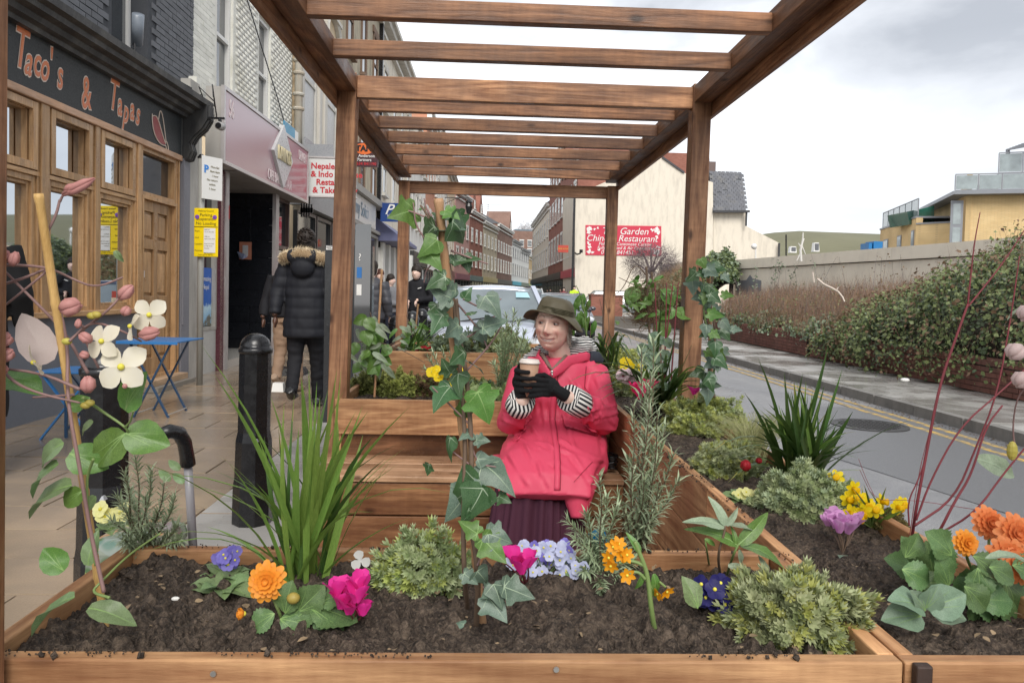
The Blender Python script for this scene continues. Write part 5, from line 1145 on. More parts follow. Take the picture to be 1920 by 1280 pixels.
m = MB(); Fb1.box(m, -.1, lb1, -3, .05, zb1-.02, zb1+.1); m.build('roof_edge', M_gtrim, fB); m = MB(); Fb2.box(m, 0, lb2, -8, .05, zb2+.0, zb2+.1); m.build('roof_edge', M_gtrim, fB)
balus(Fb1, .3, lb1, -.1, zb1+.1, 1.15, fB, 1.3); balus(Fb2, 2.6, lb2, -.1, zb2+.1, 1.25, fB, .9, glassy('dark balustrade glass', (.05, .05, .06)))
a = P(1718, 420, D0+3.6); m = MB(); m.poly([P(1706, 421, D0+4), P(1752, 421, D0+4), P(1752, 386, D0+4), P(1701, 397, D0+4)], 2.5, (0, 1, 0)); m.build('stair_box', M_grn, fB)
for z, u, w_ in ((zb1-1.9, 1.2, 1.3), (zb1-1.9, 5.0, 1.0), (zb1-1.8, 8.4, .6)):
 m = MB(); Fb1.box(m, u, u+w_, .0, .05, z-.5, z+1.0); wo = m.build('window', M_gtrim, fB); m = MB(); Fb1.box(m, u+.1, u+w_-.1, .05, .06, z-.4, z+.9); m.build('pane', M_gl, wo)
bc = thing('blue_container', 'bright blue crate stack on the terrace in front of the lower flats', 'crate', P(1643, 466, 44)); a, b = P(1629, 467, 44), P(1654, 453, 44); m = MB(); m.box(a.x, b.x-.6, 44, 45, a.z, b.z-.1); m.box(a.x+.25, b.x, 43.9, 44.9, a.z, b.z); m.build('crate', paint('bright blue plastic', (.01, .16, .40), .4), bc)
# ---- bollards
M_boll = paint('black bollard paint', (.010, .010, .011), .25, .3, 3, .1)
def octo(prof, rot=PI/8):
 m = MB(); n = 8
 m.lathe(prof, (0, 0, 0), n); c_, s_ = math.cos(rot), math.sin(rot); m.v = [(x*c_-y*s_, x*s_+y*c_, z) for x, y, z in m.v]; return m
b0 = thing('bollard', 'black octagonal bollard left of the bench, its whole shaft in view', 'bollard', (0, 0, 0), 'black bollards along the pavement edge')
o = link('shaft', octo([(.104, 0), (.102, .20), (.095, .25), (.092, .44), (.082, .49), (.081, .905)]).mesh('shaft', M_boll), b0)
m = MB(); m.lathe([(.084, .905), (.087, .915), (.087, .93), (.081, .935)]+[(.080*math.cos(a), .935+.075*math.sin(a)) for a in np.linspace(0, PI/2*.98, 9)], (0, 0, 0), 24); link('dome', m.mesh('dome', M_boll, True), b0)
m = MB(); m.box(.03, .048, -.098, -.07, .45, .465, .006); link('mark', m.mesh('mark', paint('grey chip', (.35, .36, .38), .5)), b0)
bol = [(-1.215, 3.95, None), (-1.44, 2.86, 'nearest black bollard, behind the clematis and its yellow cane'), (-.86, 7.3, 'black bollard just right of the dark information totem'), (-.88, 8.9, 'slim looking black bollard left of the far pergola post'), (-.86, 10.2, 'black bollard right of the far pergola post, behind climbing leaves'), (-.9, 12.0, 'furthest black bollard in front of the person with the bowed head')]
for i, (x, y, lb) in enumerate(bol):
 o = b0 if i == 0 else copy_tree(b0, None); o.location = (x, y, 0); WL[o.name] = Vector((x, y, 0))
 o.rotation_euler = (random.uniform(-.01, .01), random.uniform(-.01, .01), 0)
 if lb: o['label'] = lb
# ---- information totem
tt = thing('information_totem', 'tall black information totem hidden mostly by the middle pergola post', 'totem', (-1.35, 6.9, 0))
a = P(605, 795, 6.95); xl = a.x; m = MB(); m.box(xl, xl+.44, 6.95, 7.07, 0, 1.66); m.build('body', paint('totem black', (.02, .021, .023), .2), tt)
m = MB(); m.box(xl+.28, xl+.425, 6.93, 6.945, .3, 1.86); m.build('side_glass', glassy('totem glass', (.03, .032, .036)), tt)
m = MB(); m.box(xl+.01, xl+.15, 6.940, 6.947, 1.615, 1.65); m.build('label_strip', M_white, tt); text('MEDWAY', 'lettering', M_black, tt, (xl+.08, 6.938, 1.632), (1, 0, 0), (0, 0, 1), .035, ext=.0005)
m = MB(); m.box(xl+.3, xl+.345, 6.925, 6.929, 1.36, 1.46); m.build('blue_symbol', paint('symbol blue', (.02, .14, .4), .4), tt)
m = MB(); m.box(xl+.3, xl+.345, 6.925, 6.929, 1.2, 1.3); m.build('white_symbol', M_white, tt)
text('?', 'symbol', M_white, tt, (xl+.325, 6.925, 1.55), (1, 0, 0), (0, 0, 1), .09)
# ---- parking sign pole
pp = thing('parking_sign_post', 'grey pole with a bright yellow parking suspension notice and a white sign', 'sign post', (-3.72, 9.45, 0))
q = P(374, 722, 9.45); X0 = q.x
m = MB(); m.tube([(X0, 9.45, 0), (X0, 9.45, 2.85)], .038, 12); m.build('pole', paint('galvanised grey pole', (.30, .30, .28), .45, .15, 3, .2), pp, True)
m = MB(); m.lathe([(.045, 2.85), (.05, 2.86), (.02, 2.9)], (X0, 9.45, 0), 12); m.build('cap', M_black, pp)
a, b = P(363, 481, 9.36), P(409, 391, 9.36); M_yl = paint('notice yellow', (.85, .62, .0), .35, .04)
m = MB(); m.box(a.x, b.x, 9.36, 9.375, a.z, b.z); m.build('notice', M_yl, pp, bevel=.012)
zsp = b.z-.235; m = MB(); m.box(a.x+.003, b.x-.003, 9.356, 9.3595, zsp, zsp+.006); m.build('divider', M_black, pp)
cx_ = (a.x+b.x)/2; M_ink = paint('notice ink', (.12, .09, .01), .5)
for t_, z, s_ in (('Medway Council', b.z-.035, .028), ('Parking', b.z-.085, .052), ('Suspension', b.z-.135, .052), ('No Loading', b.z-.19, .052)): text(t_, 'lettering', M_ink, pp, (cx_, 9.357, z), (1, 0, 0), (0, 0, 1), s_, ext=.0006)
for t_, z in (('From', zsp-.05), ('Until', zsp-.13), ('Location', zsp-.21), ('Purpose', zsp-.29)): text(t_, 'lettering', M_ink, pp, (a.x+.012, 9.357, z), (1, 0, 0), (0, 0, 1), .027, 'LEFT', ext=.0006)
m = MB(); m.box(a.x+.125, b.x-.03, 9.352, 9.3585, a.z+.05, zsp-.012); m.build('paper_notice', M_white, pp)
for i, t_ in enumerate(('08:00 hrs', 'Thu 31 Mar 2022', '', '18:00 hrs', 'Wed 31 Dec 2022', '', '2 bays from lamp', 'by High Street', 'Chatham', '', 'Bay suspended')):
 if t_: text(t_, 'small_print', M_ink, pp, (a.x+.132, 9.3505, zsp-.03-i*.029), (1, 0, 0), (0, 0, 1), .017, 'LEFT', ext=.0004)
text('medway.gov.uk  highways', 'small_print', M_ink, pp, (cx_, 9.357, a.z+.025), (1, 0, 0), (0, 0, 1), .018, ext=.0004)
for x_ in (a.x+.04, b.x-.04):
 m = MB(); m.tube([(x_, 9.358, b.z-.11), (x_, 9.353, b.z-.11)], .026, 16); m.build('roundel', paint('violet roundel', (.17, .08, .45), .4), pp)
 m = MB(); m.bar((x_-.017, 9.352, b.z-.092), (x_+.017, 9.352, b.z-.128), .008, .002); m.build('slash', paint('roundel red', (.6, .05, .1), .4), pp)
# small white parking plate, turned to the road
a = P(379, 372, 9.38); b = P(398, 308, 9.55); m = MB(); z0_, z1_ = a.z, b.z+.08; xa_, xb_ = a.x, a.x+.16
m.add([(xa_, 9.36, z0_), (xb_, 9.62, z0_), (xb_, 9.62, z1_), (xa_, 9.36, z1_), (xa_-.01, 9.37, z0_), (xb_-.01, 9.63, z0_), (xb_-.01, 9.63, z1_), (xa_-.01, 9.37, z1_)], [(0, 1, 2, 3), (7, 6, 5, 4), (0, 4, 5, 1), (3, 2, 6, 7), (0, 3, 7, 4), (1, 5, 6, 2)]); m.build('parking_plate', M_white, pp)
ud = Vector((.16, .26, 0)).normalized(); vd = Vector((0, 0, 1)); nn = ud.cross(vd); mid = Vector(((xa_+xb_)/2, 9.49, (z0_+z1_)/2))+nn*.004
text('P', 'lettering', paint('parking blue', (.02, .2, .6), .4), pp, mid-ud*.09+vd*.10, ud, vd, .13, bold=.004, ext=.001)
for i, t_ in enumerate(('Mon-Sat', '8am-6pm', '1 hour', 'No return', 'within', '1 hour')): text(t_, 'small_print', M_ink, pp, mid+ud*(.04 if i < 3 else 0)+vd*(.14-i*.055), ud, vd, .038, ext=.0005)
# ---- blue bistro table and chair
M_blue = paint('blue enamel', (.035, .17, .42), .35, .12); M_leg = paint('dark blue steel', (.02, .06, .13), .35)
bt_ = thing('bistro_table', 'blue folding metal table outside the tapas restaurant', 'table', (-3.2, 7.3, 0))
tx0, tx1, ty0, ty1 = P(224, 636, 7.05).x, P(366, 640, 7.4).x, 6.98, 7.62
m = MB(); m.box(tx0, tx1, ty0, ty1, .715, .728); m.box(tx0, tx1, ty0-.004, ty0, .70, .728); m.build('tabletop', M_blue, bt_, bevel=.005)
for y_ in (7.08, 7.5):
 for a_, b_ in (((tx0+.08, .71), (tx1-.12, .0)), ((tx1-.10, .71), (tx0+.12, .0))): m = MB(); m.bar((a_[0], y_, a_[1]), (b_[0], y_, b_[1]), .028, .014); m.build('leg', M_leg, bt_)
for x_ in (tx0+.12, tx1-.12): m = MB(); m.tube([(x_, 7.08, .03), (x_, 7.5, .03)], .006, 6); m.build('stretcher', paint('steel rod', (.35, .33, .3), .4), bt_)
bc_ = thing('bistro_chair', 'blue folding metal chair beside the blue table', 'chair', (-3.6, 6.2, 0))
a = P(85, 690, 6.1); b = P(192, 690, 6.1); m = MB(); m.box(a.x, b.x-.02, 5.95, 6.4, .535, .55); m.build('seat', M_blue, bc_, bevel=.004)
for y_ in (6.0, 6.36):
 for p0, p1 in (((a.x+.03, .53), (b.x-.02, .0)), ((b.x-.03, .53), (a.x+.02, 0))): m = MB(); m.bar((p0[0], y_, p0[1]), (p1[0], y_, p1[1]), .026, .013); m.build('leg', M_leg if y_ > 6.1 else M_blue, bc_)
m = MB(); m.bar(((a.x+b.x)/2, 5.99, .53), ((a.x+b.x)/2, 5.99, .02), .02); m.build('leg', M_leg, bc_)
# window plants
for lb, px, py, d, n_, s_ in (('leafy dark pot plant inside the restaurant window', 150, 560, 7.3, 260, .07), ('small spiky pale plant in a white pot on the restaurant sill', 205, 562, 8.05, 60, .09)):
 q = P(px, py, d); q.x = -4.28; t = thing('pot_plant', lb, 'plant', q); k = n_; h_ = .26 if n_ > 100 else .06
 pos = np.array([q.x, q.y, .985+h_/2])+np.random.normal(0, 1, (k, 3))*[.015, .14 if n_ > 100 else .04, h_*.4]; pos[:, 0] = np.clip(pos[:, 0], -4.34, -4.2)
 scatter('leaves', LTs, frames(pos, unit(k)+[0, 0, .8], unit(k), np.random.uniform(.7, 1.2, k)*s_), leafmat('pot plant leaf', (.03, .07, .02), (.09, .16, .05)) if n_ > 100 else M_ivyL, t, 'stuff')
 m = MB(); m.lathe([(.035, 0), (.045, .07)], (q.x, q.y, .985), 12); m.build('pot', M_white, t)
# ---- A-board and shopfront clutter
ab_ = thing('pavement_board', 'pavement food board with orange dish photos on a black rubber foot', 'advertising board', P(525, 680, 10.8)); a, b = P(522, 640, 10.8), P(549, 566, 10.8)
m = MB(); m.box(a.x, b.x, 10.8, 10.84, a.z, b.z+.1); m.build('panel', paint('menu red', (.40, .06, .04), .4), ab_)
for i in range(3):
 for j in range(2): m = MB(); m.box(a.x+.015+j*.1, a.x+.1+j*.1, 10.79, 10.799, a.z+.05+i*.19, a.z+.2+i*.19); m.build('dish_photo', (paint('dish orange', (.55, .25, .08), .5, .5, 30), paint('dish cream', (.6, .5, .35), .5, .5, 30))[(i+j) % 2], ab_)
m = MB(); m.box(a.x-.2, b.x+.2, 10.6, 11.05, 0, .10, .05); m.build('foot', M_black, ab_)
# ================================================================ PEOPLE AND CARS
def remesh(mb, name, mats, parent, vox=.012, smooth=2, disp=None, kind=None, get=False):
 me = mb.mesh('tmp', mats if isinstance(mats, list) else [mats]); o = bpy.data.objects.new('tmp', me); COL.objects.link(o)
 r = o.modifiers.new('r', 'REMESH'); r.mode = 'VOXEL'; r.voxel_size = vox; r.use_smooth_shade = True
 if smooth: s_ = o.modifiers.new('s', 'SMOOTH'); s_.iterations = smooth; s_.factor = .6
 dg = bpy.context.evaluated_depsgraph_get(); me2 = bpy.data.meshes.new_from_object(o.evaluated_get(dg)); me2.name = name
 bpy.data.objects.remove(o); n = len(me2.vertices); co = np.zeros(n*3, np.float32); me2.vertices.foreach_get('co', co); co = co.reshape(-1, 3)
 if disp is not None:
  no = np.zeros(n*3, np.float32); me2.vertex_normals.foreach_get('vector', no); no = no.reshape(-1, 3)
  d = np.array([disp(Vector(c), Vector(q)) for c, q in zip(co, no)], np.float32); co = co+no*d[:, None]
 c = Vector(((co[:, 0].min()+co[:, 0].max())/2, (co[:, 1].min()+co[:, 1].max())/2, co[:, 2].min())); V = [Vector(q) for q in co.tolist()]
 me2.vertices.foreach_set('co', (co-np.array(c)).ravel().astype(np.float32)); me2.materials.clear()
 for m_ in (mats if isinstance(mats, list) else [mats]): me2.materials.append(m_)
 me2.polygons.foreach_set('use_smooth', [True]*len(me2.polygons)); me2.update()
 ob = link(name, me2, parent, c)
 if get: return ob, BVHTree.FromPolygons(V, [tuple(p.vertices) for p in me2.polygons])
 return ob
def patch(bvh, corners, nu, nv, off, name, mat, parent, direction=(0, 1, 0), thick=.002):
 """cloth patch that lies on a surface: a grid between 4 corners thrown along direction"""
 A_, B_, C_, D_ = map(Vector, corners); d = Vector(direction).normalized(); g = []
 for j in range(nv+1):
  for i in range(nu+1):
   p = A_.lerp(B_, i/nu).lerp(D_.lerp(C_, i/nu), j/nv); h = bvh.ray_cast(p-d*.6, d, 2.0)
   g.append((h[0]+h[1]*off) if h[0] is not None else None)
 last = None
 for i, q in enumerate(g):
  if q is None: g[i] = last or next(x for x in g if x is not None)
  last = g[i]
 m = MB(); n_ = nu+1; m.add(g, [(j*n_+i, j*n_+i+1, (j+1)*n_+i+1, (j+1)*n_+i) for j in range(nv) for i in range(nu)])
 o = m.build(name, mat, parent, True); s_ = o.modifiers.new('th', 'SOLIDIFY'); s_.thickness = thick; s_.offset = 0; return o
def fabric(name, c, rough=.7, scale=60, var=.12, bump=.2, sheen=0):
 s = NB(name, rough, .3); v = s.obj((1, 1, 1), rnd=False); n = s.noise(v, scale, 4, .6); n2 = s.noise(v, 6, 3, .5)
 s.col(s.mix(n2, tuple(q*(1-var) for q in c), tuple(min(1, q*(1+var)) for q in c))); s.bump(n, bump, .002); return s.m
s = NB('skin', .45, .4); v = s.obj((1, 1, 1), rnd=False); n = s.noise(v, 45, 4, .6)
s.col(s.mix(n, (.64, .43, .35), (.78, .57, .48))); s.b.inputs['Subsurface Weight'].default_value = .15; s.b.inputs['Subsurface Radius'].default_value = (.01, .004, .002); s.bump(n, .15, .001); M_skin = s.m
M_skinD = paint('dark skin', (.10, .045, .028), .45); M_hair = fabric('dark hair', (.025, .018, .014), .6, 150); M_hairG = fabric('grey brown hair', (.38, .32, .27), .6, 150)
M_coat = fabric('raspberry waxed cotton', (.64, .065, .125), .50, 220, .06, .12)
M_seam = fabric('raspberry seam', (.24, .012, .03), .55, 220)
M_hat = fabric('olive waxed hat', (.10, .085, .052), .55, 120, .3, .3); M_glove = fabric('black wool glove', (.009, .009, .010), .95, 300)
M_skirt = fabric('plum crinkle skirt', (.065, .018, .035), .8, 90, .2)
def stripe(name, a, b, axis, scale, duty=.5, src='UV'):
 s = NB(name, .7, .3); sp = s.n('ShaderNodeSeparateXYZ'); s.put(sp.inputs[0], s.tc.outputs[src]); f = s.math('FRACT', s.math('MULTIPLY', sp.outputs[axis], scale))
 s.col(s.mix(s.math('GREATER_THAN', f, duty), a, b)); return s.m
M_st1 = stripe('cuff stripe', (.015, .015, .02), (.70, .68, .64), 0, 19);
s = NB('hood lining stripe', .7, .3); sp = s.n('ShaderNodeSeparateXYZ'); s.put(sp.inputs[0], s.obj((1, 1, 1), rnd=False)); w_ = s.math('ADD', sp.outputs[2], s.math('MULTIPLY', s.noise(s.obj((1, 1, 1), rnd=False), 9, 2), .035))
s.col(s.mix(s.math('GREATER_THAN', s.math('FRACT', s.math('MULTIPLY', w_, 105.0)), .48), (.012, .012, .016), (.70, .69, .66))); M_st2 = s.m
# ------------------------------------------------ the smiling seated person in the red coat
lady = thing('person', 'smiling seated person in raspberry coat and olive hat holding a paper cup', 'person', (.36, 3.4, SZ))
D = lambda px, py, d: P(px, py, d)
# body (skin) as one continuous figure under the clothes
def smile_head():
 """head as a displaced sphere; local frame: x right of the face, -y forward, z up; metres"""
 nu, nv = 176, 140; V = []; Cc = []; SK = Vector((.70, .48, .39))
 g = lambda x, z, cx, cz, sx, sz: math.exp(-((x-cx)/sx)**2-((z-cz)/sz)**2)
 for j in range(nv+1):
  ph = PI*j/nv
  for i in range(nu):
   th = 2*PI*i/nu; x, y, z = math.sin(ph)*math.sin(th), -math.sin(ph)*math.cos(th), math.cos(ph)
   X_, Y_, Z_ = x*.0755, y*.092, z*.113
   if Z_ < 0: k = 1-.13*(-Z_/.116)**2.2; X_ *= k; Y_ *= (1-.10*(-Z_/.116)) if y < 0 else (1-.25*(-Z_/.116))
   c = 0
   if y < 0:
    f = min(1, -y*1.5); ax = abs(X_)
    d = 0
    d += .009*g(ax, Z_, .0, .030, .045, .010)          # brow
    d -= .012*g(ax, Z_, .030, .012, .016, .011)       # sockets
    d += .028*g(X_, Z_, 0, -.026, .012, .016)+.016*g(X_, Z_, 0, -.004, .0085, .024)+.010*g(ax, Z_, .012, -.031, .008, .008)   # nose
    d -= .004*g(ax, Z_, .014, -.040, .006, .004)
    d += .009*g(ax, Z_, .043, -.022, .019, .016)      # raised cheeks
    d -= .007*g(ax, Z_, .039, -.048, .0045, .020)-.002*g(ax, Z_, .046, -.066, .012, .018)      # smile folds and jowls
    d -= .005*g(ax, Z_, .034, -.006, .014, .004)      # bags under the eyes
    zm = -.064+.30*ax*ax/.03                          # upturned mouth line
    d += .004*g(ax, Z_, 0, -.060, .032, .018)
    lx_ = max(0, 1-(ax/.032)**4); d += lx_*(.0012*math.exp(-((Z_-zm-.007)/.004)**2)+.0018*math.exp(-((Z_-zm+.009)/.005)**2))
    op_ = math.exp(-((Z_-zm)/.0050)**2)*max(0, 1-(ax/.034)**4); d -= .006*op_
    d += .012*g(X_, Z_, 0, -.098, .024, .016)         # chin
    d -= .003*g(X_, Z_, 0, -.080, .022, .005)
    # fine lines
    d += .0006*math.sin(Z_*900)*g(ax, Z_, .055, .008, .012, .014)
    Y_ -= d*f
    def tint(col, k): nonlocal_c[0] = nonlocal_c[0].lerp(Vector(col), min(1, max(0, k)))
    nonlocal_c = [SK*(1+.10*noise.noise(Vector((X_*60, 1, Z_*60))))]
    tint((.66, .30, .25), .55*g(ax, Z_, .043, -.026, .020, .016)+.5*g(X_, Z_, 0, -.030, .014, .012))
    tint((.42, .24, .19), .55*g(ax, Z_, .031, .012, .019, .011)); tint((.45, .26, .20), .5*g(ax, Z_, .039, -.047, .0035, .020))  # eye socket and smile fold shade painted into the skin colour
    tint((.24, .15, .11), .85*math.exp(-((Z_-.031-.010*(1-((ax-.032)/.02)**2))/.0028)**2)*(.013 < ax < .052))
    tint((.10, .05, .04), .8*math.exp(-((Z_-.0165+.35*(ax-.031)**2/.01*.1)/.0016)**2)*max(0, 1-((ax-.031)/.016)**4))
    wm = max(0, 1-(ax/.034)**6)*(y < -.3); e2 = max(0, 1-(ax/.030)**3)
    tint((.38, .10, .10), .9*wm*math.exp(-((Z_-zm)/.0066)**4)); tint((.78, .72, .64), .95*wm*e2*math.exp(-((Z_-zm-.0006)/(.0010+.0030*e2))**4)); tint((.10, .02, .02), .95*wm*math.exp(-((Z_-zm+.0044*e2)/.0015)**2)); tint((.36, .20, .16), .4*max(0, math.sin(Z_*520))*g(ax, Z_, .056, .006, .010, .016)+.3*max(0, math.sin(Z_*700))*g(ax, Z_, .02, .055, .04, .010)); tint((.14, .03, .03), .7*g(ax, Z_, .034, zm, .003, .0025))  # lips and teeth; shade of mouth gap, corners and wrinkles painted in
    tint((.12, .04, .03), .9*g(ax, Z_, .008, -.0400, .0035, .0028))  # nostril shade painted into the colour
    c = nonlocal_c[0]
   if c == 0: c = SK
   V.append((X_, Y_, Z_)); Cc.append(c)
 F = [(j*nu+i, j*nu+(i+1) % nu, (j+1)*nu+(i+1) % nu, (j+1)*nu+i) for j in range(nv) for i in range(nu)]
 return V, F, Cc
HV, HF, HM = smile_head()
hc = D(1037, 611, 3.36); yawh = R(-21); HMt = Matrix.Translation(hc) @ Matrix.Rotation(yawh, 4, 'Z') @ Matrix.Rotation(R(-3), 4, 'X') @ Matrix.Rotation(R(4), 4, 'Y') @ Matrix.Scale(1.04, 4)
# -------- body under the clothes: neck, chest, arms, pelvis, thighs, shins, feet in one surface
shL, shR = D(984, 700, 3.42), D(1113, 698, 3.45); elL, elR = D(958, 788, 3.22), D(1136, 786, 3.24); wrL, wrR = D(980, 748, 3.06), D(1064, 744, 3.03)
hipL, hipR = D(1005, 880, 3.44), D(1085, 880, 3.44); hipL.z = hipR.z = SZ+.10; knL, knR = Vector((.13, 3.03, .47)), Vector((.30, 3.03, .47)); anL, anR = Vector((.11, 2.98, .04)), Vector((.31, 2.98, .04))
bd = MB(); nk = D(1050, 668, 3.42);
bd.tube([hc+Vector((.018, .02, -.05)), nk, nk+Vector((0, .03, -.08))], [.050, .053, .07], 12)
bd.tube([nk+Vector((0, .02, -.05)), D(1048, 720, 3.46), D(1046, 800, 3.47), (.345, 3.45, SZ+.10)], [(.12, .09), (.16, .11), (.16, .12), (.18, .13)], 16, up=(0, 1, 0))
for a_, b_, c_ in ((shL, elL, wrL), (shR, elR, wrR)): bd.tube([a_, a_.lerp(b_, .5), b_], [.050, .045, .040], 10); bd.tube([b_, b_.lerp(c_, .6), c_], [.040, .032, .026], 10)
for h_, k_, a_ in ((hipL, knL, anL), (hipR, knR, anR)): bd.tube([h_, h_.lerp(k_, .5), k_], [.085, .072, .055], 10); bd.tube([k_, k_.lerp(a_, .4), a_], [.055, .05, .035], 10); bd.tube([a_+Vector((0, .05, -.04)), a_+Vector((-.01, -.07, -.06)), a_+Vector((-.02, -.14, -.07))], [.04, .04, .03], 8)
remesh(bd, 'body', M_skin, lady, .012, 3)
# head
vs = [HMt @ Vector(q) for q in HV]; c0 = sum(vs, Vector())/len(vs); me = bpy.data.meshes.new('head'); me.from_pydata([tuple(q-c0) for q in vs], [], HF)
at = me.color_attributes.new('complexion_and_shade', 'FLOAT_COLOR', 'POINT')
for i_, c_ in enumerate(HM): at.data[i_].color = (*c_, 1)
s = NB('face', .48, .35); va = s.n('ShaderNodeVertexColor', layer_name='complexion_and_shade'); s.col(va.outputs[0]); s.b.inputs['Subsurface Weight'].default_value = .12; s.b.inputs['Subsurface Radius'].default_value = (.01, .004, .002); s.bump(s.noise(s.obj((1, 1, 1), rnd=False), 260, 4, .65), .25, .0012); me.materials.append(s.m)
me.polygons.foreach_set('use_smooth', [True]*len(HF)); me.update(); head = link('head', me, lady, c0)
for sx_ in (-1, 1):
 e_ = MB(); e_.ball(HMt @ Vector((sx_*.031, -.0715, .010)), .0102, 8); e_.build('eye', paint('eye white', (.30, .27, .25), .3), head, True)
 e_ = MB(); e_.ball(HMt @ Vector((sx_*.031-.003, -.0768, .0098)), .0064, 8); e_.build('iris', paint('iris', (.05, .035, .03), .1), head, True)
 e_ = MB(); pts = [HMt @ Vector((sx_*.031+math.cos(a)*.0135, -.0808+abs(math.cos(a))*.008, .0105+math.sin(a)*.0055)) for a in np.linspace(.1, PI-.1, 8)]; e_.tube(pts, .0030, 6); pts = [HMt @ Vector((sx_*.031+math.cos(a)*.0135, -.0800+abs(math.cos(a))*.008, .0075-math.sin(a)*.0045)) for a in np.linspace(.1, PI-.1, 8)]; e_.tube(pts, .0026, 6); e_.build('eyelid', paint('eyelid', (.36, .17, .13), .5), head, True)
 e_ = MB(); pr = [HMt @ Vector((sx_*.072, .012+math.sin(a)*.014, -.010+math.cos(a)*.028)) for a in np.linspace(0, 2*PI, 12)]; e_.tube(pr, .0065, 6); e_.ball(HMt @ Vector((sx_*.069, .014, -.010)), .017, 6, (.5, 1, 1.5)); e_.build('ear', M_skin, head, True)
# hair below the hat
N = 700; pos = []; dr_ = []
for k in range(N):
 a = random.choice((-1, 1))*random.uniform(.42, 1.0)*PI; z = random.uniform(-.055, .035); p = Vector((math.sin(a)*.076, -math.cos(a)*.096, z)); pos.append(HMt @ p); dr_.append((HMt.to_3x3() @ Vector((math.sin(a)*.3+random.uniform(-.2, .2), -math.cos(a)*.3, -1))))
X = frames(np.array(pos), np.array(dr_), unit(N), np.ones(N)); X[:, :, 0] *= .0035; X[:, :, 2] *= .0035; X[:, :, 1] *= np.random.uniform(.02, .05, N)[:, None]
scatter('hair', TW, X, M_hairG, lady, 'stuff')
# hat: crown and drooping wavy brim
hm_ = MB(); nseg = 48; prof = [(0.001, .104), (.030, .104), (.056, .099), (.072, .088), (.080, .068), (.086, .047), (.089, .036), (.091, .030)]
br = [(.094, .029, 0), (.106, .025, .25), (.120, .019, .6), (.134, .011, 1.0), (.136, .006, 1.0), (.132, .007, 1.0), (.118, .015, .6), (.100, .021, .2), (.090, .024, 0)]
vs = [];
for r_, z_ in prof:
 for k in range(nseg): a = 2*PI*k/nseg; q = .003*math.sin(3*a+z_*40)+.002*math.sin(7*a); vs.append(((r_+q*(r_ > .05))*math.cos(a)*.93, (r_+q)*math.sin(a)*1.08, z_+.004*math.sin(2*a)*(r_ > .03)))
for r_, z_, wv in br:
 for k in range(nseg):
  a = 2*PI*k/nseg; dz = wv*(-.010-.016*math.sin(a)-.014*math.cos(2*a)-.006*math.cos(a)+.004*math.sin(5*a)); rr = r_*(1+.03*wv*math.sin(a*2)); vs.append((rr*math.cos(a)*.98, rr*math.sin(a)*1.04, z_+dz))
m_ = len(prof)+len(br); fs = [(i*nseg+k, i*nseg+(k+1) % nseg, (i+1)*nseg+(k+1) % nseg, (i+1)*nseg+k) for i in range(m_-1) for k in range(nseg)]
HT = HMt @ Matrix.Translation((0, .006, .020)) @ Matrix.Rotation(R(5), 4, 'Y') @ Matrix.Rotation(R(-4), 4, 'X'); hm_.add([HT @ Vector(q) for q in vs], fs); hat = hm_.build('hat', M_hat, lady, True)
bm_ = MB()
for i in range(4): bm_.tube([HT @ Vector(((.090-.001*i)*math.cos(a)*.93, (.090-.001*i)*math.sin(a)*1.08, .034+i*.006)) for a in np.linspace(0, 2*PI, 40)], .0018, 4)
bm_.build('hat_stitching', fabric('hat seam', (.05, .045, .02), .6), hat, True)
# -------- coat: torso, skirt of the coat over the lap, sleeves, in one remeshed garment
ct = MB()
ct.tube([D(1046, 668, 3.44), D(1048, 690, 3.44), D(1048, 740, 3.41), D(1046, 795, 3.40), D(1044, 830, 3.38), D(1040, 880, 3.40)],
  [(.100, .085), (.165, .105), (.172, .120), (.160, .120), (.180, .14), (.21, .16)], 28, up=(0, 1, 0))
ct.tube([shL+Vector((.05, 0, .008)), shL, shR, shR+Vector((-.05, 0, .008))], [.07, .080, .082, .07], 16)
# lap: wide flattened tube from the hips to just past the knees, draping
ct.tube([(.35, 3.50, SZ+.12), (.345, 3.36, SZ+.125), (.315, 3.18, SZ+.11), (.278, 3.03, SZ+.095), (.255, 2.93, SZ+.050), (.25, 2.89, SZ-.005)], [(.225, .13), (.228, .12), (.220, .095), (.202, .068), (.190, .045), (.184, .028)], 28, up=(0, 0, 1))
ct.tube([(.48, 3.40, SZ+.10), (.46, 3.15, SZ+.075), (.41, 3.0, SZ+.03), (.385, 2.91, SZ-.03), (.385, 2.89, SZ-.09)], [.09, .085, .065, .05, .03], 12)
ct.tube([(.20, 3.40, SZ+.10), (.15, 3.15, SZ+.08), (.11, 3.02, SZ+.05)], [.09, .085, .055], 12)
def sleeve(a_, b_, c_, r):
 ct.tube([a_, a_.lerp(b_, .35)+(b_-c_)*.02, a_.lerp(b_, .75), b_+Vector((0, .0, -.012))], [r*1.12, r*1.1, r*1.02, r*.98], 16); ct.tube([b_+(b_-c_)*.05+Vector((0, .01, -.01)), b_.lerp(c_, .4), b_.lerp(c_, .78)], [r*1.0, r*.98, r*.86], 16)
sleeve(shL, elL, wrL, .060); sleeve(shR, elR, wrR, .062)
FOLDS = []
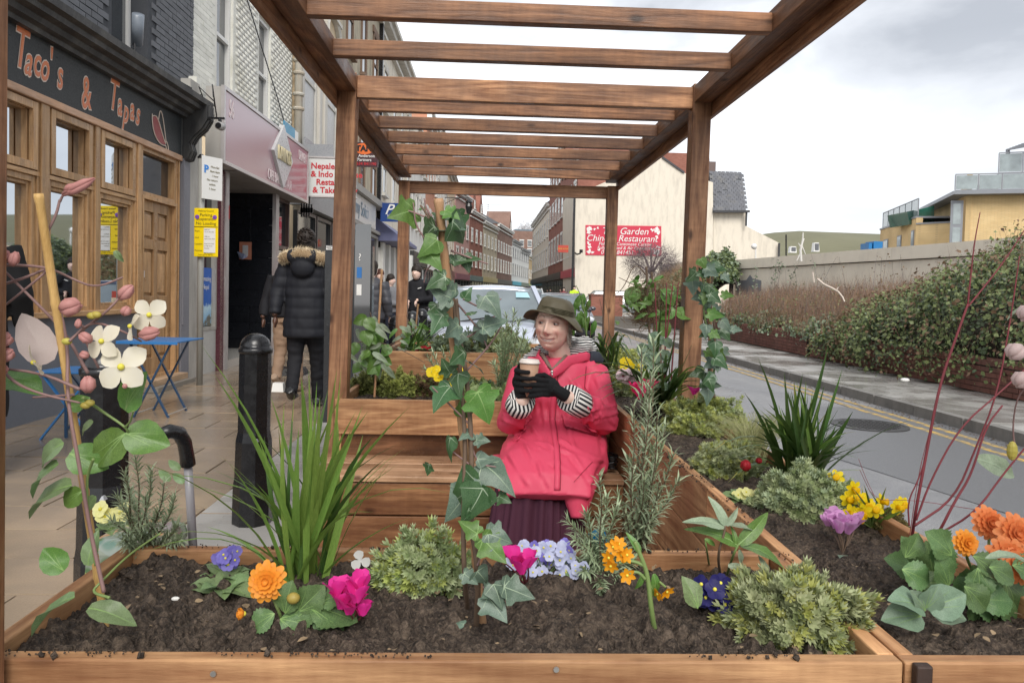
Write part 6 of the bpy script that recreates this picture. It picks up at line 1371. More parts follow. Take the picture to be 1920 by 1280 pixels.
for (x0_, y0_), (x1_, y1_), am, wd_ in (((1090, 730), (1112, 790), .011, .008), ((1072, 716), (1098, 762), .008, .009), ((1042, 706), (1070, 752), .007, .010), ((983, 700), (1002, 738), .008, .008), ((1122, 752), (1150, 792), .010, .008), ((1098, 792), (1152, 776), .010, .007), ((1102, 803), (1150, 806), .009, .007), ((1112, 770), (1146, 762), .008, .006), ((948, 788), (978, 802), .009, .007), ((950, 770), (972, 784), .007, .006),
  ((988, 838), (1012, 884), .010, .008), ((958, 858), (986, 902), .009, .010), ((1012, 830), (1060, 846), .010, .007), ((1056, 828), (1124, 862), .009, .008), ((1078, 858), (1112, 902), .009, .010), ((1000, 806), (1032, 838), .010, .007), ((972, 822), (1006, 836), .011, .007), ((1132, 826), (1136, 884), .009, .009), ((1040, 868), (1085, 890), .006, .010), ((1010, 870), (1026, 905), .007, .008), ((1066, 800), (1074, 828), .010, .006), ((1020, 790), (1024, 822), .008, .005), ((1052, 792), (1050, 822), .008, .005), ((1120, 715), (1138, 750), .006, .010)):
 q0, q1 = P(x0_, y0_, 3.2), P(x1_, y1_, 3.2); FOLDS.append((q0.x, q0.z, q1.x-q0.x, q1.z-q0.z, am, wd_))
def wr(p, n):
 x, y, z = p; w1_ = noise.noise(Vector((x*9, y*7, z*12)))*.006+noise.noise(Vector((x*24, y*18, z*24)))*.0016
 if n.y < .35:
  k_ = 3.2/max(y, 2.5); X_, Z_ = x*k_, CAMH+(z-CAMH)*k_
  for a0, b0, dx, dz, am, wd_ in FOLDS:
   L2 = dx*dx+dz*dz; t_ = ((X_-a0)*dx+(Z_-b0)*dz)/L2; e_ = max(0, -t_, t_-1)*math.sqrt(L2); d_ = ((X_-a0)*dz-(Z_-b0)*dx)/math.sqrt(L2)
   if abs(d_) < .05 and e_ < .04:
    f_ = math.exp(-(e_/.02)**2)*(.6+.4*math.cos(t_*5)); w1_ += am*f_*(math.exp(-(d_/wd_)**2)-.8*math.exp(-((d_-wd_*1.6)/wd_)**2))
 g_ = math.exp(-((z-.735)/.03)**2)*(abs(x-.335) < .17); w1_ += g_*(math.sin(x*165+noise.noise(Vector((x*9, 0, z*8)))*4)*.005-.010)
 for e__ in (elL, elR):
  r_ = (Vector(p)-e__).length
  if r_ < .13: w1_ += (1-r_/.13)*.005*math.sin(r_*95+x*40)
 return w1_
coat, cb = remesh(ct, 'coat', M_coat, lady, .0070, 2, wr, get=True)
# placket, seams, pocket flaps, collar, buttons
patch(cb, (D(1042, 690, 3.2), D(1052, 690, 3.2), D(1043, 910, 3.0), D(1033, 910, 3.0)), 2, 40, .003, 'placket', M_coat, lady, (0, 1, -.12), .004)
patch(cb, (D(1051.5, 690, 3.2), D(1053, 690, 3.2), D(1044.5, 910, 3.0), D(1043, 910, 3.0)), 1, 40, .0045, 'placket_edge', M_seam, lady, (0, 1, -.12))
for q4, nm in (([(1062, 782), (1128, 812), (1124, 822), (1064, 804)], 'pocket_flap'), ([(972, 830), (1000, 776), (1006, 792), (985, 812)], 'pocket_flap')):
 patch(cb, [D(a, b, 3.1) for a, b in q4], 12, 5, .006, nm, M_coat, lady, (0, 1, -.1), .005)
patch(cb, [D(1064, 804, 3.1), D(1125, 822, 3.1), D(1125, 823.5, 3.1), D(1064, 806, 3.1)], 14, 1, .0075, 'flap_edge', M_seam, lady, (0, 1, -.1))
patch(cb, [D(1108, 694, 3.2), D(1109.2, 694, 3.2), D(1107, 760, 3.1), D(1106, 760, 3.1)], 1, 12, .0025, 'yoke_seam', M_seam, lady)
patch(cb, [D(1108, 868, 3.0), D(1109.5, 868, 3.0), D(1075, 905, 2.9), D(1074, 905, 2.9)], 1, 12, .0025, 'side_seam', M_seam, lady, (0, 1, -.4))
for px, py in ((1036, 770), (1041, 700)):
 h = cb.ray_cast(D(px, py, 2.5), (D(px, py, 3)-D(px, py, 2.5)).normalized()); q = h[0]; b_ = MB(); b_.ball(q, .008, 6, (1, .5, 1)); b_.build('snap_button', paint('pewter', (.25, .24, .22), .3, metal=.7), lady, True)
# collar leaves and striped hood lying on the shoulders
def ribbon(pts, w_, name, mat, thick=.006, up=(0, 0, 1), taper=1):
 m = MB(); n = len(pts); vs = [];
 for i, p in enumerate(pts):
  ww = w_[i] if isinstance(w_, (list, tuple)) else w_; u = Vector(up[i] if isinstance(up[0], (tuple, list, Vector)) else up); vs += [Vector(p)-u*ww/2, Vector(p)+u*ww/2]
 m.add(vs, [(2*i, 2*i+1, 2*i+3, 2*i+2) for i in range(n-1)]); o = m.build(name, mat, lady, True); s_ = o.modifiers.new('t', 'SOLIDIFY'); s_.thickness = thick; ss_ = o.modifiers.new('s', 'SUBSURF'); ss_.levels = 1; ss_.render_levels = 1; return o
cl = MB(); cl.tube([D(1030, 706, 3.27), D(1018, 688, 3.30), D(1006, 672, 3.36), D(1010, 660, 3.44)], [(.006, .018), (.007, .027), (.007, .028), (.006, .025)], 10);
cl.tube([D(1030, 706, 3.27), D(1050, 692, 3.30), D(1068, 676, 3.34), D(1100, 668, 3.38), D(1112, 672, 3.44)], [(.006, .018), (.007, .025), (.007, .028), (.007, .025), (.006, .018)], 10); remesh(cl, 'collar', M_coat, lady, .006, 2)
hd = MB(); hd.tube([D(1062, 664, 3.45), D(1080, 655, 3.46), D(1098, 648, 3.48), D(1112, 655, 3.50)], [.025, .042, .048, .03], 16); hd.tube([D(1112, 650, 3.50), D(1075, 655, 3.54), D(1030, 655, 3.54), D(1000, 668, 3.50)], [.04, .06, .06, .03], 14)
hd.tube([D(1018, 664, 3.44), D(1004, 664, 3.45), D(990, 674, 3.45), D(983, 684, 3.44)], [.018, .028, .028, .018], 12)
remesh(hd, 'hood_lining', M_st2, lady, .007, 2, lambda p, n_: noise.noise(p*35)*.008)
for e__ in (0, 1):
 ht = MB(); ht.tube([D(1106, 668, 3.40), D(1120, 670, 3.42), D(1130, 678, 3.44)], [(.012, .03), (.012, .03), (.008, .012)], 10) if e__ else ht.tube([D(990, 672, 3.42), D(981, 680, 3.40), D(980, 692, 3.38)], [.014, .016, .01], 8); remesh(ht, 'hood_edge', fabric('navy canvas', (.04, .045, .06), .7), lady, .005, 1)
# scarf/top at the neck and zip
sf_ = MB(); sf_.tube([D(1016, 664, 3.36), D(1028, 684, 3.31), D(1036, 694, 3.29), D(1050, 680, 3.32), D(1062, 668, 3.36)], .010, 8); sf_.build('neckline', fabric('patterned blouse', (.22, .15, .12), .8, 40, .6), lady, True)
z_ = MB(); z_.ball(D(1035, 697, 3.255), .007, 6, (1, .5, 1)); z_.tube([D(1035, 699, 3.252), D(1036, 706, 3.25)], .003, 6); z_.build('zip_pull', paint('silver', (.6, .58, .55), .25, metal=.9), lady, True)
# cuffs with stripes: short flared tubes with UV stripes
for b_, c_, r, nm in ((elL, wrL, .056, 'cuff'), (elR, wrR, .056, 'cuff')):
 m = MB(); a0, a1 = b_.lerp(c_, .60), b_.lerp(c_, .98); m.tube([a0, a0.lerp(a1, .15), a0.lerp(a1, .5), a1, a1-(a1-a0)*.05], [r*.90, r*1.04, r*1.06, r*1.0, r*.90], 40, cap=False); o = m.build(nm, M_st1, lady, True)
 m = MB(); m.tube([a1-(a1-a0)*.05, a1-(a1-a0)*.6], [r*.9, r*.6], 24); m.build('cuff_lining', fabric('purple sleeve', (.10, .035, .05), .8), lady, True)
 m = MB(); m.tube([c_.lerp(b_, .25), c_+(c_-b_)*.03], [.030, .028], 12); m.build('wrist', M_skin, lady, True)
# paper cup
cup = thing('paper_cup', 'brown paper coffee cup with white lid held in black gloves', 'cup', D(990, 744, 3.06)); cb0, ct0 = D(989, 742, 3.07), D(993, 680, 3.07)
ax = (ct0-cb0).normalized(); m = MB(); m.tube([cb0, ct0], [.029, .041], 28); m.build('cup_body', paint('kraft brown cup', (.42, .25, .16), .6, .05), cup, True)
m = MB(); m.tube([ct0-ax*.002, ct0+ax*.004, ct0+ax*.006, ct0+ax*.014, ct0+ax*.015], [.044, .045, .0405, .039, .037], 28); m.build('lid', paint('white plastic lid', (.72, .64, .58), .35, .03), cup, True)
# gloved hands: palm and five curled fingers each, in one surface
def hand(wrist, palm_c, side, fingers, thumb, nm):
 m = MB(); m.tube([wrist, wrist.lerp(palm_c, .5), palm_c], [(.027, .030), (.026, .038), (.024, .040)], 12, up=(0, 1, 0))
 m.ball(palm_c, .036, 8, (.9, .8, 1.05))
 for f in fingers: m.tube(f, [.0115, .0112, .0100, .0088][:len(f)] if len(f) <= 4 else .010, 10)
 for f in fingers: m.ball(f[-1], .0092, 6)
 m.tube(thumb, [.0135, .012, .0105], 10); m.ball(thumb[-1], .0105, 6)
 return remesh(m, nm, M_glove, lady, .0034, 1)
# image-left hand behind and left of the cup, fingers wrapped round its left side towards the viewer
pL = D(974, 716, 3.10); fg = []
for i, (py, l) in enumerate(((696, 1.0), (708, 1.08), (720, 1.0), (731, .85))):
 a0 = D(969, py-3, 3.10); fg.append([a0, D(968, py-1, 3.06), D(977, py+1, 3.028), D(977+14*l, py+2, 3.020)])
hand(wrL, pL, -1, fg, [D(968, 712, 3.12), D(970, 694, 3.13), D(976, 684, 3.10)], 'glove')
pR = D(1036, 727, 3.03); fg = []
for i, (y0_, y1_, l) in enumerate(((712, 709, 1.0), (721, 721, 1.1), (730, 732, 1.05), (738, 742, .85))):
 fg.append([D(1030, y0_+2, 3.03), D(1016, y0_+1, 3.005), D(1005-2*l, y1_, 3.008), D(996-3*l, y1_+1, 3.022)])
hand(wrR, pR, 1, fg, [D(1040, 716, 3.06), D(1020, 703, 3.06), D(1003, 705, 3.05)], 'glove')
pt = MB()
for k in range(26):
 a = random.uniform(0, 6.28); r_ = random.uniform(0, .5); px, py = 1049+random.uniform(-3, 3), 733+random.uniform(-11, 11); h = cb  # silver embroidery
 q = D(px, py, 3.0); pt.ball(q+Vector((0, .0, 0)), .0022, 4)
# skirt with falling pleats
sk = MB(); n_ = 120; rows = 14; vs = []
for j in range(rows+1):
 t_ = j/rows; z = SZ+.030-(SZ+.07)*t_
 for i in range(n_):
  a = 2*PI*i/n_; fl = .010+.020*t_; pl_ = fl*math.sin(a*23+math.sin(a*5)*1.6)+.008*math.sin(a*9+1); rx, ry = .162+.050*t_+pl_, .098+.065*t_+pl_*.8
  vs.append((.235+rx*math.cos(a)-.022*t_, 3.03+ry*math.sin(a)+.01*t_-.02*math.sin(t_*3), z+.012*math.sin(a*2)))
sk.add(vs, [(j*n_+i, j*n_+(i+1) % n_, (j+1)*n_+(i+1) % n_, (j+1)*n_+i) for j in range(rows) for i in range(n_)]); sk.build('skirt', M_skirt, lady, True)
sh = MB()
for a_ in (anL, anR): sh.tube([a_+Vector((0, .06, -.10)), a_+Vector((-.01, -.04, -.11)), a_+Vector((-.02, -.15, -.125))], [(.045, .05), (.046, .045), (.035, .03)], 12)
remesh(sh, 'shoes', M_black, lady, .01, 1)
# red bag on the bench and black strap
bg_ = thing('red_bag', 'corner of a raspberry red bag lying on the bench beside the coat', 'bag', D(925, 872, 3.3)); m = MB(); a, b = D(915, 880, 3.2), D(946, 861, 3.2); m.ball(Vector(((a.x+b.x)/2+.02, 3.27, SZ+.035)), .085, 10, (1, 1.2, .45)); m.build('bag', M_coat, bg_, True)
lgm = MB(); q = D(925, 866, 3.14);
for k in range(5): a = k*1.3; lgm.ball(q+Vector((.008*math.cos(a), -.01, .008*math.sin(a))), .0035, 4, (1.4, .5, .8))
lgm.build('logo', M_white, bg_, kind='stuff')
bs_ = thing('black_strap', 'black strap bundle lying on the bench right of the red coat', 'strap', D(1140, 880, 3.3)); m = MB(); c0 = D(1142, 882, 3.3); c0.z = SZ+.02
for k in range(5): m.tube([c0+Vector((math.cos(a)*.03+random.uniform(-.006, .006), math.sin(a)*.05, .012*k+random.uniform(0, .01))) for a in np.linspace(0, 5.5, 12)], .006, 6)
m.build('strap', M_black, bs_, kind='stuff')
# ------------------------------------------------ street people
def figure(lb, base, h, face, coat, trou, hair, skin=None, pose='stand', coatlen=.52, hood=None, group=None, shoe=None, arm=None, puffer=False, vox=.02, stride=.0, bow=0, hairlen=0):
 """standing or walking person; face = heading angle (0 looks towards -Y)"""
 skin = skin or M_skin; k = h/1.75; t = thing('person', lb, 'person', base, group); M = Matrix.Translation(base) @ Matrix.Rotation(face, 4, 'Z') @ Matrix.Scale(k, 4)
 q = lambda x, y, z: M @ Vector((x, y, z)); st_ = stride
 an = [(-.09, -st_, .08+(.0)), (.09, st_, .08+(.10 if st_ else 0))]; kn = [(-.09, -st_*.55-.03, .48), (.10, st_*.15-.04, .50)]; hp = [(-.085, 0, .90), (.085, 0, .90)]
 sh_ = [(-.19, 0, 1.43), (.19, 0, 1.43)]; el = [(-.27, .03, 1.14), (.27, .03, 1.14)]; wr_ = [(-.26, -.08, .92), (.26, -.08, .92)]
 if arm == 'front': el = [(-.25, -.02, 1.15), (.25, -.02, 1.15)]; wr_ = [(-.07, -.24, 1.10), (.07, -.24, 1.13)]
 if arm == 'walk': wr_ = [(-.27, -.16, .93), (.27, .12, .92)]
 hc_ = (0, -.02-bow*.06, 1.63-bow*.03)
 b = MB(); b.ball(q(*hc_), .105*k, 8, (.78, .95, 1.15)); b.tube([q(0, 0, 1.55), q(0, .01, 1.42)], [.055*k, .06*k], 8)
 b.tube([q(0, .01, 1.44), q(0, 0, 1.2), q(0, 0, .88)], [(.17*k, .10*k), (.14*k, .10*k), (.15*k, .11*k)], 12, up=(0, 1, 0))
 for i in (0, 1):
  b.tube([q(*sh_[i]), q(*el[i]), q(*wr_[i])], [.05*k, .042*k, .028*k], 8); hw = Vector(wr_[i]); b.ball(q(*hw+Vector((0, -.03, -.05))), .042*k, 6, (.6, .8, 1.1))
  b.tube([q(*hp[i]), q(*kn[i]), q(*an[i])], [.085*k, .06*k, .04*k], 8)
  for f in range(4): b.tube([q(*hw+Vector((0, -.05+f*.018, -.06))), q(*hw+Vector((0, -.05+f*.018, -.12)))], .010*k, 5)
  b.tube([q(*hw+Vector((0, -.06, -.04))), q(*hw+Vector((-.0, -.085, -.08)))], .011*k, 5)
 b.ball(q(hc_[0], hc_[1]-.098, hc_[2]-.015), .018*k, 5, (.7, 1, 1.3)); remesh(b, 'body', skin, t, .011 if vox <= .02 else .02, 1)
 c = MB(); zb_ = 1.45-coatlen
 c.tube([q(0, .01, 1.50), q(0, .01, 1.42), q(0, 0, 1.2), q(0, 0, 1.0), q(0, 0, max(zb_, .5)), q(0, 0, zb_-.02)], [(.08*k, .07*k), (.20*k, .115*k), (.20*k, .14*k), (.20*k, .15*k), (.215*k, .155*k), (.205*k, .145*k)], 18, up=(0, 1, 0))
 for i in (0, 1): c.tube([q(*sh_[i]), q(*Vector(sh_[i]).lerp(Vector(el[i]), .5)), q(*el[i]), q(*Vector(el[i]).lerp(Vector(wr_[i]), .9))], [.075*k, .075*k, .068*k, .052*k], 12)
 dz_ = (lambda p, n: .009*abs(math.sin((p.z-base[2])*30))**.6+noise.noise(p*12)*.008) if puffer else (lambda p, n: noise.noise(Vector((p.x*14, p.y*14, p.z*7)))*.012)
 remesh(c, 'coat', coat, t, .014 if vox <= .02 else .02, 1, dz_)
 l = MB(); l.tube([q(0, 0, 1.0), q(0, 0, .86)], [(.16*k, .12*k), (.165*k, .13*k)], 14, up=(0, 1, 0))
 for i in (0, 1): l.tube([q(*hp[i]), q(*Vector(hp[i]).lerp(Vector(kn[i]), .5)), q(*kn[i]), q(*Vector(kn[i]).lerp(Vector(an[i]), .5)), q(*an[i])], [.105*k, .092*k, .075*k, .066*k, .062*k], 12)
 remesh(l, 'trousers', trou, t, .014 if vox <= .02 else .02, 1, lambda p, n: noise.noise(Vector((p.x*10, p.y*10, p.z*22)))*.010)
 s_ = MB()
 for i in (0, 1):
  a = Vector(an[i]); tp = .06 if (i and stride) else 0
  s_.tube([q(*a+Vector((0, .07, -.02+tp))), q(*a+Vector((0, -.03, -.035))), q(*a+Vector((0, -.17, -.05)))], [(.045*k, .045*k), (.048*k, .045*k), (.036*k, .028*k)], 10)
 remesh(s_, 'shoes', shoe or M_black, t, .012, 1)
 hh = MB(); hh.ball(q(hc_[0], hc_[1]+.016, hc_[2]+.052), .112*k, 10, (.84, 1.0, .92)); hh.ball(q(hc_[0], hc_[1]+.04, hc_[2]-.01), .105*k, 8, (.86, .8, 1.05))
 if hairlen: hh.tube([q(0, .05, 1.62), q(0, .07, 1.5), q(0, .08, 1.5-hairlen)], [(.09*k, .06*k), (.10*k, .06*k), (.06*k, .03*k)], 10)
 hb = hh.mesh('hair', [hair]); hb2 = hh
 o = hh.build('hair', hair, t, True)
 return t, q, k
M_parka = fabric('black parka nylon', (.014, .015, .020), .68, 120); M_blk = fabric('black cotton', (.012, .012, .015), .8); M_navy = fabric('dark navy denim', (.014, .018, .032), .75); M_tan = fabric('tan trousers', (.32, .21, .14), .8); M_greyj = fabric('grey sweatshirt', (.16, .16, .17), .8)
t, q, k = figure('passer-by walking away in a black parka with a fur trimmed hood', Vector((-1.86, 7.75, 0)), 1.84, PI, M_parka, M_blk, M_hair, M_skinD, coatlen=.72, puffer=True, stride=.17, arm='walk')
# hood and fur
hd = MB(); hd.tube([q(-.15, .02, 1.50), q(-.10, .16, 1.50), q(.10, .16, 1.50), q(.15, .02, 1.50)], [.05*k, .07*k, .07*k, .05*k], 12); hd.ball(q(0, .15, 1.40), .12*k, 8, (1, .6, .9)); remesh(hd, 'hood', M_parka, t, .012, 2)
N = 7000; pos = []; dr_ = []
for i in range(N):
 a = random.uniform(-.25, PI+.25); r_ = .055*math.sqrt(random.random()); c = Vector((math.cos(a)*.215, .04+math.sin(a)*.15, 1.535-abs(math.cos(a))*.055+.0)); d_ = Vector(unit(1)[0]); pos.append(q(*(c+d_*r_))); dr_.append(d_+Vector((0, 0, -.25)))
X = frames(np.array(pos), np.array(dr_), unit(N), np.ones(N)); X[:, :, 0] *= .006; X[:, :, 2] *= .006; X[:, :, 1] *= np.random.uniform(.02, .045, N)[:, None]; fm_ = MB(); fm_.tube([q(math.cos(a)*.21, .04+math.sin(a)*.145, 1.53-abs(math.cos(a))*.055) for a in np.linspace(-.2, PI+.2, 14)], .050*k, 8); fm_.build('fur_base', fabric('tan fur base', (.30, .21, .12), .9), t, True)
scatter('fur_trim', TW, X, fabric('tan fur', (.80, .64, .44), .9, 200, .3), t, 'stuff')
br_ = MB()
for i in range(60): a = random.uniform(-1.4, 1.4); e_ = random.uniform(-.6, 1.4); br_.ball(q(math.sin(a)*.088*math.cos(e_), .02+.112*math.cos(e_)*math.cos(a), 1.672+.112*math.sin(e_)), .011*k, 4, (1, 1, .8))
br_.build('braids', M_hair, t, True, kind='stuff')
wh = MB(); wh.ball(q(-.27, -.22, .84) if False else q(.27, -.19, .86), .05, 7, (1, 1, .8)); pk = thing('food_carton', 'small white carton carried in the hand of the parka wearer', 'carton', q(.27, -.19, .86)); v_ = D(521, 727, 7.6); wh = MB(); wh.box(v_.x-.06, v_.x+.06, 7.58, 7.68, v_.z-.04, v_.z+.05, .01); wh.build('carton', M_white, pk)
figure('person in tan trousers mostly hidden behind the parka wearer', Vector((-2.36, 8.95, 0)), 1.70, PI*.95, M_blk, M_tan, M_hair, M_skinD, coatlen=.5, stride=.12, arm='walk', shoe=fabric('tan suede shoe', (.38, .27, .19), .8))
figure('person in dark quilted jacket half hidden by the totem and post', Vector((-1.62, 10.6, 0)), 1.66, PI*.9, fabric('charcoal quilted jacket', (.05, .05, .058), .5), M_blk, M_hair, coatlen=.55, puffer=True)
figure('long haired person in black coat waiting beside the shops', Vector((-2.16, 15.2, 0)), 1.66, R(30), M_blk, M_blk, fabric('reddish brown hair', (.06, .02, .012), .6), coatlen=.75, arm='front', hairlen=.28, vox=.03)
figure('person in grey sleeves almost hidden behind the far pergola post', Vector((-1.84, 14.4, 0)), 1.55, R(80), M_greyj, M_navy, M_hair, coatlen=.5, arm='front', vox=.03)
t, q, k = figure('person in black sweatshirt with head bowed right of the far post', Vector((-1.16, 12.7, 0)), 1.70, R(-15), M_blk, M_navy, M_hair, coatlen=.5, arm='front', bow=1, vox=.02)
lg_ = MB(); lg_.bar(q(.06, -.155, 1.33), q(.12, -.14, 1.35), .012); lg_.build('chest_logo', M_white, t)
figure('dark coated person at the left edge mostly hidden by the near post', Vector((-3.22, 4.75, 0)), 1.80, R(200), fabric('black wool coat', (.008, .008, .009), .95), M_blk, M_hair, coatlen=1.05)
figure('roadworker in a bright yellow high visibility jacket on the right pavement', Vector((5.78, 48, -.01)), 1.82, R(0), paint('hi-vis yellow', (.55, .85, .02), .6, .05), M_navy, M_hair, coatlen=.55, vox=.03)
figure('pedestrian in a dark red jacket beside the corner shop', Vector((5.3, 50, -.01)), 1.72, R(0), fabric('dark red jacket', (.16, .03, .04), .8), M_blk, M_hair, coatlen=.6, vox=.03)
for i, (lb, x, y) in enumerate((('distant pedestrian in black near the end of the right pavement', 6.3, 62), ('distant pedestrian in a dark top left of the black one', 5.8, 66), ('distant pedestrian under the green shop awnings', 6.2, 74))):
 figure(lb, Vector((x, y, 0)), 1.72, R(0), M_blk, M_navy, M_hair, coatlen=.55, vox=.03)
# ------------------------------------------------ cars
M_rub = paint('tyre rubber', (.02, .02, .02), .8); M_rim = paint('alloy rim', (.35, .35, .36), .3, metal=.7); M_hl = paint('headlight glass', (.6, .63, .66), .1, .1)
def car(lb, x, y, yaw, body, L=4.2, W=1.74, H=1.46, kind='hatch', group='cars parked and queuing along the street'):
 t = thing('parked_car', lb, 'car', (x, y, ROADZ), group); M = Matrix.Translation((x, y, ROADZ)) @ Matrix.Rotation(yaw, 4, 'Z')
 # sections along the length (front = -y): y, half width at sill, half width belt, z bottom, z belt, then roof
 hw = W/2; f = -L/2
 prof = [(0, .42, .62, .80), (.10, .30, .72, .93), (.55, .24, .86, .985), (1.05, .22, .95, 1.0), (L*.5, .20, .98, 1.0), (L-.75, .22, 1.00, 1.0), (L-.15, .28, .96, .97), (L, .40, .80, .9)]
 m = MB(); vs = []; n_ = 0
 for (dy, zb_, zt_, wf_) in prof:
  w2 = hw*wf_; ring = [(-w2*.92, zb_), (-w2, zb_+.14), (-w2, zt_-.16), (-w2*.93, zt_-.03), (-w2*.6, zt_+.012), (0, zt_+.03), (w2*.6, zt_+.012), (w2*.93, zt_-.03), (w2, zt_-.16), (w2, zb_+.14), (w2*.92, zb_), (0, zb_-.02)]; n_ = len(ring); vs += [(a, f+dy, b) for a, b in ring]
 k = len(prof); m.add([M @ Vector(q) for q in vs], [(i*n_+j, i*n_+(j+1) % n_, (i+1)*n_+(j+1) % n_, (i+1)*n_+j) for i in range(k-1) for j in range(n_)]+[tuple(range(n_))[::-1], tuple((k-1)*n_+j for j in range(n_))])
 b = m.build('body', body, t, True, bevel=.02)
 # cabin: glass house with pillars and roof
 y0_, y1_, y2_, y3_ = f+.95, f+1.75, f+L-1.0, f+L-.25; zb_, zr = .93, H; wb, wr2 = hw*.90, hw*.68
 P8 = lambda s_, y_, z_, w__: M @ Vector((s_*w__, y_, z_))
 g = MB()
 # windscreen, rear, sides
 g.add([P8(-1, y0_, zb_, wb), P8(1, y0_, zb_, wb), P8(1, y1_, zr-.05, wr2), P8(-1, y1_, zr-.05, wr2)], [(0, 1, 2, 3)]); ws = g.build('windscreen', M_wsc, t)
 g = MB(); g.add([P8(1, y3_, zb_, wb), P8(-1, y3_, zb_, wb), P8(-1, y2_, zr-.05, wr2), P8(1, y2_, zr-.05, wr2)], [(0, 1, 2, 3)]); g.build('rear_window', M_glass, t)
 for s_ in (-1, 1):
  g = MB(); g.add([P8(s_, y0_, zb_, wb), P8(s_, y3_, zb_, wb), P8(s_, y2_, zr-.05, wr2), P8(s_, y1_, zr-.05, wr2)], [(0, 1, 2, 3) if s_ < 0 else (3, 2, 1, 0)]); g.build('side_window', M_glass, t)
  pl = MB()
  for a_, b_ in (((y0_, zb_, wb), (y1_, zr-.03, wr2)), ((y3_, zb_, wb), (y2_, zr-.03, wr2)), (((y1_+y2_)/2, zb_, wb), ((y1_+y2_)/2, zr-.03, wr2))): pl.bar(P8(s_, *a_)+Vector((0, 0, 0)), P8(s_, *b_), .07, .05)
  pl.bar(P8(s_, y1_, zr-.03, wr2), P8(s_, y2_, zr-.03, wr2), .07, .05); pl.build('pillars', body if s_ else M_black, t, kind='stuff')
  mm = MB(); mm.ball(P8(s_, y0_+.35, .98, wb+.12), .09, 8, (1, .6, .7)); mm.build('mirror', body, t, True)
 rf = MB(); grid = []
 for i in range(9):
  yy = y1_-.06+(y2_-y1_+.12)*i/8
  for j in range(9):
   xx = -wr2-.01+(2*wr2+.02)*j/8; grid.append(M @ Vector((xx, yy, zr+.0-.045*((j-4)/4)**2-.05*((i-4)/4)**4)))
 rf.add(grid, [(i*9+j, i*9+j+1, (i+1)*9+j+1, (i+1)*9+j) for i in range(8) for j in range(8)]); ro = rf.build('roof', body, t, True); so = ro.modifiers.new('t', 'SOLIDIFY'); so.thickness = .05
 for s_ in (-1, 1):
  for yy in (f+.78, f+L-.80):
   w_ = MB(); c1, c2 = M @ Vector((s_*(hw-.20), yy, .31)), M @ Vector((s_*(hw-.01), yy, .31)); w_.tube([c1, c2], .31, 20); wo = w_.build('wheel', M_rub, t)
   r_ = MB(); r_.tube([c2-(c2-c1)*.05, c2+(c2-c1)*.06], .20, 16); r_.build('rim', M_rim, wo)
  h_ = MB(); h_.ball(M @ Vector((s_*hw*.70, f+.10, .70)), .13, 8, (1.3, .9, .7)); h_.build('headlight', M_hl, t, True)
  h_ = MB(); h_.ball(M @ Vector((s_*hw*.80, f+L-.08, .82)), .11, 8, (.8, .6, 1.4)); h_.build('tail_light', paint('tail light red', (.4, .02, .02), .2), t, True)
 g = MB(); c = M @ Vector((0, f+.02, .48)); g.obox(c, (M.to_3x3() @ Vector((.5, 0, 0))), (M.to_3x3() @ Vector((0, .03, 0))), (0, 0, .10)); g.build('grille', M_black, t)
 g = MB(); c = M @ Vector((0, f-.02, .40)); g.obox(c, (M.to_3x3() @ Vector((.26, 0, 0))), (M.to_3x3() @ Vector((0, .01, 0))), (0, 0, .055)); g.build('number_plate', M_white, t)
 wi = MB()
 for s_ in (-.5, .15): wi.bar(M @ Vector((s_, y0_-.02, zb_+.01)), M @ Vector((s_+.5, y0_+.06, zb_+.09)), .02)
 wi.build('wiper', M_black, t, kind='stuff')
 return t, M, (y0_, y1_, zb_, zr, wb, wr2)
M_wsc = glassy('windscreen', (.10, .13, .14), .03)
def carpaint(n, c):
 if n in MC: return MC[n]
 s = NB(n, .3, .5); s.col(c); s.b.inputs['Coat Weight'].default_value = 1; s.b.inputs['Coat Roughness'].default_value = .05; s.b.inputs['Metallic'].default_value = .2; MC[n] = s.m; return s.m
t, M, g_ = car('silver blue car parked nose towards the planters behind the person', .13, 12.0, 0, carpaint('silver blue paint', (.50, .54, .64)), 4.3, 1.80, 1.50)
ub = MB(); a_, b_ = M @ Vector((.42, 0, 0)), 0
q = MB(); y0_, y1_, zb_, zr, wb, wr2 = g_
def onws(x, t_, off=.012): return M @ Vector((x, y0_+(y1_-y0_)*t_-off, zb_+(zr-.05-zb_)*t_+off))
q.add([onws(.34, .70), onws(.56, .70), onws(.52, .86), onws(.34, .86)], [(0, 1, 2, 3)]); q.build('windscreen_sticker', paint('turquoise sticker', (.35, .55, .6), .4), t)
car('dark blue car parked at the far left kerb, seen beside the silver car', -.35, 15.6, 0, carpaint('dark blue paint', (.01, .02, .06)))
car('white car in the far queue, leftmost roof beyond the silver car', -.9, 52, 0, carpaint('white car paint', (.62, .62, .62)))
car('small pale car in the far queue between two white ones', 1.3, 56, 0, carpaint('pale grey paint', (.45, .45, .47)), H=1.42)
car('large silver people carrier in the middle of the far road', 3.1, 50, 0, carpaint('silver paint', (.48, .48, .48)), 4.6, 1.9, 1.75)
car('grey car at the right of the far queue', 5.0, 58, 0, carpaint('grey paint', (.25, .26, .28)))
car('dark car just right of the silver blue roof', 2.2, 22, 0, carpaint('charcoal paint', (.05, .05, .06)), H=1.42)
car('grey pickup seen between brick planter and concrete wall', P(1158, 570, 50).x, 51, R(90), carpaint('grey green paint', (.22, .25, .26)), 4.8, 1.8, 1.7)
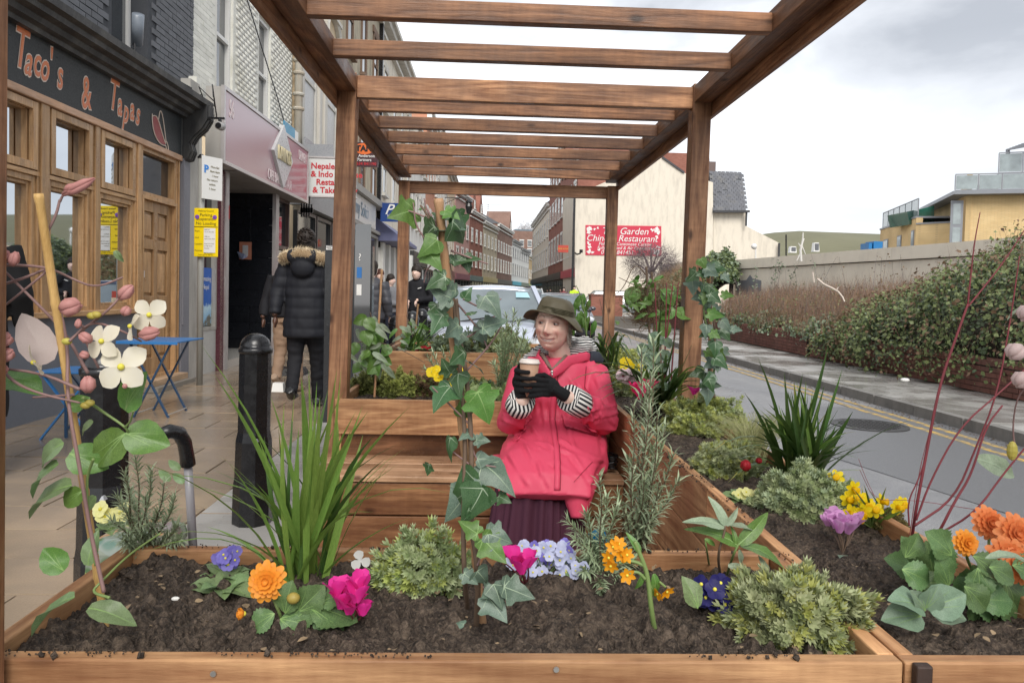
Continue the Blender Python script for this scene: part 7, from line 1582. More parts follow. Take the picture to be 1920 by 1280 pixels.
# ================================================================ PLANTS
def G(px, py, z):
 v = CR @ Vector(((px-960)/1387.0, -(py-594)/1387.0, -1.0)); k = (z-CAMH)/v.z; return Vector((v.x*k, v.y*k, z))
ZS = .700
M_blade = leafmat('fresh green blade', (.13, .24, .04), (.27, .40, .09), .38, .3)
M_bladeD = leafmat('deep green blade', (.035, .085, .020), (.11, .19, .045), .35, .25)
M_tip = leafmat('yellowed tip', (.45, .38, .06), (.5, .42, .1), .5, .2)
M_ros = leafmat('rosemary needle', (.27, .34, .19), (.43, .50, .33), .5, .15)
M_heb = leafmat('variegated hebe leaf', (.24, .31, .13), (.52, .56, .33), .45, .2)
M_hebY = leafmat('yellow green hebe leaf', (.27, .33, .07), (.50, .52, .18), .45, .2)
M_moss = leafmat('mossy conifer', (.09, .11, .03), (.20, .22, .06), .7, .1)
M_clem = leafmat('clematis leaf', (.07, .16, .03), (.15, .27, .06), .32, .25)
M_ivyA = leafmat('ivy leaf dark', (.022, .07, .022), (.075, .14, .055), .32, .15)
M_ivyB = leafmat('ivy leaf blue grey', (.060, .105, .070), (.15, .21, .155), .38, .15)
M_ivyC = leafmat('ivy leaf fresh green', (.07, .17, .03), (.15, .28, .06), .35, .35)
M_vein = paint('pale leaf vein', (.26, .33, .22), .5, .1)
M_veinG = paint('green leaf vein', (.20, .32, .10), .5, .1)
M_cane = wood('bamboo cane', (.45, .26, .08), (.75, .50, .20), 2, .4, 3, False, .1)
M_caneB = wood('brown garden cane', (.36, .19, .09), (.58, .36, .20), 2, .5, 3, False, .3)
M_stemR = paint('dogwood red bark', (.19, .030, .038), .6, .35, 30); M_stemB = paint('woody brown stem', (.13, .085, .055), .7, .3, 40); M_stemG = paint('green stem', (.16, .23, .07), .5, .2, 20)
M_stemV = paint('mauve clematis stem', (.22, .13, .12), .6, .3, 30)
def petal(name, a, b, tr=.35, scale=60):
 if name in MC: return MC[name]
 s = NB(name, .5, .3); v = s.obj((1, 1, 1)); n = s.noise(v, scale, 2); c = s.mix(n, a, b); s.col(c); s.translucent(c, tr); MC[name] = s.m; return s.m
def leafshape(pts, veins=(), vw=.012, curl=.15, fold=.12, mats=(None, None), name='leaf', rings=3):
 """leaf from an outline round (0,.5-ish); dished surface, raised veins; Y is the leaf axis"""
 m = MB(); n = len(pts); cx, cy = 0, .32
 zf = lambda x, y: fold*abs(x)-curl*(y*y)-.12*math.sin(y*7)*abs(x)+.03*math.sin(x*9+y*5)
 vs = [(cx, cy, zf(cx, cy))]
 for r in range(1, rings+1):
  k = r/rings
  for x, y in pts: X_, Y_ = cx+(x-cx)*k, cy+(y-cy)*k; vs.append((X_, Y_, zf(X_, Y_)))
 fs = [(0, 1+i, 1+(i+1) % n) for i in range(n)]
 for r in range(rings-1):
  a, b = 1+r*n, 1+(r+1)*n; fs += [(a+i, b+i, b+(i+1) % n, a+(i+1) % n) for i in range(n)]
 m.add(vs, fs); m.cur = 1
 for vx, vy in veins:
  L_ = math.hypot(vx, vy); ux, uy = vx/L_, vy/L_; k = 5; q = []
  for i in range(k+1):
   t = i/k; w_ = vw*(1-t*.85); x, y = vx*t, vy*t
   for s_ in (-1, 1): X_, Y_ = x-uy*w_*s_, y+ux*w_*s_; q.append((X_, Y_, zf(X_, Y_)+.008))
  m.add(q, [(2*i, 2*i+1, 2*i+3, 2*i+2) for i in range(k)])
 return m.mesh(name, list(mats), True)
ivyo = [(0, -.02), (.14, -.14), (.30, -.16), (.44, -.04), (.40, .12), (.62, .20), (.58, .34), (.36, .44), (.30, .58), (.16, .80), (0, 1.02), (-.16, .80), (-.30, .58), (-.36, .44), (-.58, .34), (-.62, .20), (-.40, .12), (-.44, -.04), (-.30, -.16), (-.14, -.14)]
ivyo2 = [(0, 0), (.18, -.10), (.40, -.02), (.52, .16), (.40, .34), (.28, .52), (.14, .80), (0, 1.05), (-.14, .80), (-.26, .55), (-.42, .36), (-.50, .14), (-.38, -.04), (-.18, -.10)]
vi = [(0, .92), (.52, .24), (-.52, .24), (.34, -.06), (-.34, -.06)]
IV = {}
for k, (mt, mv) in dict(A=(M_ivyA, M_vein), B=(M_ivyB, M_vein), C=(M_ivyC, M_veinG)).items():
 IV[k] = [leafshape(ivyo, vi, .016, .22, .10, (mt, mv)), leafshape(ivyo2, vi[:3], .016, .35, -.12, (mt, mv)), leafshape([(x*.8, y) for x, y in ivyo], vi, .016, -.15, .25, (mt, mv))]
ova = [(0, 0), (.18, .02), (.34, .16), (.42, .36), (.38, .58), (.24, .80), (.08, .95), (0, 1.0), (-.08, .95), (-.24, .80), (-.38, .58), (-.42, .36), (-.34, .16), (-.18, .02)]
CLM = leafshape(ova, [(0, .95), (.16, .75), (-.16, .75)], .012, .10, .28, (M_clem, M_veinG)); CLM2 = leafshape([(x*.62, y) for x, y in ova], [(0, .95)], .012, .35, .45, (leafmat('clematis leaf pale', (.14, .22, .09), (.22, .32, .15), .35, .25), M_veinG))
LAN = leafshape([(x*.42, y) for x, y in ova], [(0, .95)], .012, .40, .3, (M_clem, M_veinG)); LANg = leafshape([(x*.42, y) for x, y in ova], [(0, .95)], .014, .25, .3, (leafmat('silver green leaf', (.20, .27, .17), (.33, .39, .27), .45, .25), M_vein))
def leafat(me, parent, tip_from, tip_to, nrm=(0, -1, .4), name='leaf', size=None):
 """leaf whose stalk end is at tip_from and whose tip points to tip_to"""
 a, b = Vector(tip_from), Vector(tip_to); d = b-a; return link(name, me, parent, mat4=one(a, d+Vector(unit(1)[0])*d.length*.08, Vector(nrm)+Vector(unit(1)[0])*.28, size or d.length))
def stem(parent, pts, r0, r1, mat, name='stem', n=7):
 # smooth the polyline a little
 P_ = [Vector(p) for p in pts]
 for _ in range(2):
  q = [P_[0]]
  for a, b in zip(P_[:-1], P_[1:]): q += [a.lerp(b, .25), a.lerp(b, .75)]
  q.append(P_[-1]); P_ = q
 m = MB(); k = len(P_); m.tube(P_, [r0+(r1-r0)*i/(k-1) for i in range(k)], n); return m.build(name, mat, parent, True)
def cane(lb, parent, a, b, r, mat, nodes=5):
 a, b = Vector(a), Vector(b); m = MB(); pts = []; rad = []
 for i in range(nodes):
  for t, k in ((0, 1.0), (.04, .95), (.90, .95), (.96, 1.12)): pts.append(a.lerp(b, (i+t)/nodes)); rad.append(r*k)
 pts.append(b); rad.append(r*.95); m.tube(pts, rad, 12); return m.build('cane', mat, parent, True)
BL = [bladeT(.5, b_, 7, .012, .45) for b_ in (.12, .45, .85, 1.3)]
def bladeclump(nm, lb, base, specs, mats, group=None, root=.03, names='blade', cat='plant', wd=.011):
 """specs: list of (tip point, mat idx, bend class or None)"""
 t = thing(nm, lb, cat, base, group); cache = {}
 for tip, mi, bc in specs:
  b = Vector(base)+Vector((random.uniform(-root, root), random.uniform(-root, root), 0)); tip = Vector(tip); d = tip-b; L_ = d.length
  bc = bc if bc is not None else random.choice((0, 0, 1, 1, 2)); k = (mi, bc)
  if k not in cache:
   V_, F_ = BL[bc]; V_ = V_.copy(); end = V_[-2]; ang = math.atan2(end[2], end[1]); c_, s_ = math.cos(-ang), math.sin(-ang); y, z = V_[:, 1]*c_-V_[:, 2]*s_, V_[:, 1]*s_+V_[:, 2]*c_; sc_ = 1/y[-2]; V_ = np.stack([V_[:, 0], y*sc_, z*sc_], 1)
   mt = mats[mi]; cache[k] = npmesh('blade', V_, F_, [mt, M_tip], True, None); pi = cache[k].polygons
   if random.random() < .35:
    for p in list(pi)[-2:]: p.material_index = 1
  y_ = d.normalized(); hz_ = Vector((d.x, d.y, 0)); up = (Vector((0, 0, 1))-y_*y_.z);
  out_ = Vector((random.uniform(-.6, .6), -1+random.uniform(-.5, .5), .2)); z_ = up if bc >= 1 and abs(y_.z) < .97 else out_
  x_ = y_.cross(z_).normalized(); z_ = x_.cross(y_); w_ = wd*random.uniform(.7, 1.25)
  M = Matrix(((x_.x*w_, y_.x*L_, z_.x*L_, b.x), (x_.y*w_, y_.y*L_, z_.y*L_, b.y), (x_.z*w_, y_.z*L_, z_.z*L_, b.z), (0, 0, 0, 1))); link(names, cache[k], t, mat4=M)
 return t
def fan(base, px0, px1, pyt, pyb, n, d0, dr=.12, bendy=(0, 0, 1)):
 """tips for a blade clump spread between two screen-like bearings at real depths"""
 out_ = []
 for i in range(n):
  u = (i+random.uniform(-.4, .4))/max(1, n-1); px = px0+(px1-px0)*u; e_ = abs(u-.5)*2; py = pyt+(pyb-pyt)*e_**1.5*random.uniform(.6, 1.25)+random.uniform(0, .35)*(pyb-pyt)*(1-e_)
  out_.append((P(px, py, d0+random.uniform(-dr, dr)), random.choice((0, 0, 1)), random.choice(bendy) if e_ < .6 else random.choice((1, 2, 2))))
 return out_
# sprig rosette templates
def rosette(n=7, l=1.0, w_=.15, up=1.05, layers=3):
 V = []; F = []
 for L_ in range(layers):
  for i in range(n):
   a = 2*PI*i/n+L_*.5; el = up-L_*.42; d = np.array([math.cos(a)*math.cos(el), math.sin(el), math.sin(a)*math.cos(el)]); s_ = np.array([-math.sin(a), 0, math.cos(a)])*w_; u = np.cross(s_, d)
   b = len(V); o = np.array([0, -L_*.35, 0]); V += list(o+np.array([d*.05, d*.5*l+s_-u*.15, d*l*(1-.15*L_), d*.5*l-s_-u*.15])); F += [(b, b+1, b+2), (b, b+2, b+3)]
 return np.array(V), np.array(F)
RO = rosette()
def shrub(nm, lb, c, rx, ry, rz, n, size, mats, group=None, T=RO, cat='shrub', lump=.34, stemmat=None, rnd_=.35):
 """cushion of leafy sprigs over a twiggy core; c is the soil point under it"""
 t = thing(nm, lb, cat, c, group); c = Vector(c); seed = random.random()*50
 d = unit(n); d[:, 2] = np.abs(d[:, 2])*1.0-.18; d /= np.linalg.norm(d, axis=1, keepdims=True); k = np.array([1+lump*noise.fractal(Vector((a[0]*2.2+seed, a[1]*2.2, a[2]*2.2)), 1, 2, 3)*1.6 for a in d]); lay = np.random.choice([1.0, .93, .84, .7], n, p=[.5, .2, .2, .1])
 p = d*np.array([rx, ry, rz])*(k*lay)[:, None]+np.array(c)+[0, 0, rz*.16]; p[:, 2] = np.maximum(p[:, 2], c.z+.004)
 dirs = d*np.array([1/rx, 1/ry, 1/rz])*rz+unit(n)*rnd_+[0, 0, .25]
 X = frames(p, dirs, unit(n), np.random.uniform(.7, 1.25, n)*size); w_ = np.random.choice(len(mats), n, p=[.7, .3] if len(mats) == 2 else None) if len(mats) > 1 else None
 scatter('foliage', T, X, mats, t, 'stuff', mi=w_, smooth=False)
 m = MB()
 for i in range(46): q = Vector(unit(1)[0]); q.z = abs(q.z); m.tube([c, c+Vector((q.x*rx*.5, q.y*ry*.5, q.z*rz*.55)), c+Vector((q.x*rx*.88, q.y*ry*.88, q.z*rz*.92))], [.0028, .002, .001], 4)
 m.build('twigs', M_stemB, t, kind='stuff'); return t
def NT(l=1, w_=.078): return np.array([(-w_, .1, 0), (w_, .1, 0), (0, 1, -.12), (-w_*.8, .6, .02), (w_*.8, .6, .02), (0, 0, 0)]), np.array([(5, 1, 0), (0, 1, 4), (0, 4, 3), (3, 4, 2)])
def rosemary(lb, stems, nl, mat, group=None, per=150, parentname='rosemary', r=.0022, curl=.35, z0=.15):
 """stems: lists of world points; needles whorled along each"""
 t = thing(parentname, lb, 'herb', stems[0][0], group); pos = []; dr_ = []; m = MB()
 for st in stems:
  P_ = [Vector(p) for p in st]; k = 12; q = []
  for i in range(k+1):
   u = i/k*(len(P_)-1); a = min(int(u), len(P_)-2); q.append(P_[a].lerp(P_[a+1], u-a)+Vector((math.sin(i*.9)*.002, 0, 0)))
  m.tube(q, [r*(1-.6*i/k) for i in range(k+1)], 5)
  L_ = sum((b-a).length for a, b in zip(q[:-1], q[1:]))
  for j in range(per):
   u = z0+(1-z0)*(j+random.random())/per; i = min(k-1, int(u*k)); p = q[i].lerp(q[i+1], u*k-i); ax_ = (q[i+1]-q[i]).normalized(); a = j*2.4+random.uniform(-.3, .3); b1 = ax_.orthogonal().normalized(); b2 = ax_.cross(b1)
   out_ = b1*math.cos(a)+b2*math.sin(a); e_ = .55+.45*u; pos.append(p); dr_.append(out_*(1.15-.5*u)+ax_*e_+Vector((0, 0, -.1)))
 X = frames(np.array(pos), np.array(dr_), np.tile((0, 0, 1.0), (len(pos), 1))+unit(len(pos))*.4, np.random.uniform(.7, 1.15, len(pos))*nl)
 scatter('needles', NT(), X, mat, t, 'stuff'); m.build('stems', M_stemB, t, kind='stuff'); return t
def flower(name, parent, c, facing, rad, npet, mat, centre=None, cr=.2, w_=.42, cup=.35, layers=1, shape=None, curl=.1):
 """petals round a centre facing a direction"""
 M = one(c, (0, 0, 1), facing, 1) if False else None
 f = Vector(facing).normalized(); x = f.orthogonal().normalized(); y = f.cross(x); m = MB(); sh_ = shape or ((0, .12), (.35, .8), (.7, 1.0), (.92, .55), (1, .05))
 for L_ in range(layers):
  for i in range(npet):
   a = 2*PI*(i+.5*L_)/npet+random.uniform(-.06, .06); r = rad*(1-.17*L_)*random.uniform(.93, 1.07); d = x*math.cos(a)+y*math.sin(a); s_ = f.cross(d); cp = cup+L_*.28+random.uniform(-.06, .06); vs = []
   for t, ww in sh_:
    b_ = c+d*(r*t*math.cos(cp*t))+f*(r*t*math.sin(cp*t)-curl*rad*t*t+.002*L_); W_ = r*w_*ww; vs += [b_-s_*W_+f*W_*.25, b_, b_+s_*W_+f*W_*.25]
   k = len(sh_); m.add(vs, [q for j in range(k-1) for q in ((3*j, 3*j+1, 3*j+4, 3*j+3), (3*j+1, 3*j+2, 3*j+5, 3*j+4))])
 o = m.build(name, mat, parent, True)
 if centre: m = MB(); m.ball(c+f*rad*.08, rad*cr, 6); m.build('flower_centre', centre, o, True)
 return o
# ---------------- 1. left cane with clematis
cl = thing('clematis', 'cream and pink flowering clematis trained on a yellow bamboo cane at the left', 'climbing plant', G(205, 1185, ZS))
Dk = 1.13; c0, c1 = G(205, 1187, ZS-.01), P(72, 363, 1.02); D0c = c0.y
cane('cane', cl, c0-Vector((0, 0, .03)), c1, .0060, M_cane, 5)
K = lambda px, py, d=1.08: P(px, py, d)
for pts, r in (([(195, 1110), (170, 1000), (150, 880), (125, 745), (128, 640), (100, 540), (80, 450), (105, 405), (112, 375)], .0030), ([(112, 378), (118, 365), (130, 352)], .002), ([(165, 700), (120, 620), (60, 560), (0, 500)], .0026), ([(0, 535), (50, 520), (95, 500), (75, 520), (0, 580)], .0024),
    ([(0, 497), (60, 498), (100, 505), (140, 525), (180, 540), (230, 520)], .0022), ([(128, 640), (165, 610), (200, 585), (235, 545)], .0024), ([(130, 640), (170, 600), (230, 620), (265, 640)], .002), ([(150, 730), (80, 700), (0, 690)], .0026), ([(155, 745), (190, 770), (235, 800), (240, 810)], .0024),
    ([(185, 690), (160, 640), (155, 610)], .002), ([(140, 740), (60, 745)], .0022), ([(235, 800), (245, 790), (250, 770)], .0018), ([(175, 860), (160, 900), (170, 1000), (178, 1060)], .0022), ([(205, 1120), (170, 1110), (190, 1090), (240, 1040), (300, 1000)], .0022), ([(0, 690), (30, 720), (80, 740), (150, 755)], .0024)):
 stem(cl, [K(a, b, 1.06+.02*math.sin(a)) for a, b in pts], r, r*.6, M_stemV if pts[-1][1] < 760 else M_stemG)
for me, a, b, nr in ((CLM, (0, 705), (82, 728), (0, -.4, 1)), (CLM, (235, 770), (265, 695), (-.3, -1, .3)), (CLM, (235, 812), (315, 838), (0, -.8, .7)), (CLM, (236, 812), (172, 870), (.2, -.8, .6)), (CLM, (130, 850), (200, 880), (.1, -1, .4)), (CLM2, (120, 830), (50, 870), (0, -.7, .7)), (CLM2, (110, 870), (35, 915), (0, -.6, .8)),
      (CLM2, (135, 910), (28, 945), (0, -.5, 1)), (CLM, (155, 920), (113, 945), (0, -.9, .5)), (CLM2, (140, 1120), (45, 1165), (0, -.3, 1)), (CLM2, (165, 1140), (252, 1160), (0, -.5, 1)), (LANg, (105, 655), (32, 585), (.2, -1, .2)), (CLM2, (180, 930), (150, 965), (0, -1, .2)), (CLM, (130, 765), (165, 745), (0, -1, .5)), (CLM2, (215, 470), (230, 490), (0, -1, .5)), (CLM2, (165, 1060), (175, 1000), (.3, -1, .2)), (CLM, (120, 1070), (75, 1030), (0, -1, .3)), (CLM2, (175, 790), (140, 810), (0, -.8, .6))):
 leafat(me, cl, K(*a), K(*b), nr)
tp = leafshape([(x*.72, y) for x, y in ova], [], 0, .2, .3, (petal('taupe bract', (.42, .34, .31), (.52, .44, .42), .3), M_vein)); leafat(tp, cl, K(88, 682, 1.06), K(48, 582, 1.06), (.4, -1, .2), 'bract')
M_cr = petal('cream petal', (.74, .68, .50), (.80, .76, .66)); M_pk = petal('clematis bud pink', (.52, .22, .20), (.66, .36, .33)); M_yc = paint('yellow centre', (.62, .55, .06), .6)
for (px, py), r, fc, np_ in (((228, 688), 46, (.1, -1, .15), 4), ((192, 640), 36, (-.3, -1, .2), 4), ((280, 590), 34, (.2, -1, -.1), 4), ((246, 612), 30, (-.9, -.6, .3), 4), ((65, 678), 32, (-.9, -.5, -.5), 3)):
 c = K(px, py, 1.04); flower('flower', cl, c, fc, r/1387*1.12, np_, M_cr, M_yc, .13, .40, .22, 1, ((0, .12), (.2, .55), (.42, .92), (.62, 1.0), (.8, .78), (.93, .36), (1, .04)), .42)
def bud(parent, a, b, r, mat, name='bud'):
 a, b = Vector(a), Vector(b); m = MB(); d = (b-a).normalized(); x = d.orthogonal().normalized(); y = d.cross(x); L_ = (b-a).length
 for i in range(4):
  an = i*PI/2+.3; o_ = (x*math.cos(an)+y*math.sin(an))
  m.tube([a+o_*r*.1, a+d*L_*.35+o_*r*.42, a+d*L_*.7+o_*r*.35, b+o_*r*.12*random.uniform(0, 3)], [(r*.25, r*.25), (r*.55, r*.55), (r*.5, r*.5), (r*.10, r*.1)], 7)
 return m.build(name, mat, parent, True)
for a, b, r in (((118, 365), (178, 335), 12), ((122, 358), (148, 350), 12), ((0, 485), (18, 475), 14), ((22, 498), (30, 472), 11), ((225, 560), (248, 535), 14), ((0, 640), (20, 632), 16), ((0, 670), (25, 660), 15), ((115, 580), (150, 570), 20), ((232, 590), (240, 575), 11), ((262, 628), (298, 622), 15), ((165, 735), (165, 705), 16), ((170, 640), (150, 625), 12), ((165, 668), (150, 662), 9), ((145, 615), (148, 598), 7), ((0, 690), (10, 700), 12), ((232, 720), (236, 728), 5)):
 bud(cl, K(*a, 1.03), K(*b, 1.03), r/1387*1.03, M_pk)
for (px, py) in ((168, 755), (160, 760), (180, 590), (172, 592), (125, 640)): m = MB(); m.ball(K(px, py, 1.05), .005, 5, (1.5, 1, 1)); m.build('node', M_tip, cl, True)
# ---------------- 2. ivy on the central cane
iv = thing('ivy', 'large leaved ivy climbing a brown cane in the middle of the near planter', 'climbing plant', G(908, 1197, ZS))
K = lambda px, py, d=1.12: P(px, py, d)
cb_ = G(908, 1198, ZS-.02); cane('cane', iv, cb_, P(822, 372, 1.10), .0070, M_caneB, 5)
stem(iv, [G(878, 1150, ZS), K(870, 1080), K(868, 960), K(872, 880), K(870, 760), K(855, 620), K(850, 560), K(840, 470), K(800, 400), K(788, 385)], .0045, .0015, M_stemB)
stem(iv, [G(892, 1180, ZS), K(898, 1080), K(880, 960), K(886, 860), K(875, 700), K(862, 640), K(855, 560)], .0050, .003, M_stemB)
for pts in ([(885, 800), (835, 750), (810, 725)], [(880, 870), (840, 840)], [(870, 700), (925, 640), (945, 600)], [(860, 640), (900, 620), (930, 590)], [(850, 560), (900, 620), (915, 655)], [(845, 470), (900, 490), (915, 495)], [(830, 420), (780, 400), (765, 395)], [(868, 560), (905, 580), (940, 560)], [(840, 480), (800, 500), (795, 530)], [(875, 960), (900, 930)], [(895, 1060), (905, 1030)], [(820, 470), (780, 430), (775, 380)], [(830, 440), (800, 395), (795, 372)], [(880, 820), (895, 870), (930, 875)], [(850, 600), (805, 620)], [(905, 1100), (950, 1110)]):
 stem(iv, [K(*q) for q in pts], .0018, .0010, M_stemV, n=5)
for k_, a, b, nr in (('C', (775, 395), (728, 410), (.1, -1, .2)), ('A', (830, 400), (805, 430), (0, -1, .1)), ('C', (835, 395), (865, 405), (.4, -1, .3)), ('A', (848, 415), (905, 470), (.6, -1, .2)), ('A', (855, 405), (872, 470), (.7, -.8, .2)), ('B', (820, 430), (895, 440), (0, -.5, 1)), ('A', (815, 425), (775, 470), (-.3, -1, .2)), ('C', (820, 450), (790, 480), (.2, -1, .3)), ('A', (840, 480), (862, 500), (.3, -1, 0)), ('A', (850, 490), (920, 500), (.2, -.4, 1)),
     ('A', (835, 520), (785, 545), (-.4, -1, .4)), ('B', (855, 545), (800, 548), (0, -1, .5)), ('B', (848, 560), (800, 540), (-.1, -1, .1)), ('A', (870, 560), (885, 535), (.1, -1, .2)), ('B', (905, 575), (945, 545), (.1, -1, .2)), ('B', (910, 555), (950, 600), (.2, -1, .4)), ('A', (885, 590), (868, 570), (.1, -1, .2)), ('A', (830, 590), (800, 640), (-.1, -1, .4)), ('A', (820, 570), (838, 620), (-.3, -1, .2)), ('B', (860, 610), (815, 640), (.0, -1, .3)), ('B', (865, 625), (852, 665), (.1, -1, .3)), ('B', (905, 615), (960, 600), (.1, -1, .5)), ('B', (900, 620), (925, 660), (.2, -1, .3)), ('B', (905, 612), (870, 640), (-.1, -1, .3)),
     ('B', (880, 680), (925, 705), (0, -.4, 1)), ('A', (870, 660), (835, 700), (-.4, -1, .1)), ('A', (860, 700), (850, 760), (-.5, -1, 0)), ('A', (845, 725), (795, 785), (-.3, -1, .2)), ('C', (895, 735), (925, 795), (.1, -1, .1)), ('C', (868, 780), (862, 745), (-.2, -1, 0)), ('B', (885, 810), (850, 820), (.1, -1, .5)), ('B', (893, 825), (925, 822), (0, -.7, .8)), ('B', (895, 860), (935, 860), (0, -1, .6)), ('B', (905, 870), (980, 925), (.1, -.7, .9)), ('B', (900, 900), (880, 915), (0, -1, .6)),
     ('A', (900, 905), (815, 975), (-.1, -1, .4)), ('B', (880, 920), (830, 985), (.1, -1, .3)), ('A', (905, 915), (865, 990), (.2, -1, .1)), ('A', (935, 930), (965, 945), (.4, -1, .1)), ('C', (895, 1000), (860, 980), (.1, -1, .2)), ('B', (915, 1000), (970, 1015), (.0, -1, .5)), ('C', (905, 1010), (940, 1050), (.3, -1, .1)), ('B', (895, 1070), (925, 1110), (.1, -1, .4)), ('B', (870, 1075), (905, 1100), (.2, -1, .5)), ('B', (945, 1100), (1015, 1130), (0, -.7, .9)), ('B', (925, 1095), (950, 1150), (.1, -1, .4)), ('B', (920, 1105), (895, 1135), (0, -1, .5)), ('B', (915, 1120), (960, 1165), (.2, -1, .3)), ('B', (870, 1170), (845, 1160), (0, -1, .8)),
     ('A', (805, 870), (800, 905), (-.7, -1, 0)), ('A', (845, 820), (828, 870), (-.8, -.6, 0)), ('C', (792, 392), (783, 408), (0, -1, .2)), ('A', (845, 700), (820, 665), (-.6, -1, .1)), ('A', (870, 480), (885, 520), (.5, -1, 0)), ('C', (800, 470), (830, 500), (.1, -1, .2)), ('A', (878, 955), (905, 975), (.5, -1, 0))):
 leafat(random.choice(IV[k_]), iv, K(*a, 1.10+random.uniform(-.02, .03)), K(*b, 1.10+random.uniform(-.03, .03)), nr, size=math.dist(a, b)/1387*1.11*random.uniform(.74, .9)*(1.3 if k_ == 'C' else 1))
# ---------------- 3. iris-like blades
b = G(575, 1092, ZS); sp = fan(b, 380, 780, 690, 960, 32, 1.27, .14, (0, 1, 1, 2))
for px, py, bc in ((330, 905, 2), (235, 895, 3), (215, 855, 2), (270, 1035, 3), (310, 1000, 2), (372, 640, 1), (400, 700, 1), (430, 870, 1), (632, 690, 0), (660, 800, 0), (770, 760, 1), (680, 760, 0), (850, 925, 3), (745, 870, 1), (600, 740, 0), (700, 960, 2), (560, 800, 0), (640, 690, 0), (595, 770, 0), (500, 860, 1), (480, 905, 1)): sp.append((P(px, py, random.uniform(1.12, 1.3)), 0, bc))
bladeclump('flag_iris', 'tall fan of bright green blades left of centre in the near planter', b, sp, [M_blade, M_bladeD, M_ivyB], root=.040, wd=.0128)
# ---------------- orange dahlia, magenta cyclamen
def toothed(w_=.42, n=9, teeth=.05):
 R_ = [(w_*math.sin(PI*min(1, t*1.02))**.75*(1+(teeth*3 if i % 2 else 0)), t) for i, t in enumerate(np.linspace(0, 1, n*2))]; R_[-1] = (0, 1.0); return [(0, 0)]+R_[1:]+[(-x, y) for x, y in R_[-2:0:-1]]
M_dl = leafmat('dahlia leaf', (.06, .13, .04), (.15, .24, .09), .45, .2); DL = leafshape(toothed(), [(0, .95), (.25, .6), (-.25, .6), (.22, .35), (-.22, .35)], .012, .2, .2, (M_dl, M_veinG))
M_org = petal('orange dahlia petal', (.80, .27, .02), (.86, .40, .06)); M_org2 = petal('salmon dahlia petal', (.78, .20, .05), (.85, .36, .14))
def dahlia(parent, px, py, d, rpx, mat=None, fc=(0, -1, .35), core=None):
 c = P(px, py, d); r = rpx/1387*d; o = flower('flower', parent, c, fc, r, 14, mat or M_org, M_yc if core is None else core, .10, .21, -.10, 5, ((0, .3), (.4, .9), (.75, 1.0), (.95, .6), (1, .1)), .08); return o
da = thing('dahlia', 'single orange dahlia with a yellow bud at the foot of the bright green blades', 'flower', G(520, 1180, ZS), 'orange dahlias'); del da['group']
dahlia(da, 500, 1090, 1.17, 38); stem(da, [G(530, 1170, ZS), P(525, 1150, 1.18), P(505, 1105, 1.19)], .003, .0025, M_stemG)
flower('small_bloom', da, P(458, 1150, 1.16), (-1, -.6, .2), .014, 9, M_org, M_yc, .3, .3, .9, 2); m = MB(); m.ball(P(550, 1121, 1.16), .009, 6, (1.2, 1, 1)); m.build('bud', M_tip, da, True)
for a, b_, nr in (((515, 1150), (465, 1180), (0, -.8, .6)), ((535, 1150), (540, 1095), (0, -1, .2)), ((520, 1175), (485, 1210), (0, -1, .5)), ((545, 1165), (590, 1130), (0, -1, .6)), ((550, 1175), (610, 1178), (0, -1, .7)), ((525, 1160), (580, 1165), (.2, -1, .5)), ((590, 1150), (645, 1190), (.2, -1, .5)), ((580, 1140), (670, 1150), (0, -.6, .8)), ((600, 1130), (650, 1110), (0, -.8, .7)), ((560, 1145), (600, 1100), (.2, -1, .2))): leafat(DL, da, P(*a, 1.17), P(*b_, 1.16), nr)
M_mag = petal('magenta cyclamen petal', (.75, .02, .28), (.80, .06, .38)); M_lil = petal('lilac cyclamen petal', (.55, .20, .50), (.80, .50, .74)); M_redp = petal('crimson petal', (.65, .015, .12), (.75, .04, .18))
def cyclamen(lb, blooms, mat, base, r=.030, group=None, leaves=(), lm=None, nm='cyclamen'):
 t = thing(nm, lb, 'flower', base, group)
 for px, py, d in blooms:
  c = P(px, py, d); m = MB()
  for i in range(5):
   a = 2*PI*i/5+random.uniform(-.4, .4); o_ = Vector((math.cos(a), math.sin(a), 0)); s_ = Vector((-math.sin(a), math.cos(a), 0)); vs = []; tw = random.uniform(-.35, .35); sp_ = random.uniform(.3, 1.0); hh = random.uniform(1.1, 1.7)
   for t_, w_ in ((0, .16), (.3, .34), (.6, .46), (.85, .38), (1, .06)): q = c+o_*r*(.15+sp_*t_**1.4)+s_*r*tw*t_+Vector((0, 0, r*hh*t_-r*.35*t_**3)); vs += [q-s_*r*w_+Vector((0, 0, r*.06)), q+o_*r*.12, q+s_*r*w_]
   m.add(vs, [q for j in range(4) for q in ((3*j, 3*j+1, 3*j+4, 3*j+3), (3*j+1, 3*j+2, 3*j+5, 3*j+4))])
  m.build('flower', mat, t, True); stem(t, [Vector(base), Vector(base).lerp(c, .5)+Vector((.004, 0, .004)), c], .0016, .0014, M_stemR if mat is not M_lil else M_stemB, n=5)
 for a, b_, nr in leaves: leafat(lm or CYC, t, P(*a), P(*b_), nr)
 return t
M_cyl = leafmat('cyclamen leaf', (.09, .14, .10), (.20, .27, .20), .45, .1); CYC = leafshape([(x*1.25, y*.95) for x, y in ova], [(0, .8), (.3, .5), (-.3, .5)], .03, .1, .2, (M_cyl, M_vein))
cyclamen('magenta cyclamen with upswept petals right of the green blades', [(630, 1118, 1.15), (652, 1120, 1.16), (676, 1110, 1.15), (655, 1150, 1.14), (680, 1152, 1.15), (640, 1140, 1.15), (668, 1128, 1.13)], M_mag, G(660, 1175, ZS), .024)
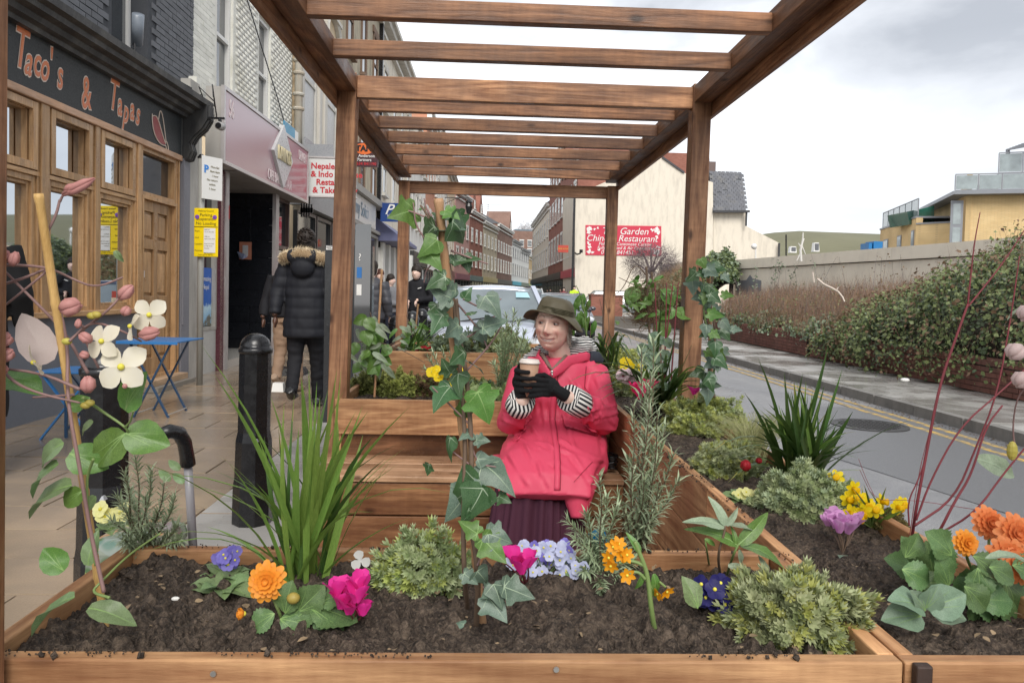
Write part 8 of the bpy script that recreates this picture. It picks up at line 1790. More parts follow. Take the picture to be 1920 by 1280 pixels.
cyclamen('magenta cyclamen beside the ivy cane in front of the pale violas', [(965, 1056, 1.26), (990, 1062, 1.26), (978, 1075, 1.25), (940, 1050, 1.3)], M_redp if False else M_mag, G(985, 1100, ZS), .024)
# small plants by the left rim
M_pur = petal('purple primula petal', (.16, .13, .50), (.30, .26, .68)); M_lav = petal('pale lavender viola petal', (.38, .42, .66), (.66, .68, .82)); M_nav = petal('inky blue polyanthus petal', (.010, .010, .075), (.03, .025, .16)); M_yel2 = petal('daffodil yellow petal', (.85, .62, .0), (.88, .72, .03)); M_pal = petal('primrose pale yellow petal', (.78, .75, .28), (.82, .80, .45))
PRL = leafshape(toothed(.36, 7, .02), [(0, .95), (.2, .6), (-.2, .6)], .016, .35, .3, (leafmat('primula leaf', (.12, .19, .07), (.24, .33, .15), .5, .2), M_veinG))
def posy(nm, lb, c, n, r, spread, mat, h, base, centre=M_yc, leaves=8, ls=.05, group=None, lm=None, stem_=True, npet=5, cup=.15, cat='flower'):
 t = thing(nm, lb, cat, base, group); c = Vector(c)
 for i in range(n):
  a = random.uniform(0, 6.28); k = math.sqrt(random.random()); q = c+Vector((math.cos(a)*spread[0]*k, math.sin(a)*spread[1]*k, random.uniform(-1, 1)*spread[2])); f = Vector((random.uniform(-.5, .5), -1, random.uniform(.1, .9)))
  flower('flower', t, q, f, r*random.uniform(.8, 1.15), npet, mat, centre, .2, .5, cup, 1, ((0, .2), (.4, .85), (.75, 1.0), (1, .5)))
  if stem_ and i % 2 == 0: stem(t, [Vector(base), q], .0012, .001, M_stemG, n=4)
 for i in range(leaves): a = 2*PI*i/leaves+random.uniform(-.2, .2); b_ = Vector(base)+Vector((0, 0, .006)); leafat(lm or PRL, t, b_, b_+Vector((math.cos(a), math.sin(a)*.8, random.uniform(.15, .6)))*ls, (-math.cos(a)*.3, -math.sin(a)*.3, 1), size=ls*random.uniform(.8, 1.2))
 return t
posy('primula', 'purple blue primula with yellow eye behind the bright green blades', P(432, 1045, 1.40), 16, .012, (.026, .012, .014), M_pur, 0, G(425, 1090, ZS), ls=.055)
posy('primula_seedling', 'small leafy seedling left of the orange dahlia', P(400, 1110, 1.28), 0, .01, (.01, .01, .01), M_pur, 0, G(415, 1112, ZS), leaves=9, ls=.055, cat='plant')
posy('viola', 'large cushion of pale blue and violet violas behind the ivy cane', P(1025, 1048, 1.40), 62, .0105, (.075, .03, .028), M_lav, 0, G(1020, 1085, ZS), leaves=14, ls=.05, npet=5)
posy('viola', 'violet viola flowers above the pale ones at the back rim', P(1035, 1035, 1.42), 14, .0105, (.05, .02, .018), M_pur, 0, G(1045, 1070, ZS), leaves=5, ls=.03)
for px, py in ((760, 1135), (590, 1220), (1160, 1228), (735, 1125)): pass
wl_ = thing('plant_label', 'white petal shaped plant tag between the blades and the round shrub', 'label', P(675, 1055, 1.38)); flower('tag', wl_, P(676, 1050, 1.38), (0, -1, .2), .020, 3, petal('white petal', (.75, .75, .72), (.8, .8, .78)), None, .1, .5, .2)
bl2 = thing('blue_label', 'bright blue plastic plant label among the rosemary', 'label', P(1122, 1015, 1.46)); m = MB(); m.obox(P(1122, 1010, 1.46), (.016, .003, .006), (0, .0015, 0), (-.005, 0, .019)); m.build('tag', paint('label blue', (.01, .28, .62), .3), bl2)
ww_ = thing('pebble', 'small white pebble on the soil at the left', 'stone', G(329, 1123, ZS+.01)); m = MB(); m.ball(G(329, 1122, ZS+.012), .005, 5, (1.5, 1, .7)); m.build('stone', M_white, ww_)
# ---------------- cushion shrubs
shrub('hebe', 'round pale green hebe between the blades and the ivy cane', G(792, 1098, ZS), .074, .058, .085, 620, .0160, [M_heb, M_hebY])
shrub('hebe', 'large variegated hebe at the front right corner of the near planter', G(1492, 1190, ZS-.005), .100, .068, .084, 860, .0185, [M_heb, M_hebY])
# ---------------- rosemaries
def sprout(base, tips, j=.012): return [[Vector(base)+Vector((random.uniform(-j, j), random.uniform(-j, j), 0)), Vector(base).lerp(Vector(t), .5)+Vector((random.uniform(-.01, .01), 0, 0)), Vector(t)] for t in tips]
b = G(1195, 1052, ZS); tips = [P(px, py, random.uniform(1.34, 1.52)) for px, py in ((1205, 655), (1228, 640), (1215, 720), (1190, 760), (1235, 770), (1250, 800), (1265, 850), (1275, 900), (1180, 860), (1160, 930), (1240, 900), (1210, 900), (1225, 840), (1222, 700))]
rosemary('tall grey green rosemary rising in front of the road planter board', sprout(b, tips), .030, M_ros, per=82)
b = G(1125, 1070, ZS); tips = [P(px, py, random.uniform(1.34, 1.46)) for px, py in ((1125, 890), (1065, 975), (1080, 1010), (1100, 960), (1140, 930), (1160, 950), (1150, 1010), (1110, 1020), (1085, 1050), (1170, 1030), (1190, 1050), (1140, 1060), (1105, 1090), (1165, 1100), (1180, 1080), (1130, 1110), (1095, 1070), (1200, 1120))]
rosemary('low bushy rosemary in front of the blue label', sprout(b, tips), .026, M_ros, per=82)
b = G(272, 1040, ZS); tips = [P(px, py, random.uniform(1.40, 1.52)) for px, py in ((255, 855), (235, 885), (285, 880), (310, 905), (220, 930), (330, 930), (245, 930), (275, 930), (300, 960), (335, 985), (210, 975), (340, 1010), (230, 1010), (300, 1050), (320, 1060), (265, 1080))]
rosemary('bushy rosemary in the back left corner of the near planter', sprout(b, tips), .026, M_ros, per=90)
# orange star flower with bent stem
og = thing('star_of_bethlehem', 'orange star flower cluster nodding on one thick pale green stem', 'flower', G(1232, 1198, ZS)); kk = lambda x, y: P(x, y, 1.15)
stem(og, [G(1232, 1200, ZS-.01), kk(1222, 1150), kk(1215, 1080), kk(1205, 1050), kk(1190, 1015)], .0046, .0032, M_stemG); stem(og, [kk(1208, 1060), kk(1185, 1050), kk(1160, 1055)], .003, .0025, M_stemG); stem(og, [kk(1210, 1085), kk(1195, 1070), kk(1180, 1075)], .003, .002, M_stemG); stem(og, [kk(1236, 1090), kk(1248, 1100)], .002, .002, M_stemG)
M_star = petal('orange star petal', (.78, .28, .0), (.85, .42, .03))
for px, py, fc in ((1150, 1025, (-.4, -1, .2)), (1142, 1045, (-.7, -1, -.2)), (1165, 1040, (.2, -1, .1)), (1145, 1060, (-.3, -1, -.5)), (1175, 1040, (.5, -1, .3)), (1160, 1020, (0, -1, .8)), (1176, 1078, (-.1, -1, 0)), (1250, 1108, (.5, -1, -.6)), (1234, 1112, (-.8, -.5, -.5))): flower('flower', og, kk(px, py), fc, .0145, 6, M_star, M_yc, .16, .30, .35, 1, ((0, .3), (.4, 1.0), (.75, .75), (1, .05)))
for a, b_ in (((1215, 1090), (1240, 1125)), ((1225, 1075), (1240, 1120)), ((1200, 1035), (1180, 1000)), ((1205, 1075), (1195, 1110))): leafat(LAN, og, kk(*a), kk(*b_), (.3, -1, .3))
# inky polyanthus
posy('polyanthus', 'inky blue polyanthus with gold eyes left of the big hebe', P(1345, 1112, 1.22), 13, .0155, (.034, .014, .018), M_nav, 0, G(1340, 1140, ZS), leaves=8, ls=.05)
t = thing('polyanthus_leaf', 'upright ribbed pale leaf left of the inky polyanthus', 'leaf', G(1300, 1140, ZS)); leafat(PRL, t, P(1308, 1140, 1.2), P(1290, 1085, 1.2), (.2, -1, .2))
# hellebore
hb = thing('hellebore', 'hellebore with dark stems and spreading hand shaped leaves near the back right corner', 'plant', G(1355, 1068, ZS)); kk = lambda x, y, d=1.33: P(x, y, d)
stem(hb, [G(1352, 1085, ZS), kk(1345, 1040), kk(1358, 1000), kk(1360, 985)], .0028, .002, M_stemB); stem(hb, [G(1362, 1080, ZS), kk(1375, 1040), kk(1382, 1025), kk(1385, 1020)], .0026, .002, M_stemG); stem(hb, [G(1330, 1060, ZS), kk(1325, 1030), kk(1322, 1010)], .002, .0015, M_stemG)
for me, a, b_, nr in ((LANg, (1362, 985), (1338, 935), (0, -1, .3)), (LANg, (1362, 985), (1385, 955), (.1, -1, .3)), (LANg, (1358, 988), (1292, 965), (0, -.4, 1)), (LANg, (1365, 985), (1410, 985), (0, -.5, 1)), (LAN, (1385, 1020), (1440, 965), (.1, -1, .3)), (LAN, (1382, 1022), (1310, 975), (0, -.6, .9)), (LAN, (1388, 1025), (1475, 1040), (0, -.5, 1)), (LAN, (1380, 1020), (1375, 990), (0, -1, .2)), (LANg, (1385, 1030), (1395, 1060), (.2, -1, .5)), (LANg, (1365, 1060), (1400, 1065), (0, -1, .5)), (LAN, (1322, 1010), (1345, 1020), (0, -1, .4)), (LANg, (1440, 1070), (1425, 1045), (0, -1, .2))): leafat(me, hb, kk(*a), kk(*b_), nr, size=math.dist(a, b_)/1387*1.33*1.1)
# ---------------- trolley bag and walker handle beyond the left rim
tr = thing('shopping_trolley', 'shopping trolley with a leafy patterned bag and black tube handle beyond the left planter rim', 'shopping trolley', (-.95, 1.9, 0))
s = NB('leaf print fabric', .6); v = s.obj((1, 1, 1), rnd=False); vv2 = s.vor(v, 16, out='Color'); sp_ = s.n('ShaderNodeSeparateColor'); s.put(sp_.inputs[0], vv2)
s.col(s.mix(s.ramp(s.vor(v, 24), [(.35, 0.0), (.55, .6)]), s.ramp(sp_.outputs[0], [(.0, (.07, .13, .05)), (.28, (.30, .33, .08)), (.45, (.12, .20, .16)), (.6, (.45, .45, .38)), (.75, (.22, .12, .14)), (.88, (.42, .22, .09))], 'CONSTANT'), (.30, .31, .28))); M_print = s.m
a, b = P(150, 1060, 1.85), P(372, 930, 1.95); m = MB(); m.box(a.x+.0, b.x-.03, 1.80, 2.05, .22, .62, .02); bg = m.build('bag', M_print, tr, bevel=.03)
h1, h2 = P(318, 812, 2.0), P(352, 855, 2.05)
m = MB(); m.tube([P(300, 815, 1.95), P(318, 808, 1.97), P(336, 812, 2.0), P(346, 830, 2.02), P(350, 852, 2.03), P(352, 870, 2.04)], [.017, .019, .019, .019, .019, .021], 12); m.build('handle', M_black, tr, True)
m = MB(); m.tube([P(352, 868, 2.04), P(358, 960, 2.04), P(365, 1080, 2.04)], .0115, 10); q = P(120, 1000, 1.95); m.build('frame_tube', paint('grey frame tube', (.22, .21, .22), .35), tr, True)
for x_ in (a.x+.05, b.x-.08): m = MB(); m.tube([(x_, 2.06, .10), (x_+.03, 2.06, .10)], .10, 18); m.build('wheel', M_rub, tr)
m = MB(); m.bar((a.x+.03, 2.06, .10), (b.x-.05, 2.06, .10), .02); m.bar((a.x+.03, 2.06, .10), (a.x+.03, 2.06, .6), .02); m.build('frame', M_black, tr)
posy('potted_viola', 'pale yellow viola above the patterned bag', P(205, 958, 1.62), 9, .018, (.032, .01, .014), M_pal, 0, P(210, 1000, 1.62), leaves=5, ls=.05)
for k, (px, py) in enumerate(((345, 905), (338, 880), (320, 900))): leafat(CLM2, tr, P(px, py, 1.75), P(px-25, py-18, 1.75), (0, -1, .3))
# ================= long planter beside the road
ZR = .690
posy('plantain_seedling', 'grey green broad leaved seedling in front of the orange dahlias', P(1760, 1130, 1.16), 0, .01, (.01, .01, .01), M_pur, 0, G(1760, 1170, ZR), leaves=0, cat='plant')
t = [o for o in COL.objects if o.get('label', '').startswith('grey green broad')][0]; BRD = leafshape([(x*1.1, y) for x, y in ova], [(0, .95), (.2, .7), (-.2, .7)], .012, .25, .35, (leafmat('grey green broad leaf', (.12, .19, .12), (.20, .28, .19), .5, .2), M_veinG))
for a, b_, nr in (((1728, 1140), (1678, 1112), (0, -.6, 1)), ((1735, 1145), (1720, 1110), (.3, -1, .5)), ((1740, 1140), (1795, 1115), (0, -.8, .8)), ((1728, 1155), (1668, 1155), (0, -.7, .9)), ((1745, 1150), (1800, 1150), (0, -.6, 1)), ((1735, 1140), (1760, 1108), (0, -1, .6))): leafat(BRD, t, P(*a, 1.18), P(*b_, 1.17), nr, size=math.dist(a, b_)/1387*1.18*1.25)
dg = thing('dahlia', 'group of big salmon orange dahlias at the right edge above dark leaves', 'flower', G(1860, 1130, ZR))
for px, py, r, d in ((1855, 980, 34, 1.42), (1905, 1000, 40, 1.36), (1890, 1045, 44, 1.30), (1910, 1060, 36, 1.28), (1812, 1018, 27, 1.30)): dahlia(dg, px, py, d, r, M_org2 if px != 1812 else M_org); stem(dg, [G(1850, 1120, ZR), P(px, py+30, d+.02), P(px, py+6, d+.01)], .003, .0025, M_stemG)
for i in range(34):
 px, py = random.uniform(1790, 1925), random.uniform(1035, 1130); a = P(px, py, random.uniform(1.24, 1.40)); an = random.uniform(-2.6, .6); L_ = random.uniform(.045, .07); leafat(DL, dg, a, a+Vector((math.cos(an)*L_, -random.uniform(0, .02), math.sin(an)*L_)), (random.uniform(-.3, .3), -1, random.uniform(.2, .9)))
for i in range(12):
 px, py = random.uniform(1690, 1790), random.uniform(1040, 1105); a = P(px, py, random.uniform(1.28, 1.42)); an = random.uniform(-.9, 2.6); L_ = random.uniform(.045, .065); leafat(DL, dg, a, a+Vector((math.cos(an)*L_, -.01, math.sin(an)*L_)), (random.uniform(-.3, .3), -1, random.uniform(.3, .9)))
leafat(LANg, dg, P(1925, 1055, 1.15), P(1862, 1030, 1.12), (0, -.3, 1))
dw = thing('dogwood', 'red barked dogwood with bare crimson stems rising past the hedge', 'shrub', G(1712, 1048, ZR)); kk = lambda x, y, d=1.50: P(x, y, d)
for pts, r0, r1 in (([G(1708, 1040, ZR), kk(1712, 985), kk(1735, 860), kk(1762, 720), kk(1790, 640), kk(1815, 570)], .0062, .004), ([kk(1815, 570), kk(1822, 500), kk(1828, 450), kk(1838, 398)], .0035, .0014), ([kk(1815, 575), kk(1860, 520), kk(1890, 480), kk(1925, 425)], .0034, .0018), ([kk(1718, 975), kk(1745, 900), kk(1800, 800), kk(1870, 740), kk(1925, 690)], .004, .0028),
     ([kk(1715, 985), kk(1790, 935), kk(1830, 840), kk(1870, 740), kk(1895, 600), kk(1912, 480)], .0048, .002), ([G(1730, 1042, ZR), kk(1760, 1000, 1.48), kk(1790, 940, 1.48), kk(1822, 890, 1.48), kk(1848, 800, 1.48), kk(1880, 760, 1.48)], .006, .003), ([kk(1762, 1000, 1.48), kk(1830, 960, 1.46), kk(1880, 890, 1.46), kk(1930, 830, 1.45)], .0042, .003), ([kk(1705, 985), kk(1702, 940), kk(1722, 900), kk(1735, 860)], .0032, .002), ([kk(1705, 1010), kk(1722, 890), kk(1740, 820), kk(1750, 780)], .0016, .0008), ([kk(1640, 930), kk(1625, 900), kk(1610, 860)], .001, .0008), ([kk(1830, 955), kk(1700, 935), kk(1640, 940), kk(1612, 880)], .0012, .0008)):
 stem(dw, pts, r0*.56, r1*.56, M_stemR)
leafat(LANg, dw, kk(1830, 860), kk(1930, 895), (0, -1, .6)); leafat(LANg, dw, kk(1925, 575), kk(1885, 592), (0, -.3, 1))
hf = thing('hellebore_flower', 'pale pink nodding blooms at the right edge in front of the hedge', 'flower', P(1905, 690, 1.3)); M_pp = petal('pale pink petal', (.72, .52, .50), (.80, .68, .64))
for px, py in ((1903, 662), (1915, 715), (1925, 590)): bud(hf, P(px+12, py-12, 1.35), P(px-10, py+8, 1.35), .020, M_pp, 'flower')
stem(hf, [P(1905, 850, 1.4), P(1898, 800, 1.4), P(1908, 740, 1.38), P(1935, 720, 1.36)], .0018, .001, M_stemV); m = MB(); m.ball(P(1898, 845, 1.4), .012, 6, (.8, .8, 1.6)); m.build('seed_pod', M_tip, hf)
cyclamen('lilac pink cyclamen in the soil between the hebe and the dogwood', [(1552, 985, 1.62), (1566, 990, 1.6), (1580, 985, 1.6), (1596, 992, 1.62), (1605, 985, 1.64), (1574, 998, 1.58), (1560, 975, 1.64), (1590, 1000, 1.58)], M_lil, G(1580, 1040, ZR), .024, leaves=(((1580, 1045, 1.56), (1560, 1065, 1.54), (0, -.6, 1)), ((1590, 1045, 1.56), (1612, 1062, 1.54), (0, -.6, 1)), ((1575, 1042, 1.58), (1580, 1070, 1.52), (0, -.6, 1)), ((1550, 1040, 1.6), (1530, 1055, 1.58), (0, -.5, 1)), ((1600, 1050, 1.55), (1590, 1075, 1.5), (0, -.6, 1))))
# daffodils
df = thing('daffodil', 'cluster of small bright yellow daffodils at the outer rim', 'flower', G(1630, 985, ZR))
for px, py, d in ((1568, 895, 1.86), (1600, 915, 1.8), (1612, 935, 1.78), (1590, 935, 1.8), (1625, 945, 1.74), (1593, 960, 1.72), (1620, 960, 1.7), (1652, 940, 1.78), (1682, 950, 1.72), (1690, 945, 1.74), (1605, 972, 1.68), (1640, 955, 1.72)):
 c = P(px, py, d); f = Vector((random.uniform(-.6, .6), -1, random.uniform(-.3, .3))).normalized(); o = flower('flower', df, c, f, .021, 6, M_yel2, None, .2, .32, .05, 1); m = MB(); m.tube([c, c+f*.010, c+f*.017, c+f*.018], [.005, .006, .009, .006], 10); m.build('trumpet', petal('daffodil trumpet', (.85, .50, .0), (.86, .56, .0)), o, True); stem(df, [G(1635, 990, ZR), c.lerp(G(1635, 990, ZR), .3), c-f*.01], .0018, .0014, M_stemG, n=5)
sp = [(P(random.uniform(1590, 1700), random.uniform(905, 960), random.uniform(1.66, 1.85)), random.choice((0, 1)), random.choice((0, 1))) for _ in range(30)];
bladeclump('daffodil_leaves', 'short pale daffodil leaves among the yellow flowers', G(1640, 985, ZR), sp, [M_blade, M_bladeD], root=.035, wd=.008)
mo = shrub('moss_clump', 'small brown moss clump under the daffodils', G(1655, 985, ZR), .05, .045, .03, 420, .010, [leafmat('brown moss', (.13, .11, .03), (.24, .21, .07), .8, .1)], cat='moss')
shrub('hebe', 'grey green hebe mound in the road planter left of the daffodils', G(1510, 962, ZR), .112, .09, .088, 1050, .0170, [M_heb, M_ros])
posy('primrose', 'pale yellow primrose at the inner rim of the road planter', P(1402, 928, 1.98), 12, .014, (.038, .015, .014), M_pal, 0, G(1395, 945, ZR), leaves=8, ls=.06)
b = G(1500, 905, ZR); sp = fan(b, 1370, 1630, 690, 880, 60, 2.0, .16)
for px, py, bc in ((1555, 640, 0), (1420, 668, 1), (1470, 695, 0), (1720, 782, 1), (1640, 822, 1), (1580, 690, 0), (1395, 735, 1), (1380, 830, 2), (1330, 850, 3), (1365, 905, 3), (1600, 770, 0), (1660, 845, 2)): sp.append((P(px, py, random.uniform(1.85, 2.1)), 0, bc))
bladeclump('flag_iris', 'large dark green spiky clump beside the manhole in the road planter', b, sp, [M_bladeD, M_blade], root=.05, wd=.0175)
# arching stipa
st_ = thing('feather_grass', 'arching tuft of pale feather grass between two hebes', 'grass', G(1430, 870, ZR)); pos = []; m = MB(); b = G(1405, 870, ZR)
TT = []; Vv = []; Ff = []
for i in range(420):
 a = random.gauss(.35, .75); L_ = random.uniform(.10, .24); hh = random.uniform(.10, .17); dx, dy = math.cos(a)*L_*(1 if random.random() < .72 else -1.1), math.sin(a)*L_*.5; q0 = b+Vector((random.gauss(0, .018), random.gauss(0, .018), 0)); k = len(Vv); w_ = .0011
 for j in range(7): t_ = j/6; q = q0+Vector((dx*t_**1.3, dy*t_, hh*(math.sin(t_*2.35))*1.0)); Vv += [(q.x-w_*(1-t_*.6), q.y, q.z), (q.x+w_*(1-t_*.6), q.y+.0005, q.z)]
 for j in range(6): Ff += [(k+2*j, k+2*j+1, k+2*j+3), (k+2*j, k+2*j+3, k+2*j+2)]
Vv = np.array(Vv); o = link('blades', npmesh('blades', Vv-np.array(b), np.array(Ff), leafmat('feather grass', (.30, .34, .13), (.46, .45, .24), .6, .3)), st_, b); o['kind'] = 'stuff'
shrub('hebe', 'small dark green hebe behind the pale yellow primrose', G(1358, 888, ZR), .092, .085, .076, 760, .0160, [M_heb, M_hebY])
shrub('hebe', 'yellow green hebe mound right of the front pergola post', G(1322, 806, ZR), .165, .13, .11, 1700, .0175, [M_hebY, M_heb])
rbd = thing('red_rosebud', 'small dark red flower at the foot of the small hebe', 'flower', P(1398, 872, 2.0)); bud(rbd, P(1398, 882, 1.98), P(1398, 862, 1.98), .016, petal('dark red petal', (.30, .01, .02), (.45, .02, .03)), 'flower'); bud(rbd, P(1422, 868, 2.05), P(1424, 858, 2.05), .010, petal('dark red petal', (.3, .01, .02), (.4, .02, .02)), 'flower')
b = G(1232, 765, ZR); sp = fan(b, 1110, 1360, 655, 745, 46, 2.95, .2)
for px, py, bc in ((1240, 560, 0), (1060, 720, 2), (1120, 680, 1), (1300, 640, 0), (1160, 640, 0), (1270, 610, 0), (1100, 690, 2)): sp.append((P(px, py, 2.9), 0, bc))
bladeclump('flag_iris', 'dark green spiky clump at the foot of the front pergola post', b, sp, [M_bladeD, M_blade], root=.05, wd=.019)
b = G(1140, 700, ZR); sp = fan(b, 1085, 1190, 610, 680, 26, 3.9, .2); bladeclump('flag_iris', 'further spiky clump just behind the red coat shoulder', b, sp, [M_bladeD, M_blade], root=.05, wd=.021)
shrub('hebe', 'hebe mound directly behind the coat shoulder with pinks', G(1175, 735, ZR), .13, .16, .10, 560, .024, [M_heb, M_hebY]); shrub('hebe', 'distant yellow green hebe behind the spiky clump in the road planter', G(1165, 690, ZR), .14, .2, .12, 420, .03, [M_hebY, M_heb])
posy('dianthus', 'pale pink dianthus with dark eye beside the coat sleeve', P(1172, 708, 3.3), 2, .034, (.02, .01, .01), petal('dianthus petal', (.78, .55, .60), (.8, .7, .72)), 0, G(1172, 740, ZR), centre=paint('dianthus eye', (.35, .02, .10), .6), leaves=0, npet=9)
cyclamen('crimson cyclamen beside the sleeve of the red coat', [(1190, 735, 3.0), (1205, 738, 3.0), (1218, 730, 3.05), (1200, 748, 2.95)], M_redp, G(1205, 765, ZR), .036); cyclamen('small magenta cyclamen at the foot of the ivy on the post', [(1301, 740, 3.1)], M_mag, G(1301, 752, ZR), .03)
posy('primrose', 'yellow and orange primrose near the far spiky clump', P(1175, 685, 3.7), 5, .03, (.10, .05, .02), M_yel2, 0, G(1180, 700, ZR), leaves=4, ls=.07)
# ivy up the post
ip = thing('ivy', 'ivy column climbing a thin cane against the front right pergola post', 'climbing plant', G(1335, 745, ZR)); cane('cane', ip, G(1335, 752, ZR), P(1328, 495, 3.05), .010, M_caneB, 4); kk = lambda x, y, d=3.0: P(x, y, d)
stem(ip, [kk(1340, 745), kk(1325, 690), kk(1345, 640), kk(1330, 560), kk(1340, 500), kk(1325, 485)], .006, .003, M_stemB); stem(ip, [kk(1335, 720), kk(1345, 660), kk(1318, 600), kk(1322, 520), kk(1300, 510)], .005, .002, M_stemG)
for i in range(54):
 py = random.uniform(485, 735); sp_ = 22 if py < 640 else 14; px = 1334+random.gauss(0, sp_*.7)-(4 if py < 560 else -2); a = kk(px, py, 2.98+random.uniform(-.06, .06)); L_ = random.uniform(.036, .068); an = random.uniform(-PI, 0); leafat(random.choice(IV[random.choice('AAABBC')]), ip, a, a+Vector((math.cos(an)*L_, -.02, math.sin(an)*L_)), (random.uniform(-.4, .4), -1, random.uniform(-.1, .5)))
# climber group left of the post
lc = thing('climber', 'straggly climber on three thin canes between the two right hand posts', 'climbing plant', G(1225, 715, ZR)); kk = lambda x, y, d=3.6: P(x, y, d)
for a, b_ in (((1222, 720), (1212, 500)), ((1232, 720), (1222, 510)), ((1240, 700), (1235, 560))): cane('cane', lc, kk(*a), kk(*b_), .006, M_stemB, 4)
for pts in ([(1215, 520), (1190, 490), (1170, 540), (1150, 555)], [(1220, 530), (1185, 560), (1172, 575), (1195, 600)], [(1225, 560), (1260, 540), (1255, 600)], [(1230, 550), (1200, 540), (1160, 520)]): stem(lc, [kk(*q) for q in pts], .003, .0015, M_stemB)
for i in range(150):
 px, py = 1215+random.gauss(0, 22), 560+random.gauss(0, 24); a = kk(px, py, 3.6+random.uniform(-.1, .1)); q = Vector(unit(1)[0])*random.uniform(.03, .07); m = None
 if i < 60: leafat(LAN, lc, a, a+q, (0, -1, .3))
pos = np.array([kk(1212+random.gauss(0, 18), 575+random.gauss(0, 18), 3.6) for _ in range(500)]); X = frames(pos, unit(500), unit(500), np.ones(500)); X[:, :, 0] *= .004; X[:, :, 2] *= .004; X[:, :, 1] *= .07; scatter('dry_leaves', TW, X, M_brn2, lc, 'stuff')
for a, b_ in (((1240, 545), (1262, 565)), ((1265, 580), (1230, 600)), ((1265, 585), (1290, 590)), ((1235, 600), (1245, 620)), ((1195, 540), (1175, 570)), ((1225, 545), (1205, 560))): leafat(CLM, lc, kk(*a), kk(*b_), (0, -1, .5), size=.10)
rs = thing('red_stemmed_shrub', 'thin upright red stems left of the front post', 'shrub', G(1255, 715, ZR))
for x0_, x1_ in ((1240, 1262), (1246, 1250), (1258, 1272), (1235, 1228)): stem(rs, [kk(x0_, 718, 3.3), kk((x0_+x1_)/2, 620, 3.3), kk(x1_, 530, 3.3)], .0045, .002, M_stemR, n=5)
el_ = thing('eucalyptus', 'round leaved grey sprig in front of the thin canes', 'plant', G(1228, 735, ZR))
for i in range(26): a = P(1228+random.gauss(0, 12), random.uniform(635, 725), 3.2); leafat(BRD, el_, a, a+Vector((random.uniform(-.04, .04), 0, random.uniform(-.03, .04))), (0, -1, .3), size=random.uniform(.035, .055))
# willow leaved shoot by the hat
wl2 = thing('willow_leaved_shoot', 'slender lime green shoot with drooping leaves right of the hat', 'plant', G(1100, 640, ZR)); kk = lambda x, y, d=4.6: P(x, y, d)
stem(wl2, [kk(1102, 660), kk(1098, 600), kk(1092, 560), kk(1080, 535)], .005, .002, M_stemG)
for i in range(20): a = kk(1092+random.gauss(0, 15), random.uniform(545, 605)); leafat(LAN, wl2, a, a+Vector((random.uniform(-.05, .05), 0, -random.uniform(.06, .10))), (0, -1, .3))
for k, x_ in enumerate((1105, 1130, 1140, 1068)): stem(wl2, [kk(x_, 680), kk(x_+3, 600), kk(x_-6, 560)], .003, .0015, M_stemB, n=5)
# ================= planter behind the bench
ZC = .67
for i, (lb, px, py, rx, rz, mt) in enumerate((('mossy olive conifer cushion at the left corner of the rear planter', 700, 730, .12, .10, M_moss), ('bright green moss like conifer in the rear planter', 748, 735, .12, .11, M_hebY), ('brown tinged conifer cushion in the middle of the rear planter', 800, 735, .13, .09, M_brn2), ('taller green conifer behind the mossy cushions', 745, 715, .16, .13, M_moss), ('green cushion left of the ivy cane in the rear planter', 858, 735, .10, .08, M_moss), ('green cushion right of the ivy cane in the rear planter', 905, 738, .09, .07, M_ivyG))):
 shrub('dwarf_conifer', lb, G(px, py+8, ZC) if G(px, py+8, ZC).y > 3.6 else Vector((G(px, py, ZC).x, 3.68+.08*(i % 2), ZC)), rx, rx*.8, rz, 520, .022, [mt, M_moss], cat='conifer', group='dwarf conifers in the rear planter', T=rosette(6, 1, .16, 1.1, 2))
posy('pansy', 'bright yellow pansies behind the ivy cane in the rear planter', P(834, 700, 3.75), 10, .028, (.07, .03, .035), M_yel2, 0, Vector((-.19, 3.75, ZC)), leaves=6, ls=.06); posy('pansy', 'second small clump of yellow pansies right of the ivy cane', P(862, 712, 3.72), 4, .024, (.05, .02, .05), M_yel2, 0, Vector((-.12, 3.75, ZC)), leaves=4, ls=.05)
b = Vector((.10, 3.95, ZC)); tips = [P(px, py, 3.95) for px, py in ((950, 590), (965, 583), (940, 620), (975, 600), (985, 620), (960, 630), (935, 650), (990, 640), (948, 640), (970, 660), (925, 680), (955, 690), (990, 690))]; rosemary('tall rosemary directly left of the hat behind the bench', sprout(b, tips, .04), .045, M_ros, per=90, r=.004)
b = Vector((-.20, 4.2, ZC)); tips = [P(px, py, 4.15) for px, py in ((800, 665), (812, 660), (795, 690), (830, 655), (845, 665), (820, 690))]; rosemary('thin rosemary left of the ivy cane against the back step', sprout(b, tips, .05), .04, M_ros, per=60, r=.003)
posy('sage', 'leafy green sage sprouting beside the coat sleeve', P(930, 725, 3.65), 0, .01, (.01, .01, .01), M_pal, 0, Vector((.07, 3.68, ZC)), leaves=22, ls=.11, cat='herb')
t = thing('sedum', 'low yellowish leafy mat behind the right half of the ivy cane', 'plant', Vector((0, 3.7, ZC))); n_ = 420; pp_ = np.stack([np.random.uniform(-.12, .25, n_), np.random.uniform(3.6, 3.9, n_), ZC+np.random.uniform(0, .09, n_)], 1); scatter('foliage', LTs, frames(pp_, unit(n_)+[0, 0, .6], unit(n_), np.random.uniform(.03, .055, n_)), M_ivyL, t, 'stuff')
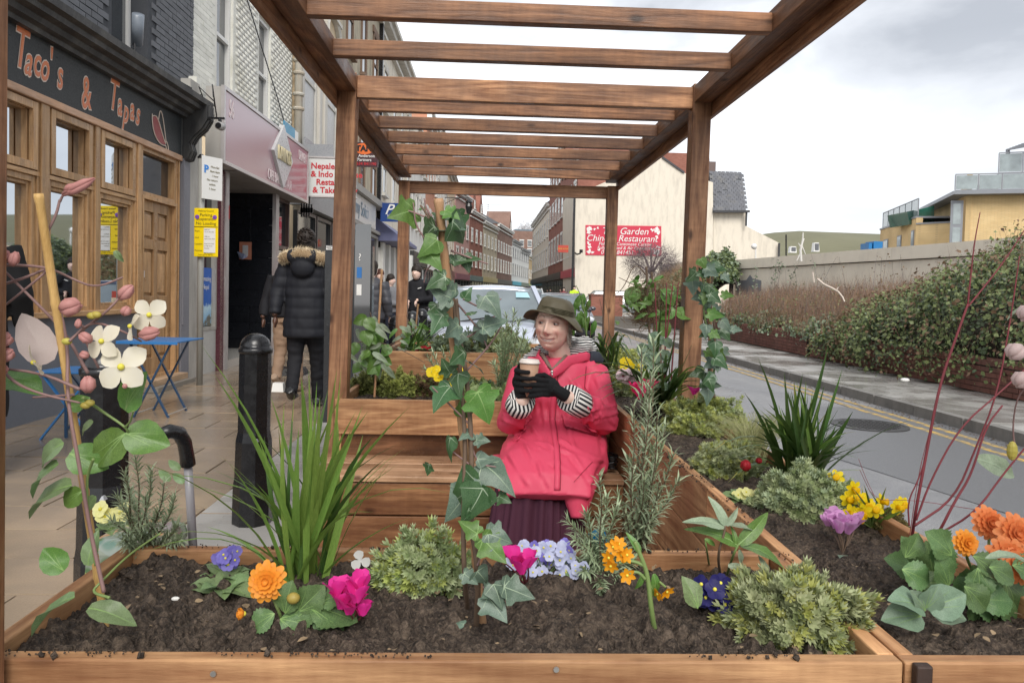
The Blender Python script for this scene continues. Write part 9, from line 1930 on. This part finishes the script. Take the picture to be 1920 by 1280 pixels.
# left climbers on canes behind the bench
for lb, px, py0, py1, d, k_, cols in (('leafy climber on a thin cane left of the rear planter', 702, 725, 585, 3.75, 46, (CLM, LANg)), ('striped leaved climber on the far pergola post', 770, 690, 590, 4.75, 46, (LANg, LAN))):
 t = thing('climber', lb, 'climbing plant', P(px, py0, d)); cane('cane', t, P(px, py0+20, d), P(px+14, py1-(80 if d < 4 else 20), d), .006, M_caneB, 4); stem(t, [P(px, py0, d), P(px+8, (py0+py1)/2, d), P(px-8, py1, d)], .005, .002, M_stemB)
 stem(t, [P(px, 640, d), P(px-30, 640, d), P(px-52, 655, d)], .003, .0015, M_stemB); stem(t, [P(px+5, 640, d), P(px+50, 655, d), P(px+95, 680, d)], .003, .0015, M_stemB)
 for i in range(k_):
  a = P(px+random.gauss(0, 16), random.uniform(py1+5, py0-40), d+random.uniform(-.08, .08)) if i > 10 else P(px-60+i*9, 645+random.uniform(-10, 14), d); L_ = random.uniform(.05, .09); an = random.uniform(-2.8, -.3); leafat(random.choice(cols), t, a, a+Vector((math.cos(an)*L_, -.02, math.sin(an)*L_)), (random.uniform(-.3, .3), -1, random.uniform(0, .6)))
# ================= furthest planter
ZD = .87
posy('geranium', 'cerise geranium blooms on the far planter left of the ivy cane', P(855, 660, 4.7), 5, .035, (.04, .03, .02), M_redp, 0, Vector((-.2, 4.6, ZD)), leaves=5, ls=.09); posy('geranium', 'dark red geranium at the left end of the far planter', P(808, 657, 4.6), 6, .03, (.07, .03, .01), petal('dark red petal', (.3, .01, .02), (.45, .02, .03)), 0, Vector((-.35, 4.6, ZD)), leaves=5, ls=.08)
shrub('dwarf_conifer', 'spreading green shrub in the far planter left of the ivy cane', Vector((-.12, 4.65, ZD)), .20, .16, .10, 520, .03, [M_ivyG, M_moss], cat='conifer', group='dwarf conifers in the rear planter', T=rosette(6, 1, .16, 1.1, 2)); shrub('dwarf_conifer', 'pale green shrub in the far planter right of the ivy cane', Vector((.12, 4.6, ZD)), .13, .12, .12, 420, .03, [M_heb, M_moss], cat='conifer', group='dwarf conifers in the rear planter', T=rosette(6, 1, .16, 1.1, 2))
b = Vector((-.45, 4.7, ZD)); sp = fan(b, 755, 880, 585, 650, 30, 4.7, .2, (1, 1, 2)); bladeclump('spider_plant', 'thin arching green blades in the far planter by the far post', b, sp, [M_bladeD, M_blade], root=.05, wd=.012)
# leaves scattered on the soil of the near planter and small weeds
for i, (px, py) in enumerate(((420, 1200), (730, 1215), (1180, 1150), (1650, 1160), (1560, 1130))): pass
